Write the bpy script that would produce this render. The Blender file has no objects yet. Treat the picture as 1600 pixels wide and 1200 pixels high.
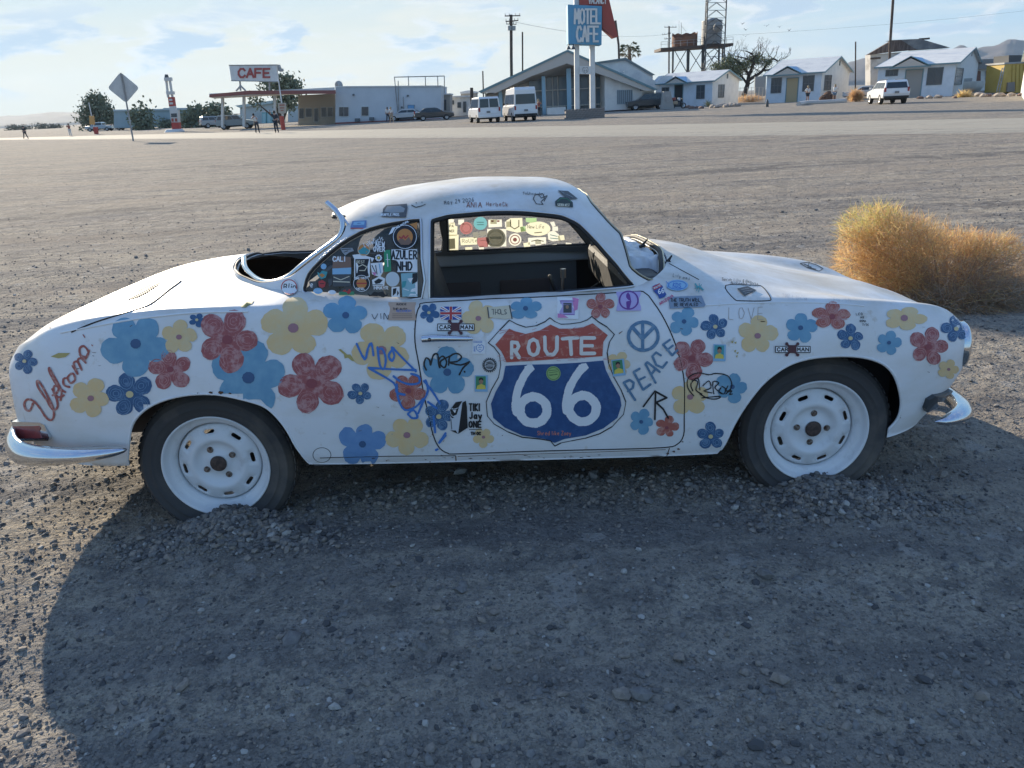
import bpy, bmesh, math, random
import numpy as np
from mathutils import Vector, Matrix, geometry
from mathutils.bvhtree import BVHTree
random.seed(7); rng = np.random.default_rng(7)
SC = bpy.context.scene
COL = SC.collection
R = math.radians

# ------------------------------------------------------------------ camera
F = 1202.0; CAM_H = 1.57; PITCH = R(20.1); ROLL = R(2.9)
c_f = np.array([0, math.cos(PITCH), -math.sin(PITCH)])
c_r0 = np.array([1.0, 0, 0]); c_u0 = np.cross(c_r0, c_f)
c_r = c_r0*math.cos(ROLL) - c_u0*math.sin(ROLL)
c_u = c_u0*math.cos(ROLL) + c_r0*math.sin(ROLL)
c_o = np.array([0, 0, CAM_H])
cam = bpy.data.cameras.new('camera'); cam.sensor_width = 36; cam.lens = 36*F/1600
cam.clip_start = 0.05; cam.clip_end = 30000
co = bpy.data.objects.new('camera', cam); COL.objects.link(co); SC.camera = co
m = Matrix.Identity(4)
for i in range(3):
    m[i][0] = c_r[i]; m[i][1] = c_u[i]; m[i][2] = -c_f[i]; m[i][3] = c_o[i]
co.matrix_world = m

def ray(u, v):
    d = c_f + c_r*((u-800)/F) + c_u*((600-v)/F)
    return d/np.linalg.norm(d)
def gnd(u, v, z=0.0):
    d = ray(u, v); t = (z-CAM_H)/d[2]; return c_o + d*t
def at(u, v, Y):
    d = ray(u, v); return c_o + d*(Y/d[1])
def hz(u): return 161-.0507*(u-800)

# ------------------------------------------------------------------ light
SUN_AZ = R(-31.5); SUN_EL = R(18.3)          # azimuth from +Y towards +X
w = bpy.data.worlds.new('World'); SC.world = w; w.use_nodes = True
nt = w.node_tree; nt.nodes.clear()
def N(t, **k):
    n = nt.nodes.new(t)
    for a, b in k.items(): setattr(n, a, b)
    return n
out = N('ShaderNodeOutputWorld'); bg = N('ShaderNodeBackground'); bg.inputs[1].default_value = 0.15
sky = N('ShaderNodeTexSky', sky_type='NISHITA', sun_disc=False, sun_elevation=SUN_EL, sun_rotation=SUN_AZ)
sky.air_density = 1.0; sky.dust_density = 1.0; sky.ozone_density = 2.0; sky.altitude = 0
tc = N('ShaderNodeTexCoord'); sep = N('ShaderNodeSeparateXYZ')
nt.links.new(tc.outputs['Generated'], sep.inputs[0])
def MA(op, a, b=None, c=None, clamp=False):
    n = N('ShaderNodeMath', operation=op); n.use_clamp = clamp
    for i, x in enumerate((a, b, c)):
        if x is None: continue
        if isinstance(x, (int, float)): n.inputs[i].default_value = x
        else: nt.links.new(x, n.inputs[i])
    return n.outputs[0]
zz = MA('ADD', MA('MAXIMUM', sep.outputs[2], 0.0), 0.05)
px_ = MA('DIVIDE', sep.outputs[0], zz); py_ = MA('DIVIDE', sep.outputs[1], zz)
cmb = N('ShaderNodeCombineXYZ'); nt.links.new(px_, cmb.inputs[0]); nt.links.new(py_, cmb.inputs[1])
def noise(scale, det, rough, vec, dist=0.0, off=0.0):
    mp = N('ShaderNodeMapping'); mp.inputs['Scale'].default_value = scale; mp.inputs['Location'].default_value = (off, off*.7, off*.3)
    nt.links.new(vec, mp.inputs[0])
    n = N('ShaderNodeTexNoise'); n.inputs['Scale'].default_value = 1; n.inputs['Detail'].default_value = det
    n.inputs['Roughness'].default_value = rough; n.inputs['Distortion'].default_value = dist
    nt.links.new(mp.outputs[0], n.inputs['Vector']); return n.outputs['Fac']
def rampw(x, a, b):
    n = N('ShaderNodeMapRange'); n.interpolation_type = 'SMOOTHSTEP'
    n.inputs[1].default_value = a; n.inputs[2].default_value = b
    nt.links.new(x, n.inputs[0]); return n.outputs[0]
# low cumulus banks: noise in azimuth / elevation space
az = MA('ARCTAN2', sep.outputs[0], sep.outputs[1])
cm2 = N('ShaderNodeCombineXYZ'); nt.links.new(az, cm2.inputs[0]); nt.links.new(sep.outputs[2], cm2.inputs[1])
high = rampw(noise((2.6, 21, 1), 8, .60, cm2.outputs[0], 1.1, 9.4), .50, .70)
lown = noise((8.5, 30, 1), 7, .58, cm2.outputs[0], .35, 5.3)
band = MA('MULTIPLY', rampw(sep.outputs[2], .02, .05), MA('SUBTRACT', 1.0, rampw(sep.outputs[2], .085, .14)))
low = MA('MULTIPLY', rampw(lown, .49, .56), band)
shade = MA('MULTIPLY', rampw(noise((8.5, 30, 1), 7, .58, cm2.outputs[0], .35, 5.22), .50, .60), low)
def mixw(f, a, b):
    n = N('ShaderNodeMix', data_type='RGBA')
    if isinstance(f, (int, float)): n.inputs[0].default_value = f
    else: nt.links.new(f, n.inputs[0])
    for i, x in ((6, a), (7, b)):
        if isinstance(x, tuple): n.inputs[i].default_value = x
        else: nt.links.new(x, n.inputs[i])
    return n.outputs[2]
sc_ = N('ShaderNodeSeparateColor'); nt.links.new(sky.outputs[0], sc_.inputs[0]); cc_ = N('ShaderNodeCombineColor')
for i_, (g_, k_) in enumerate(((.42, .80), (.60, 1.42), (1.0, 1.95))):      # soft shoulder, as a camera's highlights roll off
    x_ = MA('MULTIPLY', sc_.outputs[i_], g_); y_ = MA('SQRT', MA('ADD', 1.0, MA('POWER', MA('DIVIDE', x_, k_), 2.0)))
    nt.links.new(MA('DIVIDE', x_, y_), cc_.inputs[i_])
SKYC = cc_.outputs[0]
cl = mixw(.85, SKYC, (1.85, 1.86, 1.84, 1))
cs = mixw(.80, SKYC, (.95, 1.2, 1.5, 1))
sunw = rampw(MA('COSINE', MA('SUBTRACT', az, SUN_AZ)), .1, 1.0)
hzn = MA('MAXIMUM', MA('SUBTRACT', 1.0, rampw(sep.outputs[2], .0, .09)), MA('MULTIPLY', sunw, MA('SUBTRACT', 1.0, rampw(sep.outputs[2], .03, .22))))
warm = mixw(sunw, (1.25, 1.42, 1.46, 1), (1.92, 1.74, 1.28, 1))
col = mixw(MA('ADD', MA('MULTIPLY', high, .72), .04), SKYC, cl)
col = mixw(MA('MULTIPLY', hzn, .85), col, warm)
col = mixw(MA('MULTIPLY', low, .85), col, cl)
col = mixw(MA('MULTIPLY', shade, .85), col, cs)
nt.links.new(col, bg.inputs[0]); nt.links.new(bg.outputs[0], out.inputs[0])

sd = Vector((math.sin(SUN_AZ)*math.cos(SUN_EL), math.cos(SUN_AZ)*math.cos(SUN_EL), math.sin(SUN_EL)))
sl = bpy.data.lights.new('sun', 'SUN'); sl.energy = 2.8; sl.angle = R(.53); sl.color = (1, .87, .68)
so = bpy.data.objects.new('sun', sl); COL.objects.link(so); so.rotation_euler = sd.to_track_quat('Z', 'Y').to_euler()
so.location = (-20, 30, 20)
SC.view_settings.view_transform = 'Standard'; SC.view_settings.look = 'None'
SC.view_settings.gamma = 1; SC.view_settings.exposure = 1.78; SC.view_settings.use_curve_mapping = False
SC.cycles.use_denoising = True
SC.cycles.max_bounces = 6; SC.cycles.volume_bounces = 0

# ------------------------------------------------------------------ materials
MATS = {}
def mat(name, col, rough=.6, metal=0., spec=.4, n1=None, n2=None, bump=None, emit=None, alpha=None, trans=0., coat=0., sub=None):
    """n1=(scale, colour2, lo, hi[, detail]) noise mix; n2 same; bump=(scale, strength, dist)"""
    if name in MATS: return MATS[name]
    M = bpy.data.materials.new(name); M.use_nodes = True; t = M.node_tree
    b = t.nodes['Principled BSDF']
    def g(x): return tuple(x)+(1,) if len(x) == 3 else x
    b.inputs['Base Color'].default_value = g(col); b.inputs['Roughness'].default_value = rough
    b.inputs['Metallic'].default_value = metal; b.inputs['Specular IOR Level'].default_value = spec
    b.inputs['Transmission Weight'].default_value = trans; b.inputs['Coat Weight'].default_value = coat
    if alpha is not None: b.inputs['Alpha'].default_value = alpha
    if emit: b.inputs['Emission Color'].default_value = g(emit[0]); b.inputs['Emission Strength'].default_value = emit[1]
    tc = t.nodes.new('ShaderNodeTexCoord')
    cur = None
    for k, nn in enumerate((n1, n2)):
        if not nn: continue
        no = t.nodes.new('ShaderNodeTexNoise'); no.inputs['Detail'].default_value = nn[4] if len(nn) > 4 else 5
        no.inputs['Roughness'].default_value = .62
        if isinstance(nn[0], (tuple, list)):
            mp = t.nodes.new('ShaderNodeMapping'); mp.inputs['Scale'].default_value = nn[0]
            t.links.new(tc.outputs['Object'], mp.inputs[0]); t.links.new(mp.outputs[0], no.inputs['Vector']); no.inputs['Scale'].default_value = 1
        else:
            t.links.new(tc.outputs['Object'], no.inputs['Vector']); no.inputs['Scale'].default_value = nn[0]
        mr = t.nodes.new('ShaderNodeMapRange'); mr.inputs[1].default_value = nn[2]; mr.inputs[2].default_value = nn[3]
        t.links.new(no.outputs['Fac'], mr.inputs[0])
        mx = t.nodes.new('ShaderNodeMix'); mx.data_type = 'RGBA'
        t.links.new(mr.outputs[0], mx.inputs[0])
        if cur is None: mx.inputs[6].default_value = g(col)
        else: t.links.new(cur, mx.inputs[6])
        mx.inputs[7].default_value = g(nn[1]); cur = mx.outputs[2]
    if cur is not None: t.links.new(cur, b.inputs['Base Color'])
    if bump:
        no = t.nodes.new('ShaderNodeTexNoise'); no.inputs['Scale'].default_value = bump[0]; no.inputs['Detail'].default_value = 6
        t.links.new(tc.outputs['Object'], no.inputs['Vector'])
        bp = t.nodes.new('ShaderNodeBump'); bp.inputs['Strength'].default_value = bump[1]; bp.inputs['Distance'].default_value = bump[2]
        t.links.new(no.outputs['Fac'], bp.inputs['Height']); t.links.new(bp.outputs[0], b.inputs['Normal'])
    MATS[name] = M; return M

# ------------------------------------------------------------------ object helpers
def tag(o, label=None, cat=None, group=None, kind=None):
    if label: o['label'] = label
    if cat: o['category'] = cat
    if group: o['group'] = group
    if kind: o['kind'] = kind
    return o
def empty(name, loc, rz=0, label=None, cat=None, group=None):
    o = bpy.data.objects.new(name, None); COL.objects.link(o); o.location = tuple(loc); o.rotation_euler = (0, 0, rz)
    o.empty_display_size = .2
    bpy.context.view_layer.update() if False else None
    return tag(o, label, cat, group)
def link(name, me, parent=None, loc=None):
    o = bpy.data.objects.new(name, me); COL.objects.link(o)
    if parent: o.parent = parent
    if loc is not None: o.location = tuple(loc)
    return o
def copy_tree(o, parent=None):
    c = o.copy(); COL.objects.link(c); c.parent = parent
    for ch in list(o.children): copy_tree(ch, c)
    return c
class MB:
    def __init__(s): s.v = []; s.f = []; s.m = []; s.sm = []
    def add(s, vs, fs, mi=0, smooth=False):
        b = len(s.v); s.v += [tuple(map(float, p)) for p in vs]
        for f in fs: s.f.append(tuple(b+i for i in f)); s.m.append(mi); s.sm.append(smooth)
        return s
    def box(s, c, d, mi=0, rz=0, rot=None):
        c = Vector(c); hx, hy, hz_ = d[0]/2, d[1]/2, d[2]/2
        vs = [Vector((x, y, z)) for x in (-hx, hx) for y in (-hy, hy) for z in (-hz_, hz_)]
        if rot is not None: vs = [rot @ p for p in vs]
        elif rz: M_ = Matrix.Rotation(rz, 3, 'Z'); vs = [M_ @ p for p in vs]
        s.add([p+c for p in vs], [(0, 1, 3, 2), (4, 6, 7, 5), (0, 4, 5, 1), (2, 3, 7, 6), (0, 2, 6, 4), (1, 5, 7, 3)], mi); return s
    def cyl(s, a, b, r0, r1=None, n=10, mi=0, caps=True, smooth=True):
        a = Vector(a); b = Vector(b); r1 = r0 if r1 is None else r1
        d = (b-a).normalized(); x = d.orthogonal().normalized(); y = d.cross(x)
        vs = []
        for k in range(n):
            t = 2*math.pi*k/n; e = x*math.cos(t)+y*math.sin(t); vs += [a+e*r0, b+e*r1]
        fs = [(2*k, 2*((k+1) % n), 2*((k+1) % n)+1, 2*k+1) for k in range(n)]
        s.add(vs, fs, mi, smooth)
        if caps: s.add(vs[0::2], [tuple(range(n))[::-1]], mi); s.add(vs[1::2], [tuple(range(n))], mi)
        return s
    def tube(s, pts, r, n=8, mi=0, closed=False, flat=None):
        P = [Vector(p) for p in pts]; L = len(P); rr = r if hasattr(r, '__len__') else [r]*L
        up = None; rings = []
        for i in range(L):
            if closed: d = P[(i+1) % L]-P[i-1]
            else: d = P[min(i+1, L-1)]-P[max(i-1, 0)]
            d.normalize()
            if up is None: up = d.orthogonal().normalized()
            up = (up-d*up.dot(d)).normalized(); sd_ = d.cross(up)
            rings.append([P[i]+(up*math.cos(2*math.pi*k/n)+sd_*math.sin(2*math.pi*k/n))*rr[i] for k in range(n)])
        vs = [q for g in rings for q in g]; fs = []
        for i in range(L if closed else L-1):
            j = (i+1) % L
            for k in range(n): fs.append((i*n+k, i*n+(k+1) % n, j*n+(k+1) % n, j*n+k))
        s.add(vs, fs, mi, True)
        if not closed:
            s.add(rings[0], [tuple(range(n))[::-1]], mi); s.add(rings[-1], [tuple(range(n))], mi)
        return s
    def prism(s, poly, a, b, fn, mi=0):
        """poly 2D, fn(x,y,t) -> 3D, t in (a,b)"""
        n = len(poly); vs = [fn(x, y, a) for x, y in poly]+[fn(x, y, b) for x, y in poly]
        fs = [tuple(range(n)), tuple(range(2*n-1, n-1, -1))]+[(i, n+i, n+(i+1) % n, (i+1) % n) for i in range(n)]
        s.add(vs, fs, mi); return s
    def lathe(s, prof, n, fn, mi=0, smooth=True):
        """prof list of (r, h); fn(cos, sin, r, h) -> 3D"""
        vs = []
        for r, h in prof:
            for k in range(n):
                t = 2*math.pi*k/n; vs.append(fn(r*math.cos(t), r*math.sin(t), h))
        fs = [(i*n+k, i*n+(k+1) % n, (i+1)*n+(k+1) % n, (i+1)*n+k) for i in range(len(prof)-1) for k in range(n)]
        s.add(vs, fs, mi, smooth); return s
    def mesh(s, name, mats):
        me = bpy.data.meshes.new(name); me.from_pydata(s.v, [], s.f)
        for mm in (mats if isinstance(mats, (list, tuple)) else [mats]): me.materials.append(mm)
        me.polygons.foreach_set('material_index', s.m); me.polygons.foreach_set('use_smooth', s.sm)
        me.update(); return me
    def build(s, name, mats, parent=None, loc=None, fix=False, bevel=0):
        me = s.mesh(name, mats)
        if fix or bevel:
            bm = bmesh.new(); bm.from_mesh(me)
            if bevel:
                bmesh.ops.remove_doubles(bm, verts=bm.verts, dist=1e-5)
                bmesh.ops.bevel(bm, geom=list(bm.edges)+list(bm.verts), offset=bevel, segments=2, profile=.5, affect='EDGES', clamp_overlap=True)
            bmesh.ops.recalc_face_normals(bm, faces=bm.faces); bm.to_mesh(me); bm.free()
        return link(name, me, parent, loc)
def npmesh(name, V, Fc, mats, smooth=True, mi=None):
    """V (n,3) ; Fc (m,k) int arrays"""
    me = bpy.data.meshes.new(name); V = np.asarray(V, np.float32); Fc = np.asarray(Fc, np.int32)
    me.vertices.add(len(V)); me.vertices.foreach_set('co', V.ravel())
    k = Fc.shape[1]; me.loops.add(Fc.size); me.loops.foreach_set('vertex_index', Fc.ravel())
    me.polygons.add(len(Fc)); me.polygons.foreach_set('loop_start', np.arange(0, Fc.size, k, dtype=np.int32))
    me.polygons.foreach_set('use_smooth', np.full(len(Fc), smooth))
    for mm in (mats if isinstance(mats, (list, tuple)) else [mats]): me.materials.append(mm)
    if mi is not None: me.polygons.foreach_set('material_index', np.asarray(mi, np.int32))
    me.update(calc_edges=True); me.validate(); return me
def vnoise(x, y, seed=0):
    xi = np.floor(x).astype(np.int64); yi = np.floor(y).astype(np.int64); xf = x-xi; yf = y-yi
    def h(a, b):
        n = (a*374761393+b*668265263+seed*1442695041) & 0xffffffff
        n = ((n ^ (n >> 13))*1274126177) & 0xffffffff
        return ((n ^ (n >> 16)) & 0xffff)/65535.0
    u = xf*xf*(3-2*xf); v = yf*yf*(3-2*yf)
    return (h(xi, yi)*(1-u)+h(xi+1, yi)*u)*(1-v)+(h(xi, yi+1)*(1-u)+h(xi+1, yi+1)*u)*v
def fbm(x, y, o=4, seed=0):
    s = 0; a = .5
    for k in range(o): s = s+a*(vnoise(x*2**k+k*17.3, y*2**k-k*9.1, seed+k)-.5); a *= .5
    return s
# ------------------------------------------------------------------ ground
WH = [(-1.19, 2.82), (1.21, 2.86), (-1.16, 4.12), (1.23, 4.16)]
def zg(x, y):
    x = np.asarray(x, float); y = np.asarray(y, float)
    d = np.hypot(x, y-2.5); near = np.clip(1.4-d/7, 0, 1); mid = np.clip(1.2-d/60, 0, 1)
    z = fbm(x*.45, y*.45, 3, 3)*.06*mid + fbm(x*3.1, y*3.1, 4, 5)*.024*np.clip(1.3-d/25, 0.0, 1)
    z += fbm(x*14, y*14, 3, 9)*.013*near
    z += np.maximum(fbm(x*38, y*38, 2, 12), 0)*.010*near
    # faint wheel tracks running left to right
    z -= .02*np.exp(-((y-6.3-.10*x+.4*np.sin(x*.35))/.22)**2)*mid
    z -= .02*np.exp(-((y-8.1-.12*x+.5*np.sin(x*.3+1))/.25)**2)*mid
    for (a, b), hgt in zip(WH, (.10, .088, .05, .05)):
        z += hgt*np.exp(-(((x-a-.04)/.22)**2+((y-b+.12)/.15)**2))*(1+.8*fbm(x*16, y*16, 2, 20))
    z += .04*np.exp(-((y-2.95)/.16)**2)*np.exp(-((x-.15)/1.0)**4)*(1+1.0*fbm(x*9, y*9, 2, 21))
    return z
def spaced(lo, hi, c0, c1, st, g):
    a = list(np.arange(c0, c1+1e-6, st)); s = st; p = a[-1]
    while p < hi: s *= g; p += s; a.append(p)
    s = st; p = a[0]; b = []
    while p > lo: s *= g; p -= s; b.append(p)
    return np.array(b[::-1]+a)
gx = spaced(-7000, 7000, -3.4, 3.6, .021, 1.062); gy = spaced(-300, 7000, 1.0, 5.2, .021, 1.045)
GX, GY = np.meshgrid(gx, gy); GZ = zg(GX, GY)
n_, m_ = GX.shape
idx = np.arange(n_*m_).reshape(n_, m_)
Fq = np.stack([idx[:-1, :-1], idx[:-1, 1:], idx[1:, 1:], idx[1:, :-1]], -1).reshape(-1, 4)
Mg = bpy.data.materials.new('gravel_dirt'); Mg.use_nodes = True; t = Mg.node_tree; b = t.nodes['Principled BSDF']
b.inputs['Roughness'].default_value = .95; b.inputs['Specular IOR Level'].default_value = .03
tcn = t.nodes.new('ShaderNodeTexCoord')
def gnoise(s, det, rough=.6, sx=None):
    no = t.nodes.new('ShaderNodeTexNoise'); no.inputs['Scale'].default_value = s if sx is None else 1; no.inputs['Detail'].default_value = det; no.inputs['Roughness'].default_value = rough
    if sx is not None:
        mp = t.nodes.new('ShaderNodeMapping'); mp.inputs['Scale'].default_value = sx; mp.inputs['Rotation'].default_value = (0, 0, .08)
        t.links.new(tcn.outputs['Object'], mp.inputs[0]); t.links.new(mp.outputs[0], no.inputs['Vector'])
    else: t.links.new(tcn.outputs['Object'], no.inputs['Vector'])
    return no.outputs['Fac']
def gmr(x, a, b_, c=0., d=1.):
    n = t.nodes.new('ShaderNodeMapRange'); t.links.new(x, n.inputs[0])
    for i, q in zip((1, 2, 3, 4), (a, b_, c, d)): n.inputs[i].default_value = q
    return n.outputs[0]
def gmix(f, a, b_, mode='MIX'):
    n = t.nodes.new('ShaderNodeMix'); n.data_type = 'RGBA'; n.blend_type = mode
    for i, q in ((0, f), (6, a), (7, b_)):
        if isinstance(q, (tuple, float, int)): n.inputs[i].default_value = q
        else: t.links.new(q, n.inputs[i])
    return n.outputs[2]
c = gmix(gmr(gnoise(.6, 5), .35, .65), (.45, .39, .30, 1), (.35, .315, .262, 1))
c = gmix(gmr(gnoise(0, 5, .65, (.35, 2.6, 1)), .45, .62), c, (.20, .19, .18, 1))
sp_g = t.nodes.new('ShaderNodeSeparateXYZ'); t.links.new(tcn.outputs['Object'], sp_g.inputs[0])
def trk(y0, k, amp, fr, ph, wd):
    def m(op, a, b_=None):
        n = t.nodes.new('ShaderNodeMath'); n.operation = op
        for i, q in enumerate((a, b_)):
            if q is None: continue
            if isinstance(q, (int, float)): n.inputs[i].default_value = q
            else: t.links.new(q, n.inputs[i])
        return n.outputs[0]
    xx = sp_g.outputs[0]; f = m('ADD', m('ADD', m('MULTIPLY', xx, k), y0), m('MULTIPLY', m('SINE', m('ADD', m('MULTIPLY', xx, fr), ph)), amp)); d = m('ABSOLUTE', m('SUBTRACT', sp_g.outputs[1], f)); return gmr(d, wd*.5, wd, 1., 0.)
for (y0, k_, am, fr, ph, wd, cc) in ((6.3, .10, -.4, .35, 0, .2, (.14, .13, .12, 1)), (8.0, .12, -.5, .3, 1, .2, (.30, .26, .215, 1)), (10.5, -.05, .8, .16, 2, .4, (.13, .12, .112, 1)), (12.4, -.05, .8, .16, 2, .3, (.30, .262, .22, 1)), (15.5, .06, 1.2, .1, .5, .7, (.14, .13, .12, 1)), (20, .02, 1.0, .08, 1.5, .7, (.31, .27, .23, 1)), (26, .0, 1.5, .06, 2.5, .9, (.17, .157, .145, 1))):
    nn_ = gmr(gnoise(1.1, 4), .38, .6); mm_ = t.nodes.new('ShaderNodeMath'); mm_.operation = 'MULTIPLY'; t.links.new(trk(y0, k_, am, fr, ph, wd), mm_.inputs[0]); t.links.new(nn_, mm_.inputs[1]); c = gmix(mm_.outputs[0], c, cc)
c = gmix(gmr(gnoise(9, 6, .7), .5, .7), c, (.12, .112, .107, 1))
vo = t.nodes.new('ShaderNodeTexVoronoi'); vo.inputs['Scale'].default_value = 75; t.links.new(tcn.outputs['Object'], vo.inputs['Vector'])
hs = t.nodes.new('ShaderNodeSeparateColor'); t.links.new(vo.outputs['Color'], hs.inputs[0])
c = gmix(gmr(hs.outputs[0], 0, 1, 0, .55), c, (.30, .27, .24, 1))
c = gmix(gmr(hs.outputs[1], .65, 1, 0, .5), c, (.08, .077, .075, 1))
c = gmix(gmr(gnoise(2.6, 7, .72), .50, .66, 0, .75), c, (.135, .125, .118, 1))
c = gmix(gmr(gnoise(28, 5, .7), .54, .70, 0, .6), c, (.105, .10, .097, 1))
vo3 = t.nodes.new('ShaderNodeTexVoronoi'); vo3.inputs['Scale'].default_value = 11; t.links.new(tcn.outputs['Object'], vo3.inputs['Vector'])
hs3 = t.nodes.new('ShaderNodeSeparateColor'); t.links.new(vo3.outputs['Color'], hs3.inputs[0])
c = gmix(gmr(gnoise(0, 6, .6, (.12, .5, 1)), .48, .66, 0, .7), c, (.31, .265, .215, 1))
c = gmix(gmr(hs3.outputs[1], .94, .99, 0, .7), c, (.38, .35, .31, 1))
t.links.new(c, b.inputs['Base Color'])
vo2 = t.nodes.new('ShaderNodeTexVoronoi'); vo2.inputs['Scale'].default_value = 75; t.links.new(tcn.outputs['Object'], vo2.inputs['Vector'])
bp1 = t.nodes.new('ShaderNodeBump'); bp1.inputs['Strength'].default_value = .8; bp1.inputs['Distance'].default_value = .006; bp1.invert = True
t.links.new(vo2.outputs['Distance'], bp1.inputs['Height'])
bp2 = t.nodes.new('ShaderNodeBump'); bp2.inputs['Strength'].default_value = .8; bp2.inputs['Distance'].default_value = .05
t.links.new(gnoise(9, 8, .7), bp2.inputs['Height']); t.links.new(bp1.outputs[0], bp2.inputs['Normal']); bp3 = t.nodes.new('ShaderNodeBump'); bp3.inputs['Strength'].default_value = .7; bp3.inputs['Distance'].default_value = .10; t.links.new(gnoise(2.4, 7, .7), bp3.inputs['Height']); t.links.new(bp2.outputs[0], bp3.inputs['Normal']); t.links.new(bp3.outputs[0], b.inputs['Normal'])
ground = link('ground', npmesh('ground', np.stack([GX, GY, GZ], -1).reshape(-1, 3), Fq, Mg)); tag(ground, kind='structure')
tag(ground, 'grey gravel and dirt lot stretching to the road and desert')

# road running off to the left distance
rn = [gnd(u, v) for u, v in ((-260, 232.5), (0, 218.5), (320, 216), (700, 214.6), (1080, 212), (1600, 206), (2200, 197))]
rf = [gnd(u, v) for u, v in ((-260, 230), (0, 216.2), (320, 208.6), (700, 201), (1080, 195.5), (1600, 187), (2200, 175))]
mb = MB(); k = len(rn)
zr = .06
vs = [(p[0], p[1], zr) for p in rn]+[(p[0], p[1], zr) for p in rf]
mb.add(vs, [(i, i+1, k+i+1, k+i) for i in range(k-1)])
mb.add([(p[0], p[1]-.9, -.05) for p in rn]+[(p[0], p[1], zr) for p in rn], [(i, i+1, k+i+1, k+i) for i in range(k-1)])
mb.add([(p[0], p[1]+.9, -.05) for p in rf]+[(p[0], p[1], zr) for p in rf], [(i+1, i, k+i, k+i+1) for i in range(k-1)])
M_road = mat('sunbleached_asphalt', (.36, .325, .265), .9, spec=.1, n1=((.3, 3, 1), (.29, .265, .22), .4, .65), n2=(30, (.5, .46, .38), .5, .75), bump=(60, .3, .01))
rd = mb.build('road', M_road); tag(rd, 'two lane sun bleached asphalt highway crossing behind the gravel lot', kind='structure')
mb = MB()
for fr, wd in ((.1, .13), (.5, .12)):
    q0 = [(a+(b_-a)*fr) for a, b_ in zip(rn, rf)]
    q1 = [(a+(b_-a)*fr)+np.array([0, wd, 0]) for a, b_ in zip(rn, rf)]
    mb.add([(p[0], p[1], zr+.006) for p in q0]+[(p[0], p[1], zr+.006) for p in q1], [(i, i+1, k+i+1, k+i) for i in range(k-1)])
ob = mb.build('road_marking', mat('worn_line_paint', (.5, .48, .42), .7, n1=(4, (.2, .19, .17), .45, .6))); ob.parent = rd

# loose stones
def stones(n, lo, hi, area, seed, base, name, nr_pow=1.0, sink=.35):
    r = np.random.default_rng(seed); V = []; Fc = []
    t_ = (1+5**.5)/2
    ico = np.array([(-1, t_, 0), (1, t_, 0), (-1, -t_, 0), (1, -t_, 0), (0, -1, t_), (0, 1, t_), (0, -1, -t_), (0, 1, -t_), (t_, 0, -1), (t_, 0, 1), (-t_, 0, -1), (-t_, 0, 1)])/1.9
    icf = np.array([(0, 11, 5), (0, 5, 1), (0, 1, 7), (0, 7, 10), (0, 10, 11), (1, 5, 9), (5, 11, 4), (11, 10, 2), (10, 7, 6), (7, 1, 8), (3, 9, 4), (3, 4, 2), (3, 2, 6), (3, 6, 8), (3, 8, 9), (4, 9, 5), (2, 4, 11), (6, 2, 10), (8, 6, 7), (9, 8, 1)])
    octv = np.array([(1, 0, 0), (-1, 0, 0), (0, 1, 0), (0, -1, 0), (0, 0, 1), (0, 0, -1.)]); octf = np.array([(0, 2, 4), (2, 1, 4), (1, 3, 4), (3, 0, 4), (2, 0, 5), (1, 2, 5), (3, 1, 5), (0, 3, 5)])
    bv, bf = (ico, icf) if base == 'ico' else (octv, octf)
    x, y = area(r, n)
    s = lo*(hi/lo)**(r.random(n)**1.9)
    sc = np.stack([s*r.uniform(.7, 1.3, n), s*r.uniform(.6, 1.1, n), s*r.uniform(.4, .8, n)], 1)
    a = r.uniform(0, 6.28, n); ca, sa = np.cos(a), np.sin(a)
    P = bv[None]*(1+r.uniform(-.28, .28, (n, len(bv), 1)))*sc[:, None, :]
    X = P[..., 0]*ca[:, None]-P[..., 1]*sa[:, None]; Y = P[..., 0]*sa[:, None]+P[..., 1]*ca[:, None]; Z = P[..., 2]+P[..., 0]*r.uniform(-.3, .3, (n, 1))
    z0 = zg(x, y)+sc[:, 2]*(1-2*sink)
    V = np.stack([X+x[:, None], Y+y[:, None], Z+z0[:, None]], -1).reshape(-1, 3)
    Fc = (bf[None]+(np.arange(n)*len(bv))[:, None, None]).reshape(-1, 3)
    tone = r.choice(4, n, p=[.50, .36, .10, .04])
    mi = np.repeat(tone, len(bf))
    ms = [mat('stone_grey', (.20, .188, .175), .9, n1=(40, (.14, .132, .125), .4, .6)), mat('stone_tan', (.28, .24, .20), .9, n1=(40, (.20, .175, .15), .4, .6)),
          mat('stone_dark', (.075, .072, .072), .9), mat('stone_pale', (.36, .34, .31), .9)]
    o = link(name, npmesh(name, V, Fc, ms, smooth=False, mi=mi)); return o
def view_area(y0, y1, p=1.0):
    def f(r, n):
        y = y0*(y1/y0)**(r.random(n)**p); x = (r.random(n)*2-1)*(y*.80+.5); return x, y
    return f
o1 = stones(60000, .0022, .009, view_area(1.25, 9), 1, 'oct', 'loose_gravel', sink=.3)
o2 = stones(8000, .006, .016, view_area(1.25, 13), 2, 'ico', 'loose_gravel')
o2b = stones(7000, .005, .016, view_area(4.5, 30), 12, 'oct', 'loose_gravel', sink=.25)
def pile_area(r, n):
    k = r.integers(0, 3, n); cx = np.choose(k, [-1.12, 1.26, .1]); cy = np.choose(k, [2.62, 2.66, 2.86]); sx = np.choose(k, [.22, .2, .8]); sy = np.choose(k, [.06, .06, .07])
    return cx+r.normal(0, 1, n)*sx, cy+r.normal(0, 1, n)*sy
o3 = stones(6500, .004, .017, pile_area, 3, 'ico', 'loose_gravel', sink=.2)
o5 = stones(300, .011, .032, view_area(1.5, 12), 5, 'ico', 'loose_gravel', sink=.3)
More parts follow.
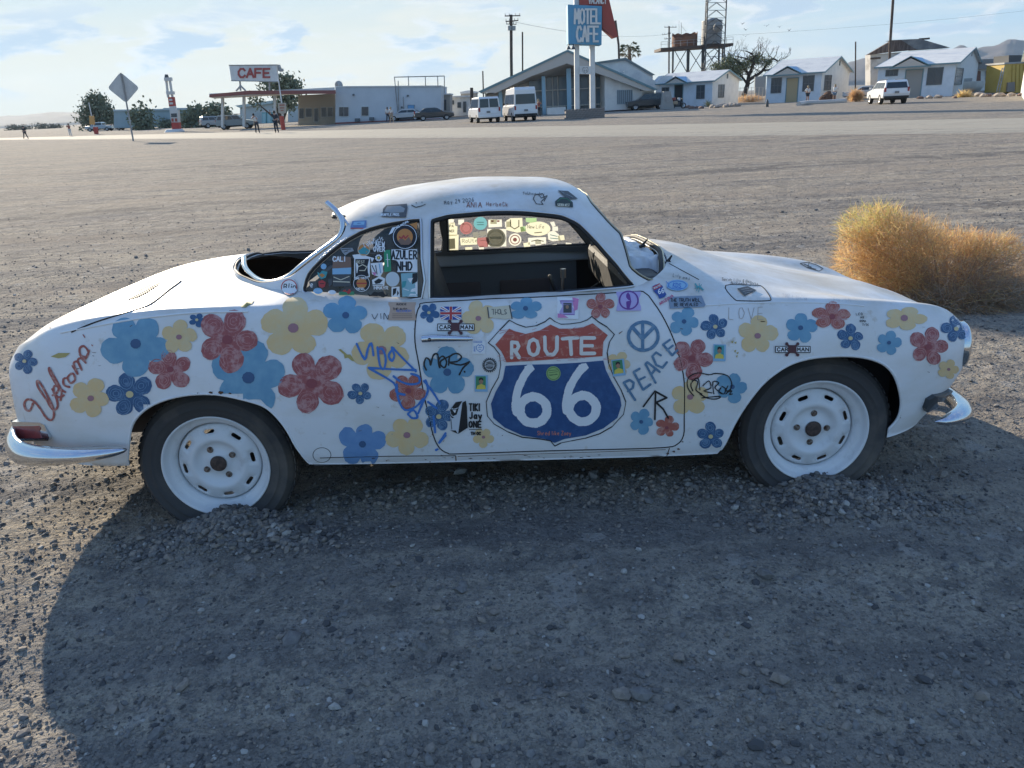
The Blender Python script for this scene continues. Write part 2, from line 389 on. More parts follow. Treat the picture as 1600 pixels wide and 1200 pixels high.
for o in (o1, o2, o2b, o3, o5): tag(o, 'loose grey and tan gravel scattered over the dirt lot', kind='stuff')
tag(o3, 'coarse gravel banked up against the tyres and below the sill of the painted car', kind='stuff')
# ------------------------------------------------------------------ car frame
YAW = R(1.064); CR = R(3.0)
ex = np.array([math.cos(YAW), math.sin(YAW), 0]); n0 = np.array([-ex[1], ex[0], 0]); zv = np.array([0, 0, 1.])
ny = n0*math.cos(CR)-zv*math.sin(CR); nz = n0*math.sin(CR)+zv*math.cos(CR)
OC = np.array([-1.19125, 2.81949, .2675])+ny*.66-nz*.2675
A3 = np.stack([ex, ny, nz], 1)                       # local -> world
def LW(p): return OC+A3 @ np.asarray(p, float)
def WL(P): return A3.T @ (np.asarray(P, float)-OC)
def raylocal(u, v): return A3.T @ (c_o-OC), A3.T @ ray(u, v)
def onY(u, v, y):
    o, d = raylocal(u, v); return o+d*((y-o[1])/d[1])
def onX(u, v, x):
    o, d = raylocal(u, v); return o+d*((x-o[0])/d[0])
car = empty('classic_coupe', (0, 0, 0), 0, 'white vintage two-door coupe painted with flowers and a Route 66 shield, parked on gravel', 'car')
car.matrix_world = Matrix([[A3[i][0], A3[i][1], A3[i][2], OC[i]] for i in range(3)]+[[0, 0, 0, 1]])

M_white = mat('weathered_white_paint', (.72, .725, .73), .42, spec=.45, n1=((2.2, 2.2, 5), (.63, .61, .565), .46, .72), n2=(17, (.50, .44, .36), .62, .78), bump=(2.6, .22, .02))
t = M_white.node_tree; b = t.nodes['Principled BSDF']; src = b.inputs['Base Color'].links[0].from_socket       # dust that has settled on what faces up
ge = t.nodes.new('ShaderNodeNewGeometry'); sx = t.nodes.new('ShaderNodeSeparateXYZ'); t.links.new(ge.outputs['Normal'], sx.inputs[0]); mr = t.nodes.new('ShaderNodeMapRange'); mr.inputs[1].default_value = .45; mr.inputs[2].default_value = 1.; t.links.new(sx.outputs[2], mr.inputs[0])
tcc = t.nodes.new('ShaderNodeTexCoord'); no = t.nodes.new('ShaderNodeTexNoise'); no.inputs['Scale'].default_value = 4.5; no.inputs['Detail'].default_value = 7; no.inputs['Roughness'].default_value = .65; t.links.new(tcc.outputs['Object'], no.inputs['Vector']); m2 = t.nodes.new('ShaderNodeMapRange'); m2.inputs[1].default_value = .36; m2.inputs[2].default_value = .66; m2.inputs[3].default_value = .12; m2.inputs[4].default_value = .85; t.links.new(no.outputs['Fac'], m2.inputs[0])
mm = t.nodes.new('ShaderNodeMath'); mm.operation = 'MULTIPLY'; t.links.new(mr.outputs[0], mm.inputs[0]); t.links.new(m2.outputs[0], mm.inputs[1]); mx = t.nodes.new('ShaderNodeMix'); mx.data_type = 'RGBA'; t.links.new(mm.outputs[0], mx.inputs[0]); t.links.new(src, mx.inputs[6]); mx.inputs[7].default_value = (.47, .41, .33, 1); t.links.new(mx.outputs[2], b.inputs['Base Color'])
M_dark = mat('dark_inner_metal', (.06, .06, .065), .7)
M_headl = mat('faded_headliner', (.12, .117, .112), .8)
M_rub = mat('black_rubber', (.028, .028, .03), .65)
M_tyre = mat('dusty_tyre_rubber', (.06, .058, .058), .85, n1=(5, (.12, .105, .09), .48, .70), bump=(40, .1, .002))
M_chrome = mat('chrome', (.62, .64, .66), .13, metal=1.0, n1=(9, (.45, .43, .42), .6, .75))
M_chrome2 = mat('dull_aluminium_trim', (.6, .6, .6), .3, metal=1.0)
M_gap = mat('panel_gap_dark', (.02, .016, .014), .9)  # near-black tone for the tubes drawn along gaps, seams and slits
M_rust = mat('rust_stain', (.16, .07, .03), .9, n1=(60, (.07, .035, .02), .4, .6))

def cr_w(t):
    return np.stack([-.5*t+t*t-.5*t**3, 1-2.5*t*t+1.5*t**3, .5*t+2*t*t-1.5*t**3, -.5*t*t+.5*t**3], -1)
class Patch:
    def __init__(s, P): s.P = np.asarray(P, float); s.nk, s.ni = s.P.shape[:2]          # P[k][i] -> 3
    def ev(s, u, v):
        u = np.clip(np.asarray(u, float), 0, s.ni-1-1e-9); v = np.clip(np.asarray(v, float), 0, s.nk-1-1e-9)
        i = np.floor(u).astype(int); k = np.floor(v).astype(int); wu = cr_w(u-i); wv = cr_w(v-k)
        def idx_(j, n): return j
        # ghost points by reflection
        PP = np.concatenate([2*s.P[:1]-s.P[1:2], s.P, 2*s.P[-1:]-s.P[-2:-1]], 0)
        PP = np.concatenate([2*PP[:, :1]-PP[:, 1:2], PP, 2*PP[:, -1:]-PP[:, -2:-1]], 1)
        r = 0
        for a in range(4):
            for b in range(4): r = r+PP[k+a, i+b]*(wv[..., a]*wu[..., b])[..., None]
        if hasattr(s, 'dent'): r = r.copy(); r[..., 2] += s.dent(r[..., 0], r[..., 1], r[..., 2])
        return r
class Func:
    def __init__(s, f, ni, nk): s.f = f; s.ni = ni; s.nk = nk
    def ev(s, u, v): return s.f(np.asarray(u, float), np.asarray(v, float))
def prep(S, nu, nv, flip=False):
    """regular grid of the surface for ray look-ups"""
    S.us = np.linspace(0, S.ni-1, nu); S.vs = np.linspace(0, S.nk-1, nv); S.nv = nv
    U, V = np.meshgrid(S.us, S.vs, indexing='ij'); G = S.ev(U, V); S.G = G
    I = np.arange(nu*nv).reshape(nu, nv)
    q = np.stack([I[:-1, :-1], I[1:, :-1], I[1:, 1:], I[:-1, 1:]], -1).reshape(-1, 4)
    tr = np.concatenate([q[:, [0, 1, 2]], q[:, [0, 2, 3]]]); S.tr = tr
    S.uvf = np.stack([U, V], -1).reshape(-1, 2); S.pts = G.reshape(-1, 3); S.sg = -1 if flip else 1
    S.bvh = BVHTree.FromPolygons([tuple(p) for p in S.pts], [tuple(map(int, a)) for a in tr])
def hit(S, o, d):
    h = S.bvh.ray_cast(Vector(o), Vector(d))
    if h[0] is None: return None
    a, b, c = S.tr[h[2]]; A, B, C = S.pts[a], S.pts[b], S.pts[c]; P = np.array(h[0])
    v0, v1, v2 = B-A, C-A, P-A; d00 = v0@v0; d01 = v0@v1; d11 = v1@v1; d20 = v2@v0; d21 = v2@v1; den = d00*d11-d01*d01
    if abs(den) < 1e-16: w_ = (1, 0, 0)
    else:
        y = (d11*d20-d01*d21)/den; z = (d00*d21-d01*d20)/den; w_ = (1-y-z, y, z)
    uv = w_[0]*S.uvf[a]+w_[1]*S.uvf[b]+w_[2]*S.uvf[c]
    return uv, h[3]
def pxuv(S, u, v):
    o, d = raylocal(u, v); return hit(S, o, d)
def snorm(S, u, v, e=2e-3):
    a = S.ev(u+e, v)-S.ev(u-e, v); b = S.ev(u, v+e)-S.ev(u, v-e); n = np.cross(a, b)*S.sg
    l = np.linalg.norm(n, axis=-1, keepdims=True); return n/np.where(l < 1e-12, 1, l)
def inpoly(P, poly):
    x, y = P[:, 0], P[:, 1]; r = np.zeros(len(P), bool); n = len(poly)
    for i in range(n):
        x0, y0 = poly[i]; x1, y1 = poly[(i+1) % n]
        if y0 == y1: continue
        c_ = ((y0 > y) != (y1 > y)) & (x < (x1-x0)*(y-y0)/(y1-y0)+x0); r ^= c_
    return r
def pdist(P, poly, closed=True):
    n = len(poly); best = np.full(len(P), 1e9)
    for i in range(n if closed else n-1):
        a = np.array(poly[i]); b = np.array(poly[(i+1) % n]); ab = b-a; L = ab@ab
        if L < 1e-18: continue
        t_ = np.clip(((P-a)@ab)/L, 0, 1); best = np.minimum(best, np.linalg.norm(P-(a+t_[:, None]*ab), axis=1))
    return best
def smooth_poly(pts, per=4, closed=True):
    P = np.array(pts, float); n = len(P); out_ = []
    for i in range(n if closed else n-1):
        if closed: p0, p1, p2, p3 = P[i-1], P[i], P[(i+1) % n], P[(i+2) % n]
        else: p0, p1, p2, p3 = P[max(i-1, 0)], P[i], P[i+1], P[min(i+2, n-1)]
        for k in range(per):
            w_ = cr_w(np.array(k/per)); out_.append(w_[0]*p0+w_[1]*p1+w_[2]*p2+w_[3]*p3)
    if not closed: out_.append(P[-1])
    return np.array(out_)
def resamp(pts, step, closed=True):
    P = np.array(pts, float); Q = np.vstack([P, P[:1]]) if closed else P
    sg = np.linalg.norm(np.diff(Q, axis=0), axis=1); L = np.concatenate([[0], np.cumsum(sg)]); n = max(3, int(L[-1]/step))
    s_ = np.linspace(0, L[-1], n, endpoint=not closed)
    return np.stack([np.interp(s_, L, Q[:, k]) for k in range(Q.shape[1])], 1)
def cut_surface(S, holes, pieces, su, sv, step, umin=0, umax=None, vmin=0, vmax=None):
    """CDT of the (u,v) rectangle; holes & pieces are closed polygons in (u,v). returns dict name->(uvs, tris)"""
    umax = S.ni-1 if umax is None else umax; vmax = S.nk-1 if vmax is None else vmax
    sc = np.array([su, sv]); polys = [np.asarray(h)*sc for h in holes]+[np.asarray(p)*sc for p in pieces.values()]
    gu = np.linspace(umin, umax, max(2, int((umax-umin)*su/step)+1)); gv = np.linspace(vmin, vmax, max(2, int((vmax-vmin)*sv/step)+1))
    U, V = np.meshgrid(gu, gv, indexing='ij'); G = np.stack([U, V], -1).reshape(-1, 2)*sc
    onb = (np.isclose(G[:, 0], umin*su) | np.isclose(G[:, 0], umax*su) | np.isclose(G[:, 1], vmin*sv) | np.isclose(G[:, 1], vmax*sv))
    keep = np.ones(len(G), bool)
    for p in polys: keep &= (pdist(G, p) > step*.45) | onb
    G = G[keep]; vs = [Vector(p) for p in G]; ed = []
    for p in polys:
        b = len(vs); vs += [Vector(q) for q in p]; n = len(p); ed += [(b+i, b+(i+1) % n) for i in range(n)]
    r = geometry.delaunay_2d_cdt(vs, ed, [], 0, 1e-7)
    P = np.array([tuple(q) for q in r[0]]); T = np.array([tuple(f) for f in r[2]]); C_ = P[T].mean(1)
    e1 = P[T[:, 1]]-P[T[:, 0]]; e2 = P[T[:, 2]]-P[T[:, 0]]; ar = np.abs(e1[:, 0]*e2[:, 1]-e1[:, 1]*e2[:, 0])
    alive = ar > 1e-9
    for h in holes: alive &= ~inpoly(C_, np.asarray(h)*sc)
    res = {}; left = alive.copy()
    for nm, p in pieces.items():
        s_ = inpoly(C_, np.asarray(p)*sc) & left; res[nm] = T[s_]; left &= ~s_
    res['rest'] = T[left]
    return P/sc, res
def shell(name, S, uv, T, thick, mats, parent, inner=1):
    used = np.unique(T); mp = -np.ones(len(uv), int); mp[used] = np.arange(len(used)); T = mp[T]; uv = uv[used]
    P = S.ev(uv[:, 0], uv[:, 1]); Nn = snorm(S, uv[:, 0], uv[:, 1])
    # orient
    a, b, c = P[T[:, 0]], P[T[:, 1]], P[T[:, 2]]; fn = np.cross(b-a, c-a); bad = (fn*Nn[T[:, 0]]).sum(1) < 0
    T[bad] = T[bad][:, ::-1]
    # face-based fallback normals for degenerate points
    n = len(P); Q = P-Nn*thick
    ed = {}
    for f in T:
        for i in range(3):
            e = (f[i], f[(i+1) % 3]); ed[e] = ed.get(e, 0)+1
    rim = [(a, b) for (a, b) in ed if (b, a) not in ed]
    faces = [tuple(map(int, f)) for f in T]+[tuple(int(n+i) for i in f[::-1]) for f in T]+[(2*n+4*i, 2*n+4*i+1, 2*n+4*i+2, 2*n+4*i+3) for i in range(len(rim))]
    RV = [p for a, b in rim for p in (P[b], P[a], Q[a], Q[b])]
    me = bpy.data.meshes.new(name); me.from_pydata([tuple(p) for p in P]+[tuple(p) for p in Q]+[tuple(p) for p in RV], [], faces)
    for mm in mats: me.materials.append(mm)
    mi = [0]*len(T)+[inner]*len(T)+[0]*len(rim)
    me.polygons.foreach_set('material_index', mi); me.polygons.foreach_set('use_smooth', [True]*(2*len(T))+[False]*len(rim)); me.update()
    return link(name, me, parent)

# ---- lower body control net (y = distance from the centre line)
def K(*r): return [tuple(x) for x in r]
C0 = K((-.84,0,.33),(-.84,.22,.33),(-.81,.38,.33),(-.755,.49,.33),(-.665,.585,.312),(-.50,.675,.30),(-.25,.745,.305),(.1,.765,.30),(.5,.785,.279),(.95,.79,.262),(1.4,.79,.246),(1.85,.785,.231),(2.25,.77,.225),(2.6,.74,.225),(2.80,.68,.245),(2.90,.60,.29),(2.96,.50,.34),(3.0,.36,.36),(3.02,.18,.36),(3.03,0,.36))
C1 = K((-.905,0,.42),(-.90,.22,.42),(-.875,.39,.42),(-.815,.515,.42),(-.72,.615,.42),(-.535,.705,.42),(-.25,.767,.42),(.1,.79,.40),(.5,.805,.345),(.95,.81,.33),(1.4,.81,.315),(1.85,.80,.30),(2.25,.79,.32),(2.6,.765,.34),(2.83,.71,.35),(2.96,.635,.38),(3.04,.54,.41),(3.08,.39,.42),(3.10,.2,.43),(3.11,0,.43))
C2 = K((-.93,0,.57),(-.925,.22,.57),(-.905,.40,.57),(-.845,.53,.57),(-.745,.63,.57),(-.555,.72,.57),(-.25,.78,.57),(.1,.805,.565),(.5,.818,.56),(.95,.82,.555),(1.4,.82,.55),(1.85,.812,.54),(2.25,.80,.54),(2.6,.777,.54),(2.85,.727,.53),(3.0,.655,.53),(3.08,.56,.53),(3.12,.40,.53),(3.14,.2,.53),(3.15,0,.53))
C3 = K((-.925,0,.65),(-.92,.215,.655),(-.90,.395,.66),(-.835,.52,.67),(-.735,.618,.685),(-.545,.708,.71),(-.25,.765,.74),(.1,.79,.75),(.5,.805,.73),(.95,.812,.72),(1.4,.812,.71),(1.85,.798,.695),(2.25,.783,.69),(2.6,.76,.67),(2.85,.712,.645),(3.0,.642,.62),(3.075,.545,.60),(3.105,.385,.595),(3.12,.19,.59),(3.125,0,.59))
C4 = K((-.90,0,.70),(-.89,.20,.705),(-.865,.375,.718),(-.80,.495,.745),(-.70,.592,.778),(-.515,.68,.838),(-.24,.735,.885),(.1,.755,.900),(.5,.775,.865),(.95,.78,.83),(1.4,.775,.815),(1.85,.758,.806),(2.25,.738,.803),(2.6,.715,.767),(2.84,.668,.727),(2.965,.60,.69),(3.035,.505,.662),(3.065,.36,.648),(3.075,.18,.638),(3.08,0,.638))
C5 = K((-.895,0,.704),(-.885,.19,.71),(-.86,.355,.724),(-.795,.462,.757),(-.69,.548,.80),(-.51,.61,.868),(-.24,.66,.915),(.1,.67,.915),(.5,.715,.915),(.95,.728,.884),(1.4,.728,.882),(1.85,.69,.868),(2.25,.665,.828),(2.6,.65,.787),(2.84,.605,.747),(2.96,.535,.708),(3.01,.46,.678),(3.05,.34,.656),(3.065,.17,.644),(3.07,0,.644))
C6 = K((-.892,0,.705),(-.882,.15,.713),(-.858,.26,.729),(-.79,.34,.77),(-.685,.40,.825),(-.50,.44,.892),(-.24,.47,.94),(.1,.47,.942),(.5,.55,.95),(.95,.56,.90),(1.4,.56,.90),(1.85,.53,.925),(2.25,.50,.84),(2.6,.48,.762),(2.83,.44,.708),(2.96,.40,.68),(3.01,.35,.668),(3.045,.28,.656),(3.06,.14,.646),(3.066,0,.646))
C7 = K((-.891,0,.706),(-.88,.07,.714),(-.857,.13,.731),(-.788,.17,.775),(-.68,.20,.833),(-.50,.22,.902),(-.24,.24,.97),(.1,.24,.99),(.5,.3,.96),(.95,.3,.90),(1.4,.3,.90),(1.88,.27,.955),(2.25,.26,.86),(2.6,.25,.772),(2.84,.23,.727),(2.97,.20,.69),(3.02,.18,.674),(3.05,.14,.660),(3.062,.07,.648),(3.067,0,.648))
C8 = K((-.89,0,.707),(-.88,0,.716),(-.857,0,.732),(-.788,0,.778),(-.68,0,.837),(-.50,0,.906),(-.24,0,.983),(.1,0,1.012),(.5,0,.96),(.95,0,.90),(1.4,0,.90),(1.9,0,.965),(2.25,0,.868),(2.6,0,.78),(2.85,0,.738),(2.98,0,.695),(3.03,0,.677),(3.055,0,.661),(3.064,0,.649),(3.068,0,.649))
for i_ in (1, 2, 3, 4, 5):
    k_ = (0, .9, 1, 1, .9, .6)[i_]; a_ = C1[i_]; b_ = C2[i_]; C1[i_] = (a_[0]+(b_[0]-a_[0])*k_, a_[1]+(b_[1]-a_[1])*k_, a_[2])
    C0[i_] = (C0[i_][0]+(C1[i_][0]-C0[i_][0])*.35, C0[i_][1]+(C1[i_][1]-C0[i_][1])*.35, C0[i_][2])
NETN = np.array([C0, C1, C2, C3, C4, C5, C6, C7, C8], float)
near = NETN.copy(); near[..., 1] *= -1
full = np.concatenate([near, NETN[:-1][::-1]], 0)                     # 17 curves, near rocker -> far rocker
for k_ in (1, 2, 3, 4, 5): full[k_, 2:5, 0] += .014; full[16-k_, 2:5, 0] += .014
def dents(x, y, z):
    return (fbm(x*2.6+3, y*4.2+1, 2, 71)*.020+fbm(x*7, y*7, 2, 72)*.005)*np.clip((z-.80)/.10, 0, 1)
BODY = Patch(full); BODY.dent = dents; prep(BODY, 420, 300)
chk = snorm(BODY, np.array([9.]), np.array([2.]))[0]
if chk[1] > 0: BODY.sg = -1
# ---- greenhouse
th = np.linspace(0, math.pi, 801); n_e, m_e = 4.2, 1.55
Yn = np.sign(np.cos(th))*np.abs(np.cos(th))**(2/n_e); Zn = np.abs(np.sin(th))**(2/m_e)
sgl = np.hypot(np.diff(Yn)*.65, np.diff(Zn)*.4); Ls = np.concatenate([[0], np.cumsum(sgl)]); Ls /= Ls[-1]
def hermite(xs, ys):
    xs = np.array(xs, float); ys = np.array(ys, float); d = np.gradient(ys, xs)
    def f(x):
        x = np.clip(x, xs[0], xs[-1]); i = np.clip(np.searchsorted(xs, x)-1, 0, len(xs)-2); h = xs[i+1]-xs[i]; t_ = (x-xs[i])/h
        return (2*t_**3-3*t_**2+1)*ys[i]+(t_**3-2*t_**2+t_)*h*d[i]+(-2*t_**3+3*t_**2)*ys[i+1]+(t_**3-t_**2)*h*d[i+1]
    return f
DX = [-.0, .02, .07, .15, .26, .40, .6, .9, 1.3, 1.6, 1.7, 1.78, 1.84, 1.88, 1.90]
f_yb = hermite(DX, [.02, .18, .34, .455, .565, .64, .69, .705, .703, .695, .67, .60, .48, .30, .02])
f_zb = hermite([-.0, .08, .2, .3, .45, .9, 1.3, 1.7, 1.8, 1.9], [.985, .955, .905, .89, .895, .868, .865, .86, .875, .92])
f_zc = hermite([-.0, .04, .1, .25, .468, .55, .675, .85, 1.08, 1.3, 1.42, 1.5, 1.56, 1.63, 1.75, 1.85, 1.9], [1.0, 1.02, 1.047, 1.112, 1.194, 1.222, 1.254, 1.28, 1.296, 1.29, 1.275, 1.249, 1.208, 1.15, 1.065, .99, .95])
dux = np.array(DX)
def dome(u, v):
    x = np.interp(u, np.arange(len(dux)), dux); a = np.interp(np.clip(v, 0, 1), Ls, Yn); b = np.interp(np.clip(v, 0, 1), Ls, Zn)
    zb = f_zb(x); return np.stack([x, -f_yb(x)*a, zb+(f_zc(x)-zb)*b], -1)
def dome_x(u, v):   # uniform x parameter
    x = u*1.90; zb = f_zb(x); a = np.interp(np.clip(v, 0, 1), Ls, Yn); b = np.interp(np.clip(v, 0, 1), Ls, Zn)
    Z_ = zb+(f_zc(x)-zb)*b; Y_ = -f_yb(x)*a; return np.stack([x, Y_, Z_+(fbm(x*3.1+8, Y_*3.4, 2, 75)*.022+fbm(x*8, Y_*8, 2, 76)*.004)*np.clip((Z_-1.14)/.08, 0, 1)], -1)
DOME = Func(dome_x, 2, 2); prep(DOME, 300, 260)
chk = snorm(DOME, np.array([.5]), np.array([.5]))[0]
if chk[2] < 0: DOME.sg = -1
def mir(S, p):
    p = np.array(p, float).copy(); p[:, 1] = (S.nk-1)-p[:, 1]; return p
def pxpoly(S, pts, per=4, step=None, closed=True):
    P = smooth_poly(pts, per, closed) if per > 1 else np.array(pts, float); r = []
    for u, v in P:
        h = pxuv(S, u, v)
        if h is not None: r.append(h[0])
        else: print('MISS', round(u), round(v))
    return np.array(r)
def down(S, x, y):
    h = hit(S, (x, y, 3.), (0, 0, -1.)); return None if h is None else h[0]

rear_arch = [(198,728),(201,690),(206,664),(222,643),(250,627),(285,618),(317,615.5),(351,618),(400,630),(420,640),(437,657),(450,675),(462,697),(475,715),(485,726),(494,731)]
front_arch = [(1118,712),(1131,696),(1146,665),(1165,634),(1190,602),(1215,581),(1240,567),(1271,559),(1309,556),(1340,557),(1365,562),(1384,571),(1398,587),(1406,609),(1409,632),(1404,654),(1390,671)]
def arch_uv(pts, x0, x1):
    P = pxpoly(BODY, pts, 3, closed=False)
    P = P[(P[:, 1] > .02)]
    a = np.array([P[0][0], -.4]); b = np.array([P[-1][0], -.4]); return np.vstack([P, [b], [a]])
ra = arch_uv(rear_arch, 0, 0); fa = arch_uv(front_arch, 0, 0)
fa = fa[:]
door = [(665,473),(656,479),(652,487),(649,505),(648.5,535),(655,572),(662,615),(670,650),(677,680),(687,700),(700,708),(715,709),(832,705),(950,702),(1039,699),(1058,694),(1068,680),(1069,652),(1069,597),(1063,564),(1055,537),(1039,501),(1022,474),(1008,458)]
dtop = [(985,456),(850,464),(750,468)]
door_uv = np.vstack([pxpoly(BODY, door, 1), pxpoly(BODY, dtop, 1)])
door_uv = smooth_poly(door_uv, 3)
ring = []
for k in range(90):
    t_ = 2*math.pi*k/90; x = .92+.972*math.cos(t_)*.985; ring.append(x)
xs_ = np.concatenate([1.90*(.5-.5*np.cos(np.linspace(.12, math.pi-.12, 60)))]); fp = [(x, -float(f_yb(x))+.012) for x in xs_]+[(x, float(f_yb(x))-.012) for x in xs_[::-1]]
cab_uv = np.array([down(BODY, x, y) for x, y in fp])
SU, SV = .21, .13
uvb, rb = cut_surface(BODY, [ra, fa, mir(BODY, ra), mir(BODY, fa), cab_uv], {'door': door_uv, 'door2': mir(BODY, door_uv)}, SU, SV, .021)
body = shell('body', BODY, uvb, rb['rest'], .010, [M_white, M_dark], car)
M_paint_d = M_white
d1 = shell('door', BODY, uvb, rb['door'], .012, [M_white, M_dark], car)
d2 = shell('door', BODY, uvb, rb['door2'], .012, [M_white, M_dark], car)

# windows of the greenhouse
side_win = [(671,467),(671,404),(672,343),(700,335.5),(760,330),(830,331),(880,337),(905,349),(935,379),(965,413),(993,446.5),(850,461),(760,465)]
qwin = [(474,455),(475,444),(481,427),(499,407),(529,382),(562,362),(596,351),(630,345),(654,342.5),(658,350),(659,405),(659,466),(585,467),(520,466),(488,463)]
def uvpoly(pts, per): return pxpoly(DOME, pts, per)
sw = np.vstack([resamp(uvpoly(side_win, 1), .008)]); qw = uvpoly(qwin, 2)
# rear window: near half traced, mirrored
rw_px = [(540,336),(541,350),(536,366),(520,382),(497,399),(474,417),(452,433),(430,438)]
rwn = pxpoly(DOME, rw_px, 3, closed=False)
cx_ = lambda x, v=.5: np.array([x/1.90, v])
def dn(x, y): return down(DOME, x, y)
rw_low = [down(DOME, x, -float(f_yb(x))*.965) for x in (.21, .15, .09, .05, .025)]+[dn(.012, 0)]
rwn = rwn[:-2]
rw_top = [dn(x, -y) for x, y in ((.485, 0), (.487, .15), (.492, .27), (.503, .36))]
half = np.vstack([rw_top, rwn, rw_low]); rear_hole = np.vstack([half, mir(DOME, half)[::-1][1:-1]])
wl = [dn(x, -y) for x, y in ((1.555, 0), (1.553, .2), (1.548, .34), (1.552, .41), (1.572, .455), (1.605, .492), (1.65, .525))]+list(pxpoly(DOME, [(985,417),(999,429),(1012,436),(1024,437.5),(1033,433),(1036,424)], 1))+[dn(x, -y) for x, y in ((1.858, -.001+.33), (1.872, .2), (1.878, 0))]
wl = np.array(wl); ws_hole = np.vstack([wl, mir(DOME, wl)[::-1][1:-1]])
ws_hole = resamp(ws_hole, .01); rear_hole = resamp(rear_hole, .01)
uvd, rdm = cut_surface(DOME, [sw, qw, mir(DOME, sw), mir(DOME, qw), rear_hole, ws_hole], {}, 1.90, 1.7, .02)
cabin = shell('roof', DOME, uvd, rdm['rest'], .022, [M_white, M_headl], car)
# ------------------------------------------------------------------ car parts
def s3(S, uv, off=0.0):
    uv = np.asarray(uv, float); return S.ev(uv[:, 0], uv[:, 1])+snorm(S, uv[:, 0], uv[:, 1])*off
def trim(name, S, uv, r, m_, off=0.0, closed=True, n=6, parent=None):
    mb = MB(); mb.tube([tuple(p) for p in s3(S, uv, off)], r, n=n, closed=closed); return mb.build(name, m_, parent or car)
M_glass = bpy.data.materials.new('dusty_glass'); M_glass.use_nodes = True; t = M_glass.node_tree; b = t.nodes['Principled BSDF']
b.inputs['Base Color'].default_value = (.16, .19, .19, 1); b.inputs['Roughness'].default_value = .06; b.inputs['Alpha'].default_value = .30
M_glass2 = M_glass.copy(); M_glass2.name = 'clear_dusty_glass'; b2 = M_glass2.node_tree.nodes['Principled BSDF']; b2.inputs['Base Color'].default_value = (.5, .5, .47, 1); b2.inputs['Alpha'].default_value = .12
def pane(name, uvp, off, m_, parent=car):
    uv_, rr = cut_surface(DOME, [], {'p': uvp}, 1.90, 1.7, .04, max(0, uvp[:, 0].min()-.03), uvp[:, 0].max()+.03, max(0, uvp[:, 1].min()-.03), min(1, uvp[:, 1].max()+.03))
    T = rr['p']; P = s3(DOME, uv_, off); used = np.unique(T); mp = -np.ones(len(uv_), int); mp[used] = np.arange(len(used))
    return link(name, npmesh(name, P[used], mp[T], m_), parent)
qg = pane('quarter_window_glass', qw, -.012, M_glass)
qg2 = pane('quarter_window_glass', mir(DOME, qw), -.012, M_glass2)
dg2 = pane('door_glass', mir(DOME, sw), -.012, M_glass2)
for q in (sw, mir(DOME, sw)):
    trim('window_seal', DOME, q, .011, M_rub, -.010); trim('window_trim', DOME, q, .0045, M_chrome2, .002)
for q in (qw, mir(DOME, qw)):
    trim('window_seal', DOME, q, .009, M_rub, -.006); trim('window_trim', DOME, q, .0045, M_chrome2, .003)
trim('rear_window_seal', DOME, rear_hole, .007, M_rub, -.010)
trim('windscreen_seal', DOME, ws_hole, .011, M_rub, -.008); trim('windscreen_trim', DOME, ws_hole, .0035, mat('brassy_trim', (.42, .38, .28), .3, metal=.9), .003)
# loose chrome loop round the rear window
lp = [(511,317,-.46),(518,323,-.475),(526,331,-.49),(535,348,-.505),(533,366,-.52),(517,381,-.53),(495,397,-.535),(472,415,-.54),(450,433,-.535),(427,441,-.50),(405,438,-.43),(389,426,-.34),(382,415,-.27),(381,402,-.16)]
P = [onY(u, v, y) for u, v, y in lp]; mb = MB(); mb.tube([tuple(p) for p in smooth_poly(P, 4, False)], .0115, n=8); mb.build('rear_window_trim', M_chrome, car)
mb = MB(); mb.tube([tuple(onY(u, v, y)) for u, v, y in ((513,318,-.45),(524,326,-.47),(534,337,-.49),(545,352,-.515))], .005, n=6); mb.build('rear_window_trim', M_chrome, car)
# door gaps, seams
for q in (door_uv, mir(BODY, door_uv)): trim('door_seam', BODY, q, .0023, M_gap, .0005)
def seam(name, pts, r=.002, m_=M_gap, off=0.0, per=4, closed=False): 
    uv = pxpoly(BODY, pts, per, closed=closed); return trim(name, BODY, uv, r, m_, off, closed=closed)
seam('engine_lid_seam', [(112,519),(135,509),(160,500),(200,488),(230,478),(250,465),(266,452),(277,444),(283,439)], .0028, off=.001)
seam('sill_seam', [(500,715.5),(600,713),(712,712)], .0018); seam('sill_seam', [(712,712),(713,727)], .0022, M_rust); seam('sill_seam', [(715,713),(830,709.5),(1040,702.5)], .0012, M_rust)
seam('sill_seam', [(1046,700),(1041,715)], .002, M_rust)
seam('jack_point_cover', [(503+14*math.cos(a), 711+11.5*math.sin(a)) for a in np.linspace(0, 6.28, 17)[:-1]], .0012, M_gap, closed=True)
seam('fuel_flap_seam', [(1134,446),(1180,446),(1192,449),(1204,466),(1198,470),(1160,470),(1147,467)], .0022, closed=True)
seam('crease_highlight', [(95,520),(150,509.5),(200,500.5),(250,494),(310,488.5),(388,487)], .0042, mat('crease_glint_white', (.74, .74, .73), .3, spec=.5), 0)  # highlight on the rear wing crease, put on as a whiter strip
seam('crease_highlight', [(1100,477.5),(1160,474),(1220,472.5),(1290,473.5),(1350,478)], .003, MATS['crease_glint_white'], 0)  # same painted highlight strip along the front wing crease
seam('bonnet_seam', [(1046,412),(1068,424),(1092,437)], .002)
# arch lips
for A in (ra, fa, mir(BODY, ra), mir(BODY, fa)):
    q = A[(A[:, 1] > .03) & (A[:, 1] < 15.97)]; q = resamp(q, .05, closed=False); trim('arch_lip', BODY, q, .006, M_white, -.003, closed=False)
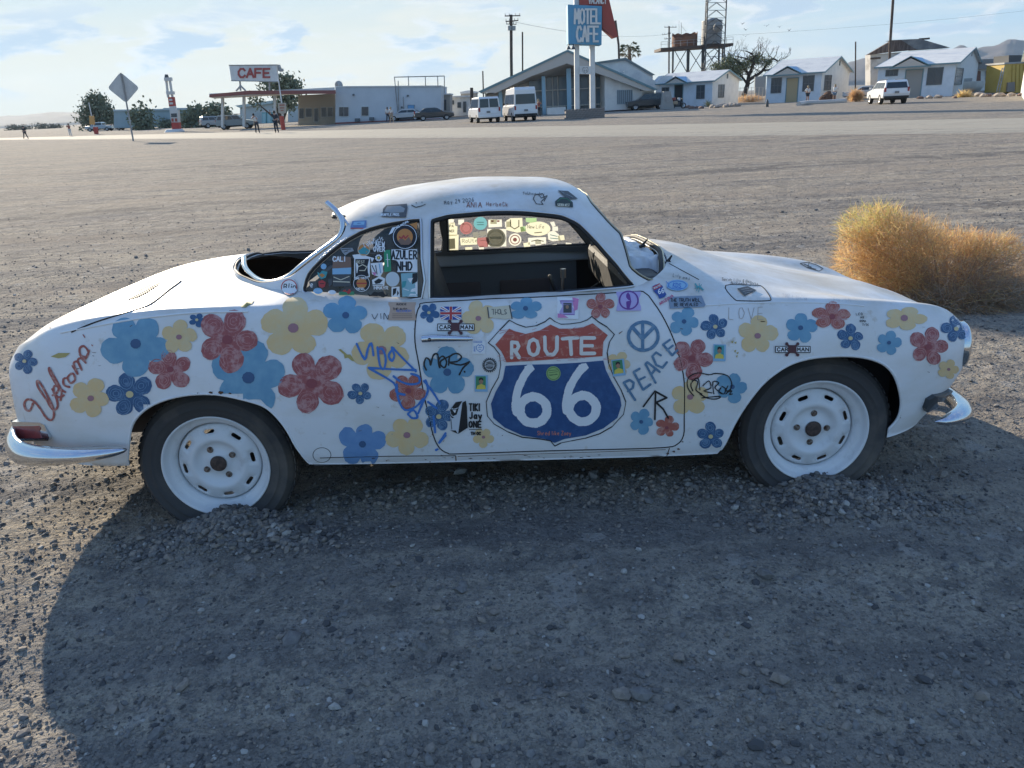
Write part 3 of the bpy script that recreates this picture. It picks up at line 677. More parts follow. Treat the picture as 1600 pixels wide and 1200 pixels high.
# vents on the engine lid
for (u0, v0, L) in ((222, 457, 26), (0, 0, 0)):
    if not L: continue
    mb = MB()
    for k in range(16):
        f = k/15; cu = 201+f*47; cv = 467.5-f*25; hh = 1.2+4.2*math.sin(math.pi*min(1, f*1.02))**.8
        uv = pxpoly(BODY, [(cu-1, cv-hh+1), (cu, cv), (cu+1.6, cv+hh)], 1, closed=False)
        if len(uv) > 1: mb.tube([tuple(p) for p in s3(BODY, uv, .0005)], .0028, n=5)
    mb.build('engine_lid_vent', M_gap, car)
# bumpers
def blade(name, u0, u1, vbase, z, off, hgt, thk, m_, taper0=True, n=46):
    mb = MB(); rings = []; K_ = 14
    for i in range(n):
        f = i/(n-1); u = u0+(u1-u0)*f; p = BODY.ev(np.array(u), np.array(vbase)); nn = snorm(BODY, np.array([u]), np.array([vbase]))[0]; nn[2] = 0; nn /= np.linalg.norm(nn)
        e = 1.0
        d = min(f, 1-f); e = (1-(1-min(1, d/.16))**2)**.5 if d < .16 else 1
        e = max(e, .03); c_ = p+nn*(off*(.35+.65*e)); c_[2] = z(f) if callable(z) else z
        rings.append([tuple(c_+nn*(thk*e*(max(0, math.cos(a))**.8 if math.cos(a) > 0 else .25*math.cos(a)))+np.array([0, 0, hgt*e*math.sin(a)])) for a in np.linspace(0, 2*math.pi, K_, endpoint=False)])
    vs = [q for r_ in rings for q in r_]; mb.add(vs, [(i*K_+k, i*K_+(k+1) % K_, (i+1)*K_+(k+1) % K_, (i+1)*K_+k) for i in range(n-1) for k in range(K_)], 0, True)
    return mb.build(name, m_, car, fix=True)
class MirrorBody: pass
def wrap_blade(name, ua, vb, z, off, hgt, thk):
    # full wrap-around: near side then far side, one mesh
    K_ = 14; pts = []
    U = np.linspace(ua, 0 if ua < 10 else 19, 40)
    for side in (0, 1):
        for i, u in enumerate(U if side == 0 else U[::-1]):
            v = vb if side == 0 else 16-vb; u_ = min(max(u, .02), 18.98); p = BODY.ev(np.array(u_), np.array(v)); nn = snorm(BODY, np.array([u_]), np.array([v]))[0]; nn[2] = 0; nn /= max(1e-6, np.linalg.norm(nn)); d = (i if side == 0 else len(U)-1-i)/11
            pts.append((p, nn, min(1, d), u))
    rings = []
    for p, nn, d, u in pts:
        e = max(.04, (1-(1-d)**2)**.5); c_ = p+nn*off*(.4+.6*e); c_[2] = z(u) if callable(z) else z
        rings.append([tuple(c_+nn*(thk*e*(math.cos(a) if math.cos(a) > 0 else .25*math.cos(a)))+np.array([0, 0, (hgt(u) if callable(hgt) else hgt)*e*math.sin(a)])) for a in np.linspace(0, 2*math.pi, K_, endpoint=False)])
    n = len(rings); vs = [q for r_ in rings for q in r_]; mb = MB()
    mb.add(vs, [(i*K_+k, i*K_+(k+1) % K_, (i+1)*K_+(k+1) % K_, (i+1)*K_+k) for i in range(n-1) for k in range(K_)], 0, True)
    return mb.build(name, M_chrome, car, fix=True)
def path_blade(name, path, hgt, thk):
    P = smooth_poly(path, 8, False); n = len(P); K_ = 16; rings = []; hs_ = np.interp(np.linspace(0, 1, n), np.linspace(0, 1, len(hgt)), hgt)
    for i in range(n):
        d = P[min(i+1, n-1)]-P[max(i-1, 0)]; nn = np.array([d[1], -d[0], 0]); nn /= np.linalg.norm(nn); f = min(i, n-1-i)/(n*.09); e = max(.05, (1-(1-min(1, f))**2)**.5)
        rings += [tuple(P[i]+nn*(thk*e*(max(0, math.cos(a))+.2*min(0, math.cos(a))))+np.array([0, 0, hs_[i]*e*math.sin(a)])) for a in np.linspace(0, 2*math.pi, K_, endpoint=False)]
    mb = MB(); mb.add(rings, [(i*K_+k, i*K_+(k+1) % K_, (i+1)*K_+(k+1) % K_, (i+1)*K_+k) for i in range(n-1) for k in range(K_)], 0, True); mb.add(rings[:K_], [tuple(range(K_))]); mb.add(rings[-K_:], [tuple(range(K_))])
    return mb.build(name, M_chrome, car, fix=True)
hp_ = [(-.285, -.795, .395), (-.42, -.805, .39), (-.55, -.79, .385), (-.66, -.755, .38), (-.74, -.70, .378), (-.805, -.61, .378), (-.86, -.47, .378), (-.905, -.27, .378), (-.925, 0, .378)]
path_blade('rear_bumper', hp_+[(x, -y, z) for x, y, z in hp_[::-1][1:]], [.026, .032, .046, .062, .066, .066, .066, .062, .046, .032, .026], -.045)
0 and wrap_blade('rear_bumper', 5.85, 1.0, lambda u: .315+.075*min(1, max(0, (u-1.8)/4)), .028, lambda u: .052-.022*min(1, max(0, (u-2.5)/3)), .03)
wrap_blade('front_bumper', 14.35, 0.8, .275, .045, .034, .06)
# generic decal / raised piece machinery (all shapes lie on the car's own skin)
def cast(u, v, far=False):
    o, d = raylocal(u, v)
    if far: o = o+d*((.05-o[1])/d[1])
    best = None
    for S in ((DOME,) if far else (BODY, DOME)):
        h = S.bvh.ray_cast(Vector(o), Vector(d))
        if h[0] is not None and (best is None or h[3] < best[1]): best = (S, h[3])
    if best is None: return None
    S = best[0]; uv, dist = hit(S, o, d); return S, uv
def circ(cx, cy, r, ry=None, n=20, a0=0): ry = ry or r; return [(cx+r*math.cos(a0+2*math.pi*k/n), cy+ry*math.sin(a0+2*math.pi*k/n)) for k in range(n)]
def rot(pts, cx, cy, a):
    c_, s_ = math.cos(a), math.sin(a); return [(cx+(x-cx)*c_-(y-cy)*s_, cy+(x-cx)*s_+(y-cy)*c_) for x, y in pts]
def rect(x0, y0, x1, y1, a=0): return rot([(x0, y0), (x1, y0), (x1, y1), (x0, y1)], (x0+x1)/2, (y0+y1)/2, a)
def stroke(pts, w, jit=0.0):
    P = np.array(pts, float); out_ = []; h = w/2
    for i in range(len(P)-1):
        a, b = P[i], P[i+1]; d = b-a; L = np.linalg.norm(d)
        if L < 1e-6: continue
        n_ = np.array([-d[1], d[0]])/L*h*(1+jit*random.uniform(-1, 1)); out_.append([tuple(a+n_), tuple(b+n_), tuple(b-n_), tuple(a-n_)])
    if w > 1.2:
        for p in P: out_.append(circ(p[0], p[1], h, n=8, a0=.3))
    return out_
DEC_T = [0]
def decal(name, polys, m_, layer=0, holes=(), parent=None, far=False, base=.0011, step=7, raise_=0.0):
    polys = [p for p in polys if len(p) >= 3]
    if not polys: return None
    vs = []; fs = []
    for p in polys:
        a = sum(p[i][0]*p[(i+1) % len(p)][1]-p[(i+1) % len(p)][0]*p[i][1] for i in range(len(p)))
        if abs(a) < 1e-3: continue
        if a < 0: p = p[::-1]
        b = len(vs); vs += [Vector((x, y)) for x, y in p]; fs.append(list(range(b, b+len(p))))
    A = np.array([tuple(v) for v in vs]); lo = A.min(0); hi = A.max(0); ed = []
    for h in holes: b = len(vs); vs += [Vector(p) for p in h]; ed += [(b+i, b+(i+1) % len(h)) for i in range(len(h))]
    if (hi-lo).max() > step*1.6:
        g = np.stack(np.meshgrid(np.arange(lo[0]+step/2, hi[0], step), np.arange(lo[1]+step/2, hi[1], step)), -1).reshape(-1, 2)
        g = g+np.random.default_rng(1).uniform(-.4, .4, g.shape); vs += [Vector(p) for p in g]
    r = geometry.delaunay_2d_cdt(vs, ed, fs, 0, 1e-5)
    P = np.array([tuple(q) for q in r[0]]); T = np.array([tuple(f) for f, of in zip(r[2], r[5]) if of and len(f) == 3])
    if not len(T): return None
    C_ = P[T].mean(1)
    for h in holes: T = T[~inpoly(C_, h)]; C_ = P[T].mean(1) if len(T) else C_
    used = np.unique(T); loc = {}; off = base+.00035*layer; grp = {}
    for i in used:
        h = cast(P[i][0], P[i][1], far)
        if h is not None: grp.setdefault(id(h[0]), (h[0], [], []))[1].append(i); grp[id(h[0])][2].append(h[1])
    for S, ii, uvs in grp.values():
        uvs = np.array(uvs)
        if S is BODY:
            ok_ = ~(inpoly(uvs, ra) | inpoly(uvs, fa)); uvs = uvs[ok_]; ii = [i for i, q in zip(ii, ok_) if q]
            if not len(ii): continue
        a_ = S.ev(uvs[:, 0], uvs[:, 1]); n_ = snorm(S, uvs[:, 0], uvs[:, 1])
        for i, a, nn in zip(ii, a_, n_): loc[i] = (a, nn) if raise_ else (a-nn*(.012+off) if far else a+nn*off)
    T = [t_ for t_ in T if all(i in loc for i in t_)]
    if not T: return None
    used = sorted({int(i) for t_ in T for i in t_}); mp = {u: k for k, u in enumerate(used)}
    if raise_:
        n = len(used); V = [loc[i][0]-loc[i][1]*.004 for i in used]+[loc[i][0]+loc[i][1]*raise_ for i in used]; F_ = []
        e = {}
        for t_ in T:
            q = [mp[int(i)] for i in t_]; F_.append([n+i for i in q]); F_.append(q[::-1])
            for k in range(3): e[(q[k], q[(k+1) % 3])] = 1
        for (a, b) in list(e):
            if (b, a) not in e: F_.append([a, b, n+b, n+a])
        me = bpy.data.meshes.new(name); me.from_pydata([tuple(p) for p in V], [], [tuple(f) for f in F_]); me.materials.append(m_)
        bm = bmesh.new(); bm.from_mesh(me); bmesh.ops.recalc_face_normals(bm, faces=bm.faces); bm.to_mesh(me); bm.free(); return link(name, me, parent or car)
    V = np.array([loc[i] for i in used]); T = np.array([[mp[int(i)] for i in t_] for t_ in T])
    e = np.stack([np.linalg.norm(V[T[:, i]]-V[T[:, (i+1) % 3]], axis=1) for i in range(3)], 1).max(1); T = T[e < .14]
    if not len(T): return None
    a, b_, c_ = V[T[:, 0]], V[T[:, 1]], V[T[:, 2]]; fn = np.cross(b_-a, c_-a); o, d = raylocal(800, 600); bad = (fn*(a-o)).sum(1) > 0; T[bad] = T[bad][:, ::-1]
    return link(name, npmesh(name, V, T, m_), parent or car)
# lamps, handle
M_red = mat('faded_red_lens', (.30, .055, .05), .25, spec=.5, coat=.4, n1=(30, (.22, .05, .05), .4, .6))
def wedge(name, poly, m_, o_, dep, parent):
    F_ = [onY(u, v, -.585-.0022*(u-20)-o_) for u, v in poly]; mb = MB(); n = len(F_); mb.add([tuple(q) for q in F_]+[tuple(q+np.array([.02, dep, 0])) for q in F_], [tuple(range(n)), tuple(range(2*n-1, n-1, -1))]+[(i, n+i, n+(i+1) % n, (i+1) % n) for i in range(n)]); return mb.build(name, m_, parent, fix=True)
tl = wedge('tail_light', [(18,659),(61,660),(69,664),(77,684),(75,689),(22,689)], M_chrome, 0, .14, car)
tl2 = wedge('lens', [(20,666),(60,665.5),(63,669),(61,674),(65,684.5),(24,685.5)], M_red, .004, .02, tl)
for s_x in (1,):
    mb = MB(); mb.box((-.79, .60, .47), (.10, .16, .07)); mb.build('tail_light', M_chrome, car)
fl = decal('indicator_lamp', [[(1446,622),(1456,616),(1482,607),(1481,625),(1470,633),(1443,641),(1441,636)]], mat('dark_lamp_glass', (.05, .055, .06), .3), raise_=.02)
hp = [onY(u, v, -.84) for u, v in ((659,530),(680,528.5),(710,529),(739,529.5))]
mb = MB(); mb.tube([tuple(p) for p in smooth_poly(hp, 3, False)], [.0125, .0135, .0135, .013, .012, .0115, .0105, .0095, .0085, .006], n=10)
for u, v in ((668, 530), (730, 530)): p = onY(u, v, -.84); mb.cyl(tuple(p), tuple(p+np.array([0, .03, 0])), .009, n=8)
hd = mb.build('door_handle', M_chrome, car)
mb = MB(); p = onY(671, 531, -.853); mb.cyl(tuple(p), tuple(p+np.array([0, .006, 0])), .007, n=12); o = mb.build('lock_barrel', M_gap, hd)
# head lamps
for sgn in (-1, 1):
    mb = MB(); cx0, cy0, cz0 = 3.035, sgn*.575, .560
    prof = [(.092, -.03), (.096, 0), (.090, .010), (.083, .012), (.082, .004)]
    mb.lathe(prof, 28, lambda a, b_, h: (cx0+h, cy0+a*(1 if sgn < 0 else 1)+h*0, cz0+b_)); hl = mb.build('headlight', M_chrome, car)
    mb = MB(); mb.lathe([(.082, .004), (.05, .018), (.02, .023), (.001, .024)], 24, lambda a, b_, h: (cx0+h, cy0+a, cz0+b_)); mb.build('lens', mat('lamp_glass', (.6, .62, .62), .1, spec=.6), hl)
    for q in (hl,):
        piv = Vector((cx0, cy0, cz0)); q.matrix_local = Matrix.Translation(piv) @ Matrix.Rotation(sgn*R(14), 4, 'Z') @ Matrix.Translation(-piv)
# ---------------- wheels
M_rim = mat('chipped_white_wheel_paint', (.70, .71, .72), .4, n1=(14, (.50, .50, .49), .55, .8), n2=(38, (.12, .07, .05), .70, .74), bump=(16, .15, .004))
def make_wheel():
    root = empty('wheel', (0, 0, 0)); root.parent = car
    mb = MB()
    tp = [(.206, -.066), (.214, -.074), (.235, -.081), (.246, -.0822), (.248, -.0848), (.251, -.0848), (.253, -.0825), (.262, -.083), (.282, -.080), (.284, -.0818), (.287, -.081), (.290, -.077), (.302, -.068), (.310, -.058), (.314, -.045), (.3155, -.02), (.3155, .02), (.314, .045), (.308, .062), (.288, .078), (.25, .083), (.214, .074), (.206, .066)]
    tp = [(r_ if r_ < .25 else .25+(r_-.25)*.90, h) for r_, h in tp]; mb.lathe(tp, 72, lambda a, b_, h: (a, h, b_)); tyre = mb.build('tyre', M_tyre, root)
    mb = MB()
    for k in range(60):                                                     # tread blocks
        a = 2*math.pi*k/60
        for yy in (-.046, -.016, .016, .046):
            mb.box((math.cos(a+yy*1.5)*.3079, yy, math.sin(a+yy*1.5)*.3079), (.004, .022, .022), rot=Matrix.Rotation(-(a+yy*1.5), 3, 'Y'))
    mb.build('tread', M_tyre, tyre)
    mb = MB(); rp = [(.200, -.050), (.209, -.066), (.214, -.0745), (.213, -.078), (.208, -.078), (.203, -.070), (.199, -.055), (.188, -.046), (.178, -.044), (.171, -.030), (.168, -.012), (.168, .05), (.20, .066)]
    mb.lathe(rp, 72, lambda a, b_, h: (a, h, b_)); rim = mb.build('rim', M_rim, root)
    mb = MB(); mb.tube([(math.cos(a)*.205, -.052, math.sin(a)*.205) for a in np.linspace(0, 6.283, 49)[:-1]], .0035, n=5, closed=True); mb.build('rim_bead', M_rust, rim)
    # disc with slots
    holes = []
    for k in range(8):
        a = k*math.pi/4+.26; cxx, czz = .139*math.cos(a), .139*math.sin(a); tx, tz = -math.sin(a), math.cos(a); h = []
        for q in range(16):
            b_ = 2*math.pi*q/16; lx = .0105*math.cos(b_)+(.011 if math.cos(b_) > 0 else -.011); lz = .0085*math.sin(b_); h.append((cxx+tx*lx+math.cos(a)*lz, czz+tz*lx+math.sin(a)*lz))
        holes.append(h)
    rr = [.028, .034, .045, .075, .085, .098, .108, .122, .150, .160, .168]; dd = [-.040, -.043, -.030, -.028, -.036, -.046, -.048, -.040, -.036, -.028, -.012]
    vs = []; ed = []
    for rad, nn in ((.168, 72), (.030, 28)): b0 = len(vs); vs += [Vector((rad*math.cos(2*math.pi*k/nn), rad*math.sin(2*math.pi*k/nn))) for k in range(nn)]; ed += [(b0+k, b0+(k+1) % nn) for k in range(nn)]
    for h in holes: b0 = len(vs); vs += [Vector(p) for p in h]; ed += [(b0+k, b0+(k+1) % 16) for k in range(16)]
    for rad, nn in ((.160, 64), (.036, 28), (.045, 32), (.06, 36), (.075, 40), (.085, 44), (.092, 48), (.098, 48), (.108, 52), (.116, 56)):
        vs += [Vector((rad*math.cos(2*math.pi*(k+.5)/nn), rad*math.sin(2*math.pi*(k+.5)/nn))) for k in range(nn)]
    r = geometry.delaunay_2d_cdt(vs, ed, [], 0, 1e-7); P = np.array([tuple(p) for p in r[0]]); T = np.array([tuple(f) for f in r[2]]); C_ = P[T].mean(1); rc = np.hypot(C_[:, 0], C_[:, 1])
    k_ = (rc < .168) & (rc > .0295)
    for h in holes: k_ &= ~inpoly(C_, h)
    T = T[k_]; rad = np.hypot(P[:, 0], P[:, 1]); V = np.stack([P[:, 0], np.interp(rad, rr, dd), P[:, 1]], 1); used = np.unique(T); mp = -np.ones(len(P), int); mp[used] = np.arange(len(used))
    disc = link('disc', npmesh('disc', V[used], mp[T][:, ::-1], M_rim), root)
    md = disc.modifiers.new('thick', 'SOLIDIFY'); md.thickness = .004; md.offset = 1
    mb = MB(); mb.lathe([(.033, -.046), (.030, -.052), (.022, -.0535), (.001, -.055)], 24, lambda a, b_, h: (a, h, b_)); mb.build('hub', mat('rusty_hub', (.10, .065, .05), .7, n1=(60, (.05, .035, .03), .4, .6)), root)
    for k in range(4):
        a = k*math.pi/2+.62; c_ = (.062*math.cos(a), -.026, .062*math.sin(a))
        mb = MB(); mb.cyl(c_, (c_[0], -.040, c_[2]), .0095, .0085, n=6); mb.cyl(c_, (c_[0], -.032, c_[2]), .013, n=14); mb.build('wheel_bolt', mat('worn_steel', (.32, .29, .26), .4, metal=.7, n1=(80, (.12, .07, .05), .45, .6)), root)
    mb = MB(); mb.cyl((0, .0, 0), (0, .06, 0), .115, n=28); mb.cyl((0, .06, 0), (0, .45, 0), .03, n=10); mb.build('brake_drum', M_dark, root)
    return root
w0 = make_wheel(); w0.location = (0, -.628, .2675); w0.rotation_euler = (R(1.5), R(8), 0)
for x, y, rz_, sp, sc_w in ((2.403, -.632, 0, 40, 1), (0, .628, math.pi, 20, 1), (2.403, .632, math.pi, 70, 1)):
    w_ = copy_tree(w0, car); w_.location = (x, y, .2675); w_.rotation_euler = (0, R(sp), rz_)
# ---------------- underside and interior
mb = MB()
mb.box((1.2, 0, .265), (1.62, 1.44, .03)); mb.box((.60, 0, .42), (.03, 1.40, .34)); mb.box((1.97, 0, .46), (.03, 1.42, .36))
mb.build('floor_pan', M_dark, car)
mb = MB(); mb.box((2.4, .50, .45), (.8, .02, .36)); mb.box((2.4, -.48, .45), (.8, .02, .36)); mb.box((2.4, 0, .30), (.78, .94, .02)); mb.build('luggage_well', M_dark, car)
mb = MB(); mb.box((-.35, 0, .42), (.5, .62, .26)); mb.box((.28, 0, .36), (.6, .4, .2)); mb.box((-.25, 0, .66), (.8, 1.0, .02)); mb.cyl((0, -.6, .2675), (0, .6, .2675), .035, n=12); mb.build('engine_and_gearbox', M_dark, car, bevel=.012)
for yy in (.45, -.45):
    mb = MB(); mb.box((.05, yy, .60), (.5, .02, .30)); mb.build('inner_wing', M_dark, car)
mb = MB(); mb.box((.52, 0, .74), (.34, 1.30, .03)); mb.box((.30, 0, .80), (.03, 1.1, .14)); mb.build('parcel_shelf', M_headl, car)
M_seat = mat('black_vinyl_seat', (.11, .108, .105), .55, n1=(6, (.11, .105, .10), .45, .6), bump=(12, .3, .01))
def pad(c_, d_, rx=0, ry=0, m_=M_seat, nm='seat', par=None):
    mb = MB(); mb.box((0, 0, 0), d_); o = mb.build(nm, m_, par or car, bevel=min(d_)*.32); o.location = c_; o.rotation_euler = (rx, ry, 0)
    for p in o.data.polygons: p.use_smooth = True
    return o
for sgn in (-1, 1):
    st = pad((1.12, sgn*.34, .47), (.50, .50, .14), 0, R(-6)); pad((-.27, 0, .31), (.13, .49, .56), 0, R(-10), nm='seat_back', par=st); pad((-.325, 0, .60), (.09, .27, .18), 0, R(-10), nm='head_rest', par=st)
pad((.62, 0, .52), (.34, 1.1, .12), nm='rear_bench')
mb = MB(); mb.box((1.15, .735, .62), (.92, .02, .44)); mb.build('door_card', mat('dark_door_card', (.20, .20, .20), .7), car)
for x0 in (.93, 1.32): pad((x0, .722, .58), (.28, .02, .26), m_=mat('brown_door_pocket', (.15, .12, .11), .8), nm='door_pocket')
mb = MB(); mb.box((1.18, .715, .845), (1.02, .035, .085)); mb.build('door_top_rail', mat('grey_painted_rail', (.45, .46, .465), .55), car, bevel=.01)
mb = MB(); mb.box((1.74, 0, .83), (.16, 1.22, .16)); mb.build('dashboard', mat('dashboard_black', (.04, .04, .042), .6, bump=(20, .3, .01)), car, bevel=.03)
mb = MB(); mb.tube([(1.50-.19*math.sin(a)*.35, .34+.19*math.cos(a), .60+.19*math.sin(a)*.94) for a in np.linspace(0, 6.283, 33)[:-1]], .011, n=8, closed=True); mb.cyl((1.50, .34, .60), (1.75, .34, .76), .02, n=10)
for a in (0, 2.1, 4.2): mb.cyl((1.50, .34, .60), (1.50-.19*math.sin(a)*.35, .34+.19*math.cos(a), .60+.19*math.sin(a)*.94), .008, n=6)
mb.build('steering_wheel', M_rub, car)
p0 = onY(878, 468, 0.0); p1 = onY(880, 424, 0.0); mb = MB(); mb.cyl(tuple(p0), tuple(p1), .006, n=8); mb.cyl(tuple(p1-np.array([0, 0, .03])), tuple(p1+np.array([0, 0, .012])), .013, n=10); mb.build('gear_lever', M_chrome2, car)
# crumpled white sheet over the dashboard
gxx = np.linspace(1.665, 1.845, 50); gyy = np.linspace(-.42, .56, 120); X, Y = np.meshgrid(gxx, gyy)
Z = .945-.05*((X-1.70)/.15)**2*(X < 1.70)+.028*np.abs(fbm(X*28+Y*6, Y*9, 4, 33))+.012*np.sin(X*120+fbm(X*8, Y*8, 2, 4)*14)*.5
Z = Z-.10*np.clip((np.abs(Y-.07)-.42)/.07, 0, 1)
I = np.arange(X.size).reshape(X.shape); q = np.stack([I[:-1, :-1], I[:-1, 1:], I[1:, 1:], I[1:, :-1]], -1).reshape(-1, 4)
o = link('dashboard_cover', npmesh('dashboard_cover', np.stack([X, Y, Z], -1).reshape(-1, 3), q, mat('crumpled_white_sheet', (.62, .64, .66), .5)), car)
# wiper stubs
for (u, v, y), (u2, v2, y2) in (((1004, 383, -.05), (1012, 373, -.05)), ((1043, 409, -.42), (1050, 399, -.42))):
    mb = MB(); a = onY(u, v, y); b_ = onY(u2, v2, y2); mb.cyl(tuple(a), tuple(b_), .007, .003, n=6); mb.cyl(tuple(a-np.array([.015, 0, .008])), tuple(a+np.array([.012, 0, .0])), .008, n=6); mb.build('wiper_stub', M_rub, car)
# quarter glass stays behind its stickers; B-pillar inner post
mb = MB(); a = onY(674, 466, -.62); b_ = onY(675, 346, -.50); mb.cyl(tuple(a), tuple(b_), .010, n=8); mb.build('window_channel', M_rub, car)
# ------------------------------------------------------------------ paint, lettering and stickers on the car
FB = dict(
 B=mat('flower_light_blue', (.14, .31, .45), .6, n1=(18, (.20, .38, .50), .4, .7)),
 D=mat('flower_dark_blue', (.045, .115, .235), .6, n1=(48, (.12, .22, .36), .52, .66)),
 C=mat('flower_mid_blue', (.13, .26, .48), .6, n1=(26, (.17, .31, .52), .4, .7)),
 Y=mat('flower_yellow', (.70, .50, .25), .6, n1=(26, (.66, .53, .32), .4, .7)),
 R=mat('flower_red', (.35, .10, .10), .6, n1=(42, (.50, .27, .26), .47, .62)),
 O=mat('flower_orange_red', (.40, .12, .09), .6, n1=(45, (.50, .26, .21), .50, .62)))
M_scr = mat('scribbled_pink_red', (.52, .25, .24), .6)
M_scrb = mat('scribbled_pale_blue', (.17, .29, .43), .6)
CEN = dict(B=mat('flower_centre_blue', (.05, .11, .22), .6), D=mat('flower_centre_yellow', (.60, .50, .28), .6), C=MATS['flower_centre_blue'], Y=mat('flower_centre_mauve', (.36, .18, .20), .6), R=mat('flower_centre_red', (.28, .07, .08), .6))
CEN['O'] = CEN['R']
INK = lambda n, c, r=.5: mat('ink_'+n, c, r)
K_ = INK('black', (.018, .018, .02)); W_ = INK('white', (.74, .75, .76)); NV = mat('shield_blue', (.025, .075, .20), .55, n1=(30, (.04, .105, .25), .45, .7), n2=(70, (.10, .18, .33), .66, .74))
RDs = mat('shield_red', (.42, .085, .06), .55, n1=(38, (.55, .24, .17), .54, .66)); GR = INK('green', (.06, .24, .12)); TL = INK('teal', (.06, .30, .32)); PK = INK('pink', (.60, .22, .42)); LV = INK('lavender', (.45, .38, .62))
RD = INK('red', (.45, .05, .05)); OR = INK('orange', (.55, .22, .06)); YL = INK('yellow', (.65, .52, .10)); BL = INK('blue', (.06, .18, .50)); GY = INK('grey', (.28, .29, .30)); LB = INK('light_blue', (.25, .45, .62)); BR = INK('brown', (.22, .13, .09)); SK = INK('skin', (.35, .20, .13)); CR_ = INK('cream', (.62, .56, .42)); DG = INK('dark_grey', (.07, .075, .08)); PU = INK('purple', (.16, .05, .25)); TAN = INK('tan', (.48, .33, .24)); MB_ = INK('marker_blue', (.05, .18, .50)); SKR = mat('lettering_red', (.36, .10, .08), .6, n1=(60, (.5, .28, .24), .5, .62))
PCB = mat('lettering_grey_blue', (.10, .20, .31), .6, n1=(60, (.18, .29, .40), .5, .66))
def petals(cx, cy, r, ry, a0, seed, n=5, depth=.42):
    rr = random.Random(seed); L = []; ja = [rr.uniform(-.13, .13) for _ in range(n)]; jr = [rr.uniform(.88, 1.08) for _ in range(n)]; M_ = 14
    for k in range(n):
        for q in range(M_):
            f = q/M_-.5; sh = (math.cos(math.pi*f))**.62; rad = r*jr[k]*((1-depth)+depth*sh); a = a0+2*math.pi*(k+f)/n+ja[k]*math.cos(math.pi*f)
            rad *= 1+rr.uniform(-.018, .018); L.append((cx+rad*math.cos(a), cy+rad*math.sin(a)*ry/r))
    return L, ja, jr
FL = [(40,565,19,'D',0,0),(213,537,52,'B',0,.3),(280,527,27,'Y',0,-1.5),(309,500,15,'D',11,-1.2),(267,577,33,'R',0,-.4),(142,622,31,'Y',0,-1.2),(204,616,36,'D',0,.7),
 (389,589,62,'B',0,-1.4),(356,530,49,'R',0,.1),(459,513,50,'Y',0,-1.5),(487,598,52,'R',0,-.75),(541,493,35,'B',29,-1.5),(597,546,46,'Y',0,-.8),(563,614,19,'D',0,-.9),(638,611,29,'O',0,.3),
 (566,693,35,'C',0,-1.45),(636,680,33,'Y',0,.35),(699,582,40,'B',0,-1.6),(671,489,16,'D',0,-1),(686,650,25,'D',0,-1.3),(747,497,27,'Y',0,-1.8),(755,683,16,'Y',0,.3),(821,482,25,'B',18,-1.5),
 (938,479,22,'O',0,-1.6),(967,568,19,'Y',0,-1.2),(1002,658,20,'B',0,-1.2),(1042,667,18,'O',0,-1.3),(1069,503,23,'B',0,-1.2),(1117,511,21,'D',0,-1.7),(1081,559,33,'R',0,-1.1),(1078,620,29,'Y',0,-1.5),
 (1143,605,25,'B',0,-1.2),(1111,681,22,'D',0,-1.6),(1183,524,30,'Y',0,-1.45),(1250,513,25,'B',0,-1.5),(1299,494,29,'O',20,-1.5),(1329,528,21,'D',0,-1.55),(1388,536,20,'B',0,-1.3),(1413,498,34,'Y',19,-1.2),
 (1451,542,31,'R',0,-1.3),(1493,514,22,'D',0,-.5),(1481,577,16,'Y',0,-1.2)]
for i, (x, y, r, k, ry, a0) in enumerate(FL):
    ry = ry or r*.96; r_small = k in 'RDO'
    P, ja, jr = petals(x, y, r*1.04, ry*1.04, a0, i, depth=.50 if r_small else .38)
    fo = decal('painted_flower', [P], FB[k], 1+(i % 3), step=9)
    if not fo: continue
    if k in 'ROD' and r > 18:
        pol = []; rr = random.Random(i+50)
        for q in range(5):
            a = a0+2*math.pi*q/5+ja[q]; cxx, cyy = x+.62*r*math.cos(a), y+.62*ry*math.sin(a)
            for s_ in ((.30, .21, .11) if r > 24 else (.26, .14)):
                n_ = 11; pts = [(cxx+r*s_*(1.15*math.cos(t_)*math.cos(a)-math.sin(t_)*math.sin(a))+rr.uniform(-.5, .5), cyy+r*s_*(1.15*math.cos(t_)*math.sin(a)+math.sin(t_)*math.cos(a))+rr.uniform(-.5, .5)) for t_ in np.linspace(rr.uniform(0, 2), 5+rr.uniform(0, 3), n_)]
                pol += stroke(pts, rr.uniform(.5, 1.05), .3)
        decal('brush_marks', pol, M_scr if k != 'D' else M_scrb, 5, parent=fo)
    decal('flower_centre', [circ(x+random.uniform(-1, 1), y+random.uniform(-1, 1), r*(.16 if k in 'BC' else .17), r*.15, 10)], CEN[k], 6, parent=fo)

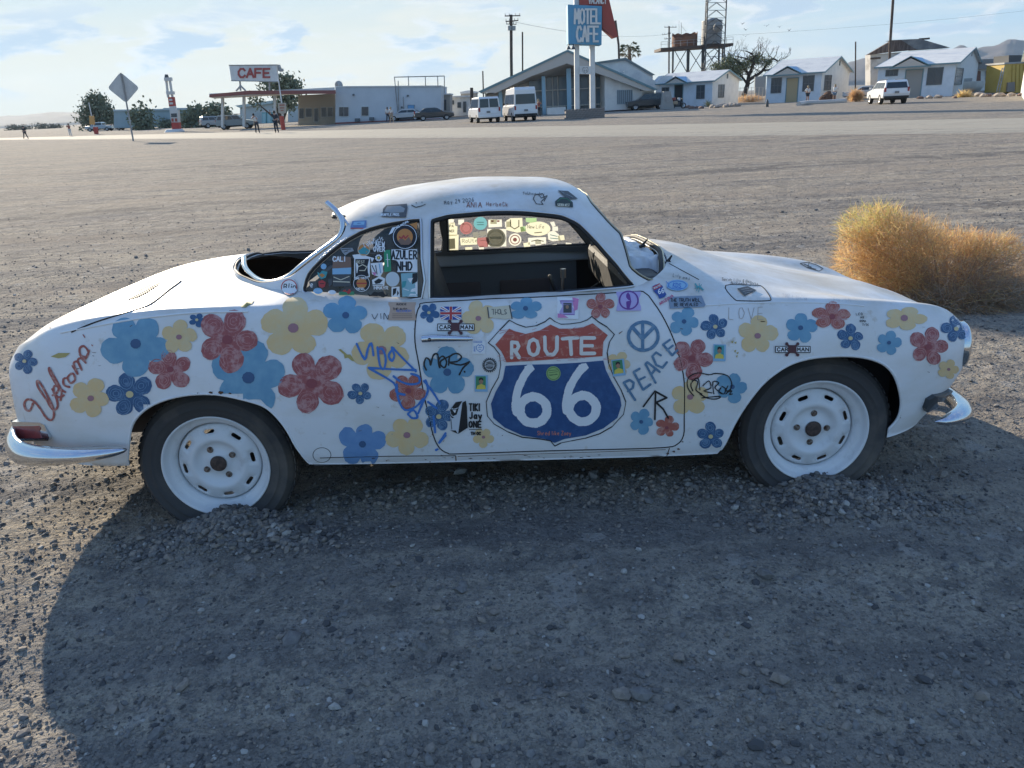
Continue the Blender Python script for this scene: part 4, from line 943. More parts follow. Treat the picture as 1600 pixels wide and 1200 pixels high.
# ---- stroke alphabet (unit box, y down)
GL = {
'A': ((0,1,.5,0,1,1),(.2,.65,.8,.65)), 'B': ((0,1,0,0,.7,.05,.85,.25,.6,.46,0,.5),(.6,.46,.95,.7,.7,.97,0,1)), 'C': ((.95,.2,.7,0,.3,.02,.02,.35,.02,.68,.3,1,.7,1,.95,.8),),
'D': ((0,0,0,1,.6,.95,.95,.6,.95,.35,.6,.03,0,0),), 'E': ((.9,0,0,0,0,1,.9,1),(0,.5,.75,.5)), 'F': ((.9,0,0,0,0,1),(0,.48,.75,.48)), 'G': ((.95,.2,.6,0,.2,.08,0,.45,.15,.9,.6,1,.95,.8,.95,.55,.6,.55),),
'H': ((0,0,0,1),(1,0,1,1),(0,.5,1,.5)), 'I': ((.5,0,.5,1),), 'J': ((.8,0,.8,.8,.5,1,.15,.85),), 'K': ((0,0,0,1),(.9,0,0,.55,.95,1)), 'L': ((0,0,0,1,.85,1),), 'M': ((0,1,.08,0,.5,.65,.92,0,1,1),),
'N': ((0,1,0,0,1,1,1,0),), 'O': ((.5,0,.15,.12,0,.5,.15,.88,.5,1,.85,.88,1,.5,.85,.12,.5,0),), 'P': ((0,1,0,0,.75,.04,.95,.28,.7,.52,0,.55),), 'R': ((0,1,0,0,.75,.04,.92,.26,.7,.5,0,.53),(.45,.53,1,1)),
'S': ((.92,.15,.6,0,.2,.05,.08,.28,.4,.48,.8,.6,.92,.82,.6,1,.25,.98,.03,.82),), 'T': ((0,0,1,0),(.5,0,.5,1)), 'U': ((0,0,.02,.7,.25,.97,.7,.97,.97,.7,1,0),), 'V': ((0,0,.5,1,1,0),), 'W': ((0,0,.22,1,.5,.35,.78,1,1,0),),
'X': ((0,0,1,1),(1,0,0,1)), 'Y': ((0,0,.5,.5,1,0),(.5,.5,.5,1)), 'Z': ((0,0,1,0,0,1,1,1),), '0': ((.5,0,.1,.2,.0,.6,.4,1,.9,.8,1,.3,.5,0),), '1': ((.3,.15,.55,0,.55,1),), '2': ((.05,.2,.45,0,.9,.2,.8,.5,.05,1,1,1),),
'3': ((.05,.08,.6,0,.9,.22,.45,.48,.95,.72,.6,1,.05,.93),), '5': ((.9,0,.15,0,.1,.42,.6,.4,.95,.7,.6,1,.05,.95),), '6': ((.85,.0,.3,.25,.05,.65,.3,1,.75,.95,.9,.7,.6,.5,.15,.6),), '9': ((.9,.35,.5,.55,.1,.3,.5,0,.9,.3,.8,.75,.5,1),),
'/': ((1,0,0,1),), '@': ((.8,.7,.5,.75,.35,.5,.6,.3,.8,.5,.85,.75,1,.5,.7,.05,.2,.15,0,.6,.4,1,.8,.95),), '.': ((.45,.95,.5,1),), '-': ((.1,.55,.9,.55),), '&': ((.9,1,.2,.25,.5,0,.7,.25,.1,.7,.4,1,.9,.6),), "'": ((.5,0,.5,.25),), '7': ((0,0,1,0,.3,1),), '8': ((.5,.45,.1,.25,.5,0,.9,.25,.5,.45,.05,.75,.5,1,.95,.75,.5,.45),), '4': ((.7,1,.7,0,0,.7,1,.7),),
'a': ((.8,.4,.3,.4,.05,.75,.3,1,.75,.8,.8,.4,.85,1),), 'b': ((0,0,0,1,.6,1,.9,.7,.6,.45,0,.6),), 'd': ((.9,0,.9,1,.3,1,.05,.7,.35,.45,.9,.55),), 'e': ((.05,.7,.9,.65,.7,.4,.25,.42,.03,.75,.35,1,.85,.92),), 'h': ((0,0,0,1),(0,.65,.4,.42,.8,.55,.85,1)), 'i': ((.5,.42,.5,1),(.5,.15,.52,.2)), 'k': ((.1,0,.1,1),(.8,.4,.1,.75,.85,1)), 'l': ((.45,0,.45,1),), 'm': ((0,1,0,.45,.1,.5,.3,.4,.5,.55,.5,1),(.5,.55,.75,.4,.97,.55,1,1)), 'n': ((0,1,0,.42,.5,.42,.85,.6,.85,1),), 'o': ((.5,.4,.1,.55,.1,.85,.5,1,.88,.85,.88,.55,.5,.4),), 'p': ((0,1.35,0,.45,.6,.42,.9,.7,.6,1,0,.95),), 'r': ((.1,1,.1,.42),(.1,.6,.45,.42,.8,.45)), 's': ((.8,.45,.3,.42,.2,.6,.75,.78,.7,.98,.15,.97),), 't': ((.45,.1,.45,1,.8,1),(.15,.4,.8,.4)), 'y': ((.05,.42,.45,.95),(.9,.42,.3,1.35)), 'w': ((0,.42,.25,1,.5,.55,.75,1,1,.42),)}
def text(s, x, y, h, w=None, ang=0, lw=1., gap=.25, jit=0., skew=0, raw=False):
    """letters from x,y (top left), cap height h, letter width w"""
    w = w or h*.6; out_ = []; cx = x; lines = []
    for ch in s:
        if ch == ' ': cx += w*.75; continue
        g = GL.get(ch) or GL.get(ch.upper()); ww = w*(.45 if ch in "Iil.'" else 1)
        for pl in g:
            pts = [(cx+pl[i]*ww+skew*(1-pl[i+1])*h+random.uniform(-jit, jit), y+pl[i+1]*h+random.uniform(-jit, jit)) for i in range(0, len(pl), 2)]
            pts = rot(pts, x, y, ang); lines.append(pts)
        cx += ww+w*gap
    if raw: return lines
    for l in lines: out_ += stroke(l, lw)
    return out_
# ---- the shield
c5 = lambda L: [(640+x/3.636, 460+y/3.636) for x, y in L]
so_ = c5([(567,147),(610,170),(660,187),(720,178),(770,155),(797,133),(825,155),(860,170),(910,168),(970,160),(1010,145),(1035,125),(1070,155),(1120,185),(1163,228),(1135,270),(1122,330),(1130,390),(1160,470),(1200,540),(1228,610),(1215,680),(1150,750),(1080,790),(1000,815),(920,830),(860,842),(825,860),(800,830),(740,820),(640,810),(560,780),(480,735),(442,690),(435,610),(465,540),(505,470),(518,400),(510,340),(480,300),(447,275),(510,205),(567,147)])
sh_ = decal('shield_outline', stroke(so_, 1.35, .35), K_, 4, step=12)
red = c5([(565,195),(600,210),(660,225),(740,205),(800,172),(850,195),(920,195),(990,185),(1040,165),(1125,232),(1100,270),(1095,350),(1000,357),(820,368),(680,378),(550,385),(535,350),(520,322),(487,285)])
s1 = decal('shield_panel', [red], RDs, 4, parent=sh_)
blu = c5([(545,405),(680,398),(800,396),(950,388),(1100,375),(1115,430),(1150,500),(1195,580),(1203,630),(1180,700),(1100,760),(1000,800),(880,820),(825,842),(770,820),(640,800),(540,755),(475,700),(462,620),(490,550),(530,480)])
s2 = decal('shield_panel', [blu], NV, 4, parent=sh_)
def wob(pts, a=.6): return [(x+random.uniform(-a, a), y+random.uniform(-a, a)) for x, y in pts]
six = lambda sx, sy, rx, ry, tx, ty: [(sx+tx, sy+ty)]+[(sx-rx*.98, sy-ry*.55)]+[(sx+rx*math.cos(a), sy+ry*math.sin(a)) for a in np.linspace(math.pi*1.02, -math.pi*1.02, 22)]
for pts in (smooth_poly(c5([(690,412),(655,460),(628,520),(610,590),(612,660)]), 3, False), smooth_poly(c5([(990,402),(945,460),(915,520),(893,590),(892,650)]), 3, False)):
    pass
p6 = []
for stem, (cx, cy), in ((c5([(678,420),(640,480),(612,550),(602,630),(608,670)]), c5([(703,655)])[0]), (c5([(985,412),(940,470),(905,540),(888,610),(890,660)]), c5([(983,647)])[0])):
    st_ = smooth_poly(stem, 4, False); p6 += stroke(wob([tuple(p) for p in st_], .35), 12.5, .06)
    p6 += stroke(wob([(cx+21.2*math.cos(a), cy+20.5*math.sin(a)) for a in np.linspace(0, 6.283, 26)], .5), 14.2, .07)
    e = st_[0]; p6.append([(e[0]-7, e[1]-3.5), (e[0]+4.5, e[1]-6.5), (e[0]+9, e[1]+1), (e[0]+3, e[1]+7), (e[0]-6.5, e[1]+6)])
decal('shield_number', p6, W_, 7, parent=sh_)
rt = []
for ch, x0, x1, y0, y1 in (('R', 580, 622, 272, 358), ('O', 674, 732, 256, 345), ('U', 768, 838, 243, 345), ('E', 975, 1058, 248, 335)):
    L = text(ch, 0, 0, 1, 1, raw=True); 
    for l in L: rt += stroke(wob(c5([(x0+a*(x1-x0), y0+b_*(y1-y0)) for a, b_ in l]), .3), 5.6, .1)
for l in ([(868, 252), (955, 246)], [(912, 250), (918, 340)]): rt += stroke(c5(l), 5.6)
decal('shield_lettering', rt, mat('lettering_cream', (.70, .66, .60), .55), 7, parent=sh_)
decal('shield_lettering', text('Shred like Zoey', 839.5, 673, 6.3, 3.1, lw=1.0, gap=.30), INK('salmon', (.55, .20, .15)), 7, parent=sh_)
st = decal('round_sticker', [circ(864.5, 583, 11.3)], INK('lime', (.30, .45, .16)), 9, parent=sh_); decal('print', stroke(circ(864.5, 583, 9.5)+[circ(864.5, 583, 9.5)[0]], .8)+sum([stroke(wob([(858, 580+k*2), (871, 579+k*2)], 1.6), .8) for k in range(4)], []), INK('dark_green', (.06, .14, .06)), 10, parent=st)
# scratchy red edges
scr = []
for k in range(46):
    x = random.uniform(500, 1100); y = random.choice([random.uniform(195, 250), random.uniform(345, 380)]) ; L = random.uniform(15, 60); scr += stroke(wob(c5([(x, y), (x+L, y+random.uniform(-12, 12))]), .4), random.uniform(.4, .9))
tag(decal('brush_marks', scr, M_scr, 8, parent=sh_), kind='stuff')
# ---- PEACE and the peace sign
pc = (1005, 525.3); P = [circ(pc[0], pc[1], 23.2, 22, 30)+[circ(pc[0], pc[1], 23.2, 22, 30)[0]], [(1004, 503), (1004, 547)], [(1004, 524), (988, 538)], [(1004, 523), (1019, 509)], [(1003, 523), (989, 509)], [(1005, 524), (1020, 537)]]
P = P[:2]+[[(1003.5, 529), (988.5, 512)], [(1004, 529), (1021, 512)]]
decal('peace_sign', sum([stroke(l, 5.2, .1) for l in P], []), PCB, 3)
pl = c5
PE = [[(1215,500),(1280,598)],[(1215,500),(1250,485),(1272,500),(1268,530),(1240,550)],
      [(1305,420),(1272,440),(1325,540),(1368,510)],[(1298,487),(1335,468)],
      [(1395,500),(1340,395),(1350,385),(1420,440)],[(1370,455),(1398,420)],
      [(1425,345),(1400,330),(1378,350),(1400,400),(1435,415),(1462,385)],
      [(1478,258),(1440,285),(1490,345),(1520,318)],[(1462,315),(1495,290)]]
decal('peace_lettering', sum([stroke(wob(c5(l), .3), 3.6, .1) for l in PE], []), PCB, 5)
# ---- Welcome
cw = lambda L: [(x/3.158, 440+y/3.158) for x, y in L]
WEL = [[(165,600),(150,635),(130,630),(122,600),(140,580),(170,590),(200,625),(230,670),(255,683),(268,660),(262,620),(235,560),(200,500),(185,490),(190,520),(230,580),(262,630),(285,620),(282,580),(260,530)],
       [(262,560),(285,545),(290,520),(270,515),(268,545),(290,570),(318,560)],[(300,585),(305,540),(270,470),(245,425),(250,455),(290,520),(325,545)],
       [(335,475),(315,480),(318,510),(345,520)],[(350,455),(335,475),(350,500),(372,485),(365,455),(350,455)],[(360,415),(385,455),(365,405),(385,395),(405,435),(385,390),(402,378),(425,400)],
       [(395,360),(425,372),(438,345),(415,318),(395,330),(398,360),(420,385),(442,340)]]
decal('welcome_lettering', sum([stroke([tuple(p) for p in smooth_poly(cw(l), 3, False)], 3.3, .12) for l in WEL], []), SKR, 4)
decal('welcome_lettering', sum([stroke(cw(l), 1.6) for l in ([(412,262),(420,275)], [(455,312),(458,316)])], []), SKR, 4)
# ---- tags and scribbles (black / blue marker)
def scrib(name, lines, m_, lw, lay=8, sm=3, jit=.15): return decal(name, sum([stroke([tuple(p) for p in (smooth_poly(l, sm, False) if sm > 1 else l)], lw, jit) for l in lines], []), m_, lay)
scrib('marker_tag', [c5(l) for l in ([(95,428),(82,395),(95,360),(115,375),(120,400),(135,345),(160,340),(165,390),(172,415)], [(172,410),(165,370),(190,350),(210,380),(200,415),(178,400),(180,375),(240,345)], [(222,400),(230,350),(270,335),(295,355),(270,380),(225,385),(290,400),(340,382),(305,415),(283,455)], [(311,436),(314,440)])], K_, 2.5)
scrib('marker_tag', [c5(l) for l in ([(1327,635),(1392,548),(1460,585),(1400,612),(1440,650),(1468,700)], [(1396,560),(1392,708)])], K_, 2.8, sm=1)
c4 = lambda L: [(400+x/4, 460+y/4) for x, y in L]
scrib('marker_tag', [c4(l) for l in ([(630,308),(680,405),(700,340),(722,305),(735,380)], [(760,330),(775,440),(800,465),(812,400),(790,340),(765,345)], [(860,335),(830,380),(850,415),(865,380),(850,330),(900,380),(1000,480)], [(705,458),(880,468),(1000,472)], [(710,462),(860,550),(880,610),(930,625)], [(860,510),(900,540),(960,560),(1020,550),(1015,510),(970,495)], [(880,560),(890,650),(930,720),(1000,700),(1045,650)], [(1050,540),(1100,600),(1150,680)], [(1060,535),(1075,600),(1040,680),(1015,740)], [(950,745),(975,770),(1010,765),(985,720),(950,745)], [(1075,670),(1130,710)], [(1110,760),(1120,860)], [(1185,865),(1145,925),(1185,880)], [(1125,970),(1135,965)])], MB_, 3.4)
c6 = lambda L: [(1040+x/3.2, 440+y/3.2) for x, y in L]
scrib('marker_tag', [c6(l) for l in ([(140,570),(110,530),(112,480),(160,455),(215,465),(250,458),(310,470),(330,520),(300,560)], [(130,490),(160,500),(150,540),(180,560)], [(135,545),(125,510),(160,480),(170,540)], [(185,520),(215,495),(225,530),(190,545),(230,555)], [(240,560),(235,500),(265,505),(245,530),(285,560)], [(275,530),(265,550),(290,560),(298,535),(280,522)], [(310,520),(300,545),(325,540)], [(170,560),(210,582),(255,585),(270,572),(180,580)], [(315,550),(330,545),(318,562),(332,560)])], K_, 1.7)
scrib('handwriting', [c4(l) for l in ([(725,125),(742,155),(762,122)], [(780,120),(782,155)], [(800,158),(802,118),(825,158),(826,130)])], DG, 1.0)
decal('handwriting', text('LOVE', 1138, 481, 18, 9, lw=.8, gap=.7, jit=.9), INK('faded_brown', (.40, .33, .28)), 3)
decal('handwriting', text('May 29 2026', 694, 314, 6, 3.2, ang=-.10, lw=.7, gap=.5, jit=.4), DG, 3)
decal('handwriting', text('ANIA', 729, 317, 8, 5, ang=-.03, lw=1.1, gap=.4, jit=.5)+text('Herbeck', 760, 316, 6, 3.6, ang=.02, lw=.8, gap=.4, jit=.6), INK('red_brown_pen', (.30, .13, .10)), 3)
decal('handwriting', text('Younso Joy', 817, 300, 4.5, 2.6, ang=.04, lw=.6, gap=.4, jit=.4), DG, 3)
scrib('marker_tag', [[(836,305),(848,303),(851,310),(845,316),(849,320),(838,319),(833,311),(836,305)], [(840,303),(846,310),(855,306),(850,315)]], K_, 1.0, 3, sm=1)
scrib('handwriting', [[(643,321),(650,324.5),(660,322),(665,319.5)], [(650,317),(651,318)], [(659,316),(660,317)]], K_, 1.2, 3, sm=1)
decal('handwriting', text('Sarah Luis & Ben', 1128, 434, 4.2, 2.4, ang=.10, lw=.55, gap=.4, jit=.5)+text('Novemba 2026', 1142, 440.5, 4.6, 2.7, ang=.05, lw=.65, gap=.4, jit=.5)+text('Lily was', 1052, 428, 4.5, 3, ang=.2, lw=.6, gap=.4, jit=.4), DG, 3)
decal('handwriting', text('100', 1222, 459, 5, 3, ang=.1, lw=.5, gap=.4, jit=.5)+text('Luca', 1238, 462, 6, 4, ang=.08, lw=.4, gap=.6, jit=.9)+text('Faith', 1302, 466, 6, 4, lw=.4, gap=.6, jit=.9), INK('faint_pen', (.42, .46, .52)), 3) and None
decal('handwriting', text('LEO', 1337, 489, 3.6, 2.4, lw=.7, gap=.6, jit=.3)+text('WR', 1344, 494.5, 3.2, 2.2, lw=.6, gap=.5, jit=.3)+text('ROMA', 1343, 500, 3.4, 2, lw=.6, gap=.3, jit=.3)+text('7/26', 1347, 505.5, 3.4, 2, lw=.6, gap=.3, jit=.3), DG, 3)
scrib('handwriting', [[(1250,412),(1262,410),(1275,414),(1286,420),(1280,424),(1262,419),(1250,412)], [(1256,413),(1268,418)], [(1264,411),(1262,418),(1275,421)]], K_, .9, 3, sm=1)
# painted leaves / chipped paint
for L in ([(252,370),(290,352),(348,352),(325,372),(290,378)],): decal('painted_leaf', [cw(L)], INK('leaf_gold', (.42, .34, .12)), 3)
decal('painted_leaf', [[(376,480),(385,473),(397,469),(394,475),(384,481)]], MATS['ink_leaf_gold'], 3)
decal('painted_leaf', [c4([(515,345),(530,340),(570,375),(590,375),(618,418),(600,415),(575,395),(555,400),(550,375)])], MATS['ink_leaf_gold'], 3)
for x, y in ((1147,535),(1142,534),(1150,551),(1146,548),(1149,556)): decal('painted_leaf', [wob([(x, y), (x+4, y-1.5), (x+3, y+2.5)], .5)], MATS['ink_leaf_gold'], 3)
# ---- stickers
def sticker(base, m_, prints=(), lay=9, far=False, name='sticker', holes=()):
    if far: base = [[p for p in b_] for b_ in base]
    o = decal(name, base, m_, lay, far=far, step=9, holes=holes)
    if o:
        for k, (pp, mm) in enumerate(prints): decal('print', pp, mm, lay+1+k*.7, far=far, parent=o, step=12)
    return o
def uk(x0, y0, x1, y1):
    w_, h_ = x1-x0, y1-y0
    return sticker([rect(x0, y0, x1, y1)], W_, [([[(x0+w_*.14, y0), (x0+w_*.42, y0), (x0+w_*.42, y0+h_*.3)], [(x1-w_*.14, y0), (x1-w_*.42, y0), (x1-w_*.42, y0+h_*.3)], [(x0+w_*.14, y1), (x0+w_*.42, y1), (x0+w_*.42, y1-h_*.3)], [(x1-w_*.14, y1), (x1-w_*.42, y1), (x1-w_*.42, y1-h_*.3)],
      [(x0, y0+h_*.16), (x0, y0+h_*.36), (x0+w_*.3, y0+h_*.36)], [(x1, y0+h_*.16), (x1, y0+h_*.36), (x1-w_*.3, y0+h_*.36)], [(x0, y1-h_*.16), (x0, y1-h_*.36), (x0+w_*.3, y1-h_*.36)], [(x1, y1-h_*.16), (x1, y1-h_*.36), (x1-w_*.3, y1-h_*.36)]], INK('flag_blue', (.03, .06, .28))),
      (stroke([(x0+1, y0+1), (x0+w_*.38, y0+h_*.35)], 1)+stroke([(x1-1, y1-1), (x1-w_*.38, y1-h_*.35)], 1)+stroke([(x1-1, y0+1), (x1-w_*.38, y0+h_*.35)], 1)+stroke([(x0+1, y1-1), (x0+w_*.38, y1-h_*.35)], 1)+[rect(x0+w_*.44, y0, x0+w_*.56, y1), rect(x0, y0+h_*.41, x1, y0+h_*.59)], RD)], name='flag_sticker')
uk(688, 480, 721, 500)
def carman(x, y, s=1.):      # CAR [wrenches] MAN
    w_ = 57*s; h_ = 10*s; cx = x+w_*.50
    return sticker([rect(x, y, x+w_, y+h_)], W_, [
      (stroke([(x, y), (x+w_, y), (x+w_, y+h_), (x, y+h_), (x, y)], 1.3*s)+text('CAR', x+3*s, y+2.2*s, 5.6*s, 4.6*s, lw=1.5*s, gap=.42)+text('MAN', x+w_*.63, y+2.2*s, 5.6*s, 4.8*s, lw=1.5*s, gap=.42), K_),
      ([rect(cx-8*s, y-2*s, cx+6*s, y+h_+1*s)]+stroke([(cx-10*s, y-4*s), (cx+8*s, y+h_+4*s)], 3*s)+stroke([(cx+8*s, y-4*s), (cx-10*s, y+h_+4*s)], 3*s)+[circ(cx+dx*s, y+dy*s, 2.8*s, n=8) for dx, dy in ((-10,-4),(8,-4),(-10,14),(8,14))], INK('dark_maroon', (.09, .03, .035)))])
carman(684, 506.5); carman(1211, 541, .95)
def card(x0, y0, x1, y1, a=0, bg=GR):
    w_, h_ = x1-x0, y1-y0; cx, cy = (x0+x1)/2, (y0+y1)/2; r_ = lambda p: rot(p, cx, cy, a)
    return sticker([r_(rect(x0, y0, x1, y1))], LB, [([r_(rect(x0+1.5, y0+1.5, x1-3, y1-4))], bg), ([r_([(x0+w_*.12, y1-4), (x0+w_*.2, y0+h_*.62), (x0+w_*.5, y0+h_*.52), (x0+w_*.8, y0+h_*.62), (x0+w_*.85, y1-4)])], YL), ([r_(circ(x0+w_*.48, y0+h_*.36, w_*.17, h_*.17, 12))], SK), ([r_([(x0+w_*.31, y0+h_*.33), (x0+w_*.33, y0+h_*.18), (x0+w_*.48, y0+h_*.13), (x0+w_*.64, y0+h_*.18), (x0+w_*.66, y0+h_*.33), (x0+w_*.5, y0+h_*.24)])], K_)], name='card_sticker')
card(742, 586, 762, 611.5); card(956, 561, 976, 587, -.12); card(1114, 538, 1133.5, 564, .03, TL)
sticker([rect(607, 473.5, 650, 500.5)], TAN, [(text('BUCKEYE', 620, 475.5, 2.6, 1.8, lw=.6)+text('THE AUTO', 614, 482, 3.2, 2.4, lw=.6, ang=.02)+stroke([(613, 491), (644, 491)], .5)+stroke([(613, 494), (644, 494)], .5)+stroke([(613, 497), (644, 497)], .5), K_), (text('RECOVERY', 620, 485, 3.2, 2.4, lw=.6), BL)], name='notice_sticker')
sticker([[(454,440),(459,436),(465,443)]], W_)
sticker([circ(453, 449.5, 13)], W_, [(stroke(circ(453, 449.5, 12)+[circ(453, 449.5, 12)[0]], 1.4), RD), (text('Blip', 443.5, 444.5, 9, 5.2, ang=-.08, lw=1.25, gap=.3, skew=.2)+stroke([(446, 457), (460, 455)], .9), K_)], name='round_sticker')
sticker([rect(870, 466, 904, 498.5, .03)], W_, [([rect(874, 470, 898, 493)], LV), (stroke([(876, 471), (897, 471), (897, 492), (876, 492), (876, 471)], .8), PU), ([rect(880, 474, 893, 489)], DG), ([circ(886, 480, 2.6, 3, 10)], SK), ([[(894,466),(904,468),(902,484),(897,486),(895,475)], [(871,490),(880,492),(888,497),(871,497)]], PK)], name='photo_sticker')
sticker([rect(963, 457, 1001, 486, -.01)], LV, [(stroke([(p[0], p[1]) for p in circ(982, 470, 14.5, 13.5, 26)]+[circ(982, 470, 14.5, 13.5, 26)[0]], 2.2), PU), ([[(978,462),(981,458),(984,462),(986,472),(983,484),(979,484),(978,474)]], PU)], name='square_sticker')
sticker([[(762,481),(796,477.5),(800,497),(790,499),(764,496)]], CR_, [(stroke([(762,481),(764,497)], 1.8)+stroke([(796,478),(800,498)], 1.8)+text('THOLS', 768, 484, 8, 4, lw=1., jit=.9, ang=-.02), DG)], name='torn_sticker')
sticker([rect(738, 532, 758.5, 552.5, .02)], W_, [(text('GARAGE', 740, 533, 2.4, 1.9, lw=.5)+text('CRAZY', 740.5, 549, 2.2, 1.3, lw=.5, ang=-1.57)+stroke([(748,538),(744,541),(745,546),(750,550),(755,546),(756,541),(752,538),(750,541),(748,538)], .8)+stroke([(747,543),(753,543)], .8)+stroke([(748,546),(752,546)], .6), BL)], name='square_sticker')
g_ = []
for k in range(22): a = 2*math.pi*k/22; g_ += [(765+11.5*math.cos(a-.07), 570+11.5*math.sin(a-.07)), (765+11.5*math.cos(a+.07), 570+11.5*math.sin(a+.07)), (765+9.6*math.cos(a+.12), 570+9.6*math.sin(a+.12)), (765+9.6*math.cos(a+.17), 570+9.6*math.sin(a+.17))]
sticker([g_], DG, [([circ(765, 570, 8)], GY), (stroke([(757,571),(764,567),(773,569)], 1.1)+text('MOTOR', 758, 573, 3, 2.1, lw=.7)+stroke([(759,566),(771,565)], .8), K_), (stroke(circ(765,570,7)+[circ(765,570,7)[0]], .5), W_)], name='cog_sticker')
# stencil of a carved head and lettering
sticker([c5([(232,640),(262,608),(318,600),(325,620),(330,755),(275,790),(230,770),(232,700)])], INK('pale_grey', (.55, .58, .62)), [([c5([(300,612),(320,602),(326,640),(330,755),(276,790),(288,700)]), c5([(240,640),(262,610),(300,604),(278,640),(250,648)]), c5([(228,650),(262,652),(280,640),(268,680),(245,690)]), c5([(228,680),(255,700),(240,700)]), c5([(232,770),(275,790),(262,770)])], K_), (stroke(c5([(235,705),(240,765)]), 1.0)+stroke(c5([(240,640),(235,690)]), 1.), K_), ([c5([(245,655),(265,655),(258,672)])], W_)], name='stencil_sticker')
decal('stencil_lettering', text('TIKI', 733.5, 630.5, 10.5, 3.9, lw=2.3, gap=.42)+text('Jay', 733.5, 644, 9.5, 5.0, lw=2.3, gap=.42)+text('ONE', 733, 658, 9, 4.7, lw=2.3, gap=.5)+stroke([(733, 670.5), (752.5, 670)], .9)+text('TH OC', 736, 674.5, 4.2, 2.5, lw=1.5, gap=.42), K_, 9)
# front wing stickers
sticker([[(1019,449),(1024,446),(1030,445),(1035,448),(1037,455),(1041,461),(1038,465),(1030,468),(1027,462),(1021,456)]], INK('badge_blue', (.03, .08, .28)), [([[(1019,450),(1030,444),(1034,449),(1022,455)]], RD), (text('66', 1027, 454, 7, 4.2, ang=-.25, lw=1.3), W_), (text('ROUTE', 1021, 451, 2.4, 1.9, ang=-.45, lw=.6), W_)], name='shield_sticker')
decal('handwriting', text('ARIZONA', 1029, 474, 4, 3, ang=-.55, lw=1.1, gap=.3), INK('pink_red', (.5, .12, .2)), 9)
sticker([circ(1058, 447, 17, 8.5, 22)], LB, [(stroke(circ(1058,447,14,6.5,20)+[circ(1058,447,14,6.5,20)[0]], 1.)+text('KDS', 1052, 443, 6.5, 3.5, ang=.15, lw=1.1)+stroke([(1040,441),(1045,446),(1042,452)], 1.)+stroke([(1050,451),(1066,452)], .8), BL)], name='oval_sticker')
decal('gecko_sticker', stroke([(1086,445),(1089,449),(1094,450),(1098,454)], 2.4)+stroke([(1085,452),(1090,449),(1088,456)], 1.2)+stroke([(1092,444),(1093,450),(1091,458)], 1.1)+stroke([(1096,446),(1093,449)], 1.1), TL, 9)
sticker([[(1044,465),(1096,463),(1102,477),(1100,480),(1046,483)]], INK('slate', (.22, .28, .36)), [(text('THE TRUTH WILL', 1047, 467.5, 5, 2.9, ang=-.012, lw=.9, gap=.28)+text('BE REVEALED', 1053, 474.5, 4.6, 2.8, ang=-.012, lw=.9, gap=.28)+stroke([(1067,481),(1078,480.6)], .6)+stroke([(1085,466),(1096,475)], .6), K_)], name='slogan_sticker')
sticker([[(1151,452),(1168,448.5),(1182,455),(1163,464)]], DG, [(stroke([(1158,454),(1170,452)], .7)+stroke([(1160,457),(1175,455)], .7)+stroke([(1163,460),(1172,458)], .6), GY)], name='small_sticker')
# roof stickers
c3 = lambda L: [(640+x/3.81, 260+y/3.81) for x, y in L]
sticker([c3([(880,148),(942,152),(1000,198),(955,200),(925,190),(900,165)])], DG, [(stroke(c3([(900,156),(970,190)]), .8), GY)], name='arrow_sticker')
sticker([c3([(868,240),(866,212),(895,188),(940,190),(970,220),(972,248),(920,242)])], INK('forest_black', (.035, .05, .045)), [(text('SIERRA WEST', 871, 319.5, 3.8, 1.5, ang=.03, lw=.8), CR_), (stroke(c3([(880,215),(900,196),(935,198),(960,218)]), .8), GR)], name='badge_sticker')
c2 = lambda L: [(360+x/4.444, 260+y/4.444) for x, y in L]
sticker([c2([(1040,340),(1060,325),(1062,300),(1085,275),(1140,272),(1228,265),(1232,290),(1222,358),(1150,360),(1060,355)])], INK('charcoal', (.09, .09, .095)), [(text('@RAFFLE.PROS', 595, 335, 4, 2.05, lw=.8, ang=-.01), W_), ([c2([(1070,320),(1090,285),(1180,280),(1215,300),(1205,325),(1120,330)])], GY)], name='badge_sticker')
sticker([c2([(835,430),(850,385),(948,380),(945,430),(925,438),(850,440)])], INK('steel_blue', (.13, .22, .42)), [([c2([(860,392),(935,388),(932,412),(855,414)])], LB), (stroke(c2([(840,436),(930,436)]), 1.6), RD)], name='small_sticker')
# ---- quarter window stickers
Q = lambda *L: c2(list(L))
sticker([circ(*c2([(1213,493)])[0], 20, 20.5, 28)], K_, [(stroke(circ(632.9,371,18.2)+[circ(632.9,371,18.2)[0]], .9), W_), ([circ(632.9, 371, 12.5)], OR), ([Q((1165,520),(1190,500),(1215,520),(1240,495),(1262,530),(1240,548),(1185,548))], BR), (stroke(Q((1175,495),(1190,505),(1205,485),(1215,505),(1235,485)), 2), RD), (text('BEE NATURAL', 619, 356, 3, 1.7, lw=.7, ang=-.5), W_)], name='round_sticker')
sticker([Q((1120,580),(1298,578),(1300,735),(1160,735),(1155,655),(1120,650))], W_, [(text('AZULER', 612.5, 392.5, 12.5, 4.7, lw=2.2, gap=.45)+text('NHD', 620.5, 410, 12.5, 6, lw=2.5, gap=.45), K_)], name='slogan_sticker')
sticker([Q((990,525),(1080,520),(1082,590),(1000,592))], K_, [(text('ALEW', 585.5, 379, 7, 3.2, lw=1.5, gap=.4)[0:0]+text('AEW', 587, 379, 7, 3.6, lw=1.5, gap=.45)+text('OVER', 584.5, 386.5, 7, 3.2, lw=1.5, gap=.45), W_)], name='slogan_sticker')
decal('handwriting', text('Lovegirls', 568, 381, 7, 3.2, ang=-.38, lw=.9, gap=.25, jit=.3), W_, 12)
sticker([circ(569, 391, 9.8)], OR, [([Q((890,590),(930,560),(975,590),(960,615),(905,612))], TL), (stroke(circ(569, 391, 9)+[circ(569, 391, 9)[0]], .9), CR_)], name='round_sticker')
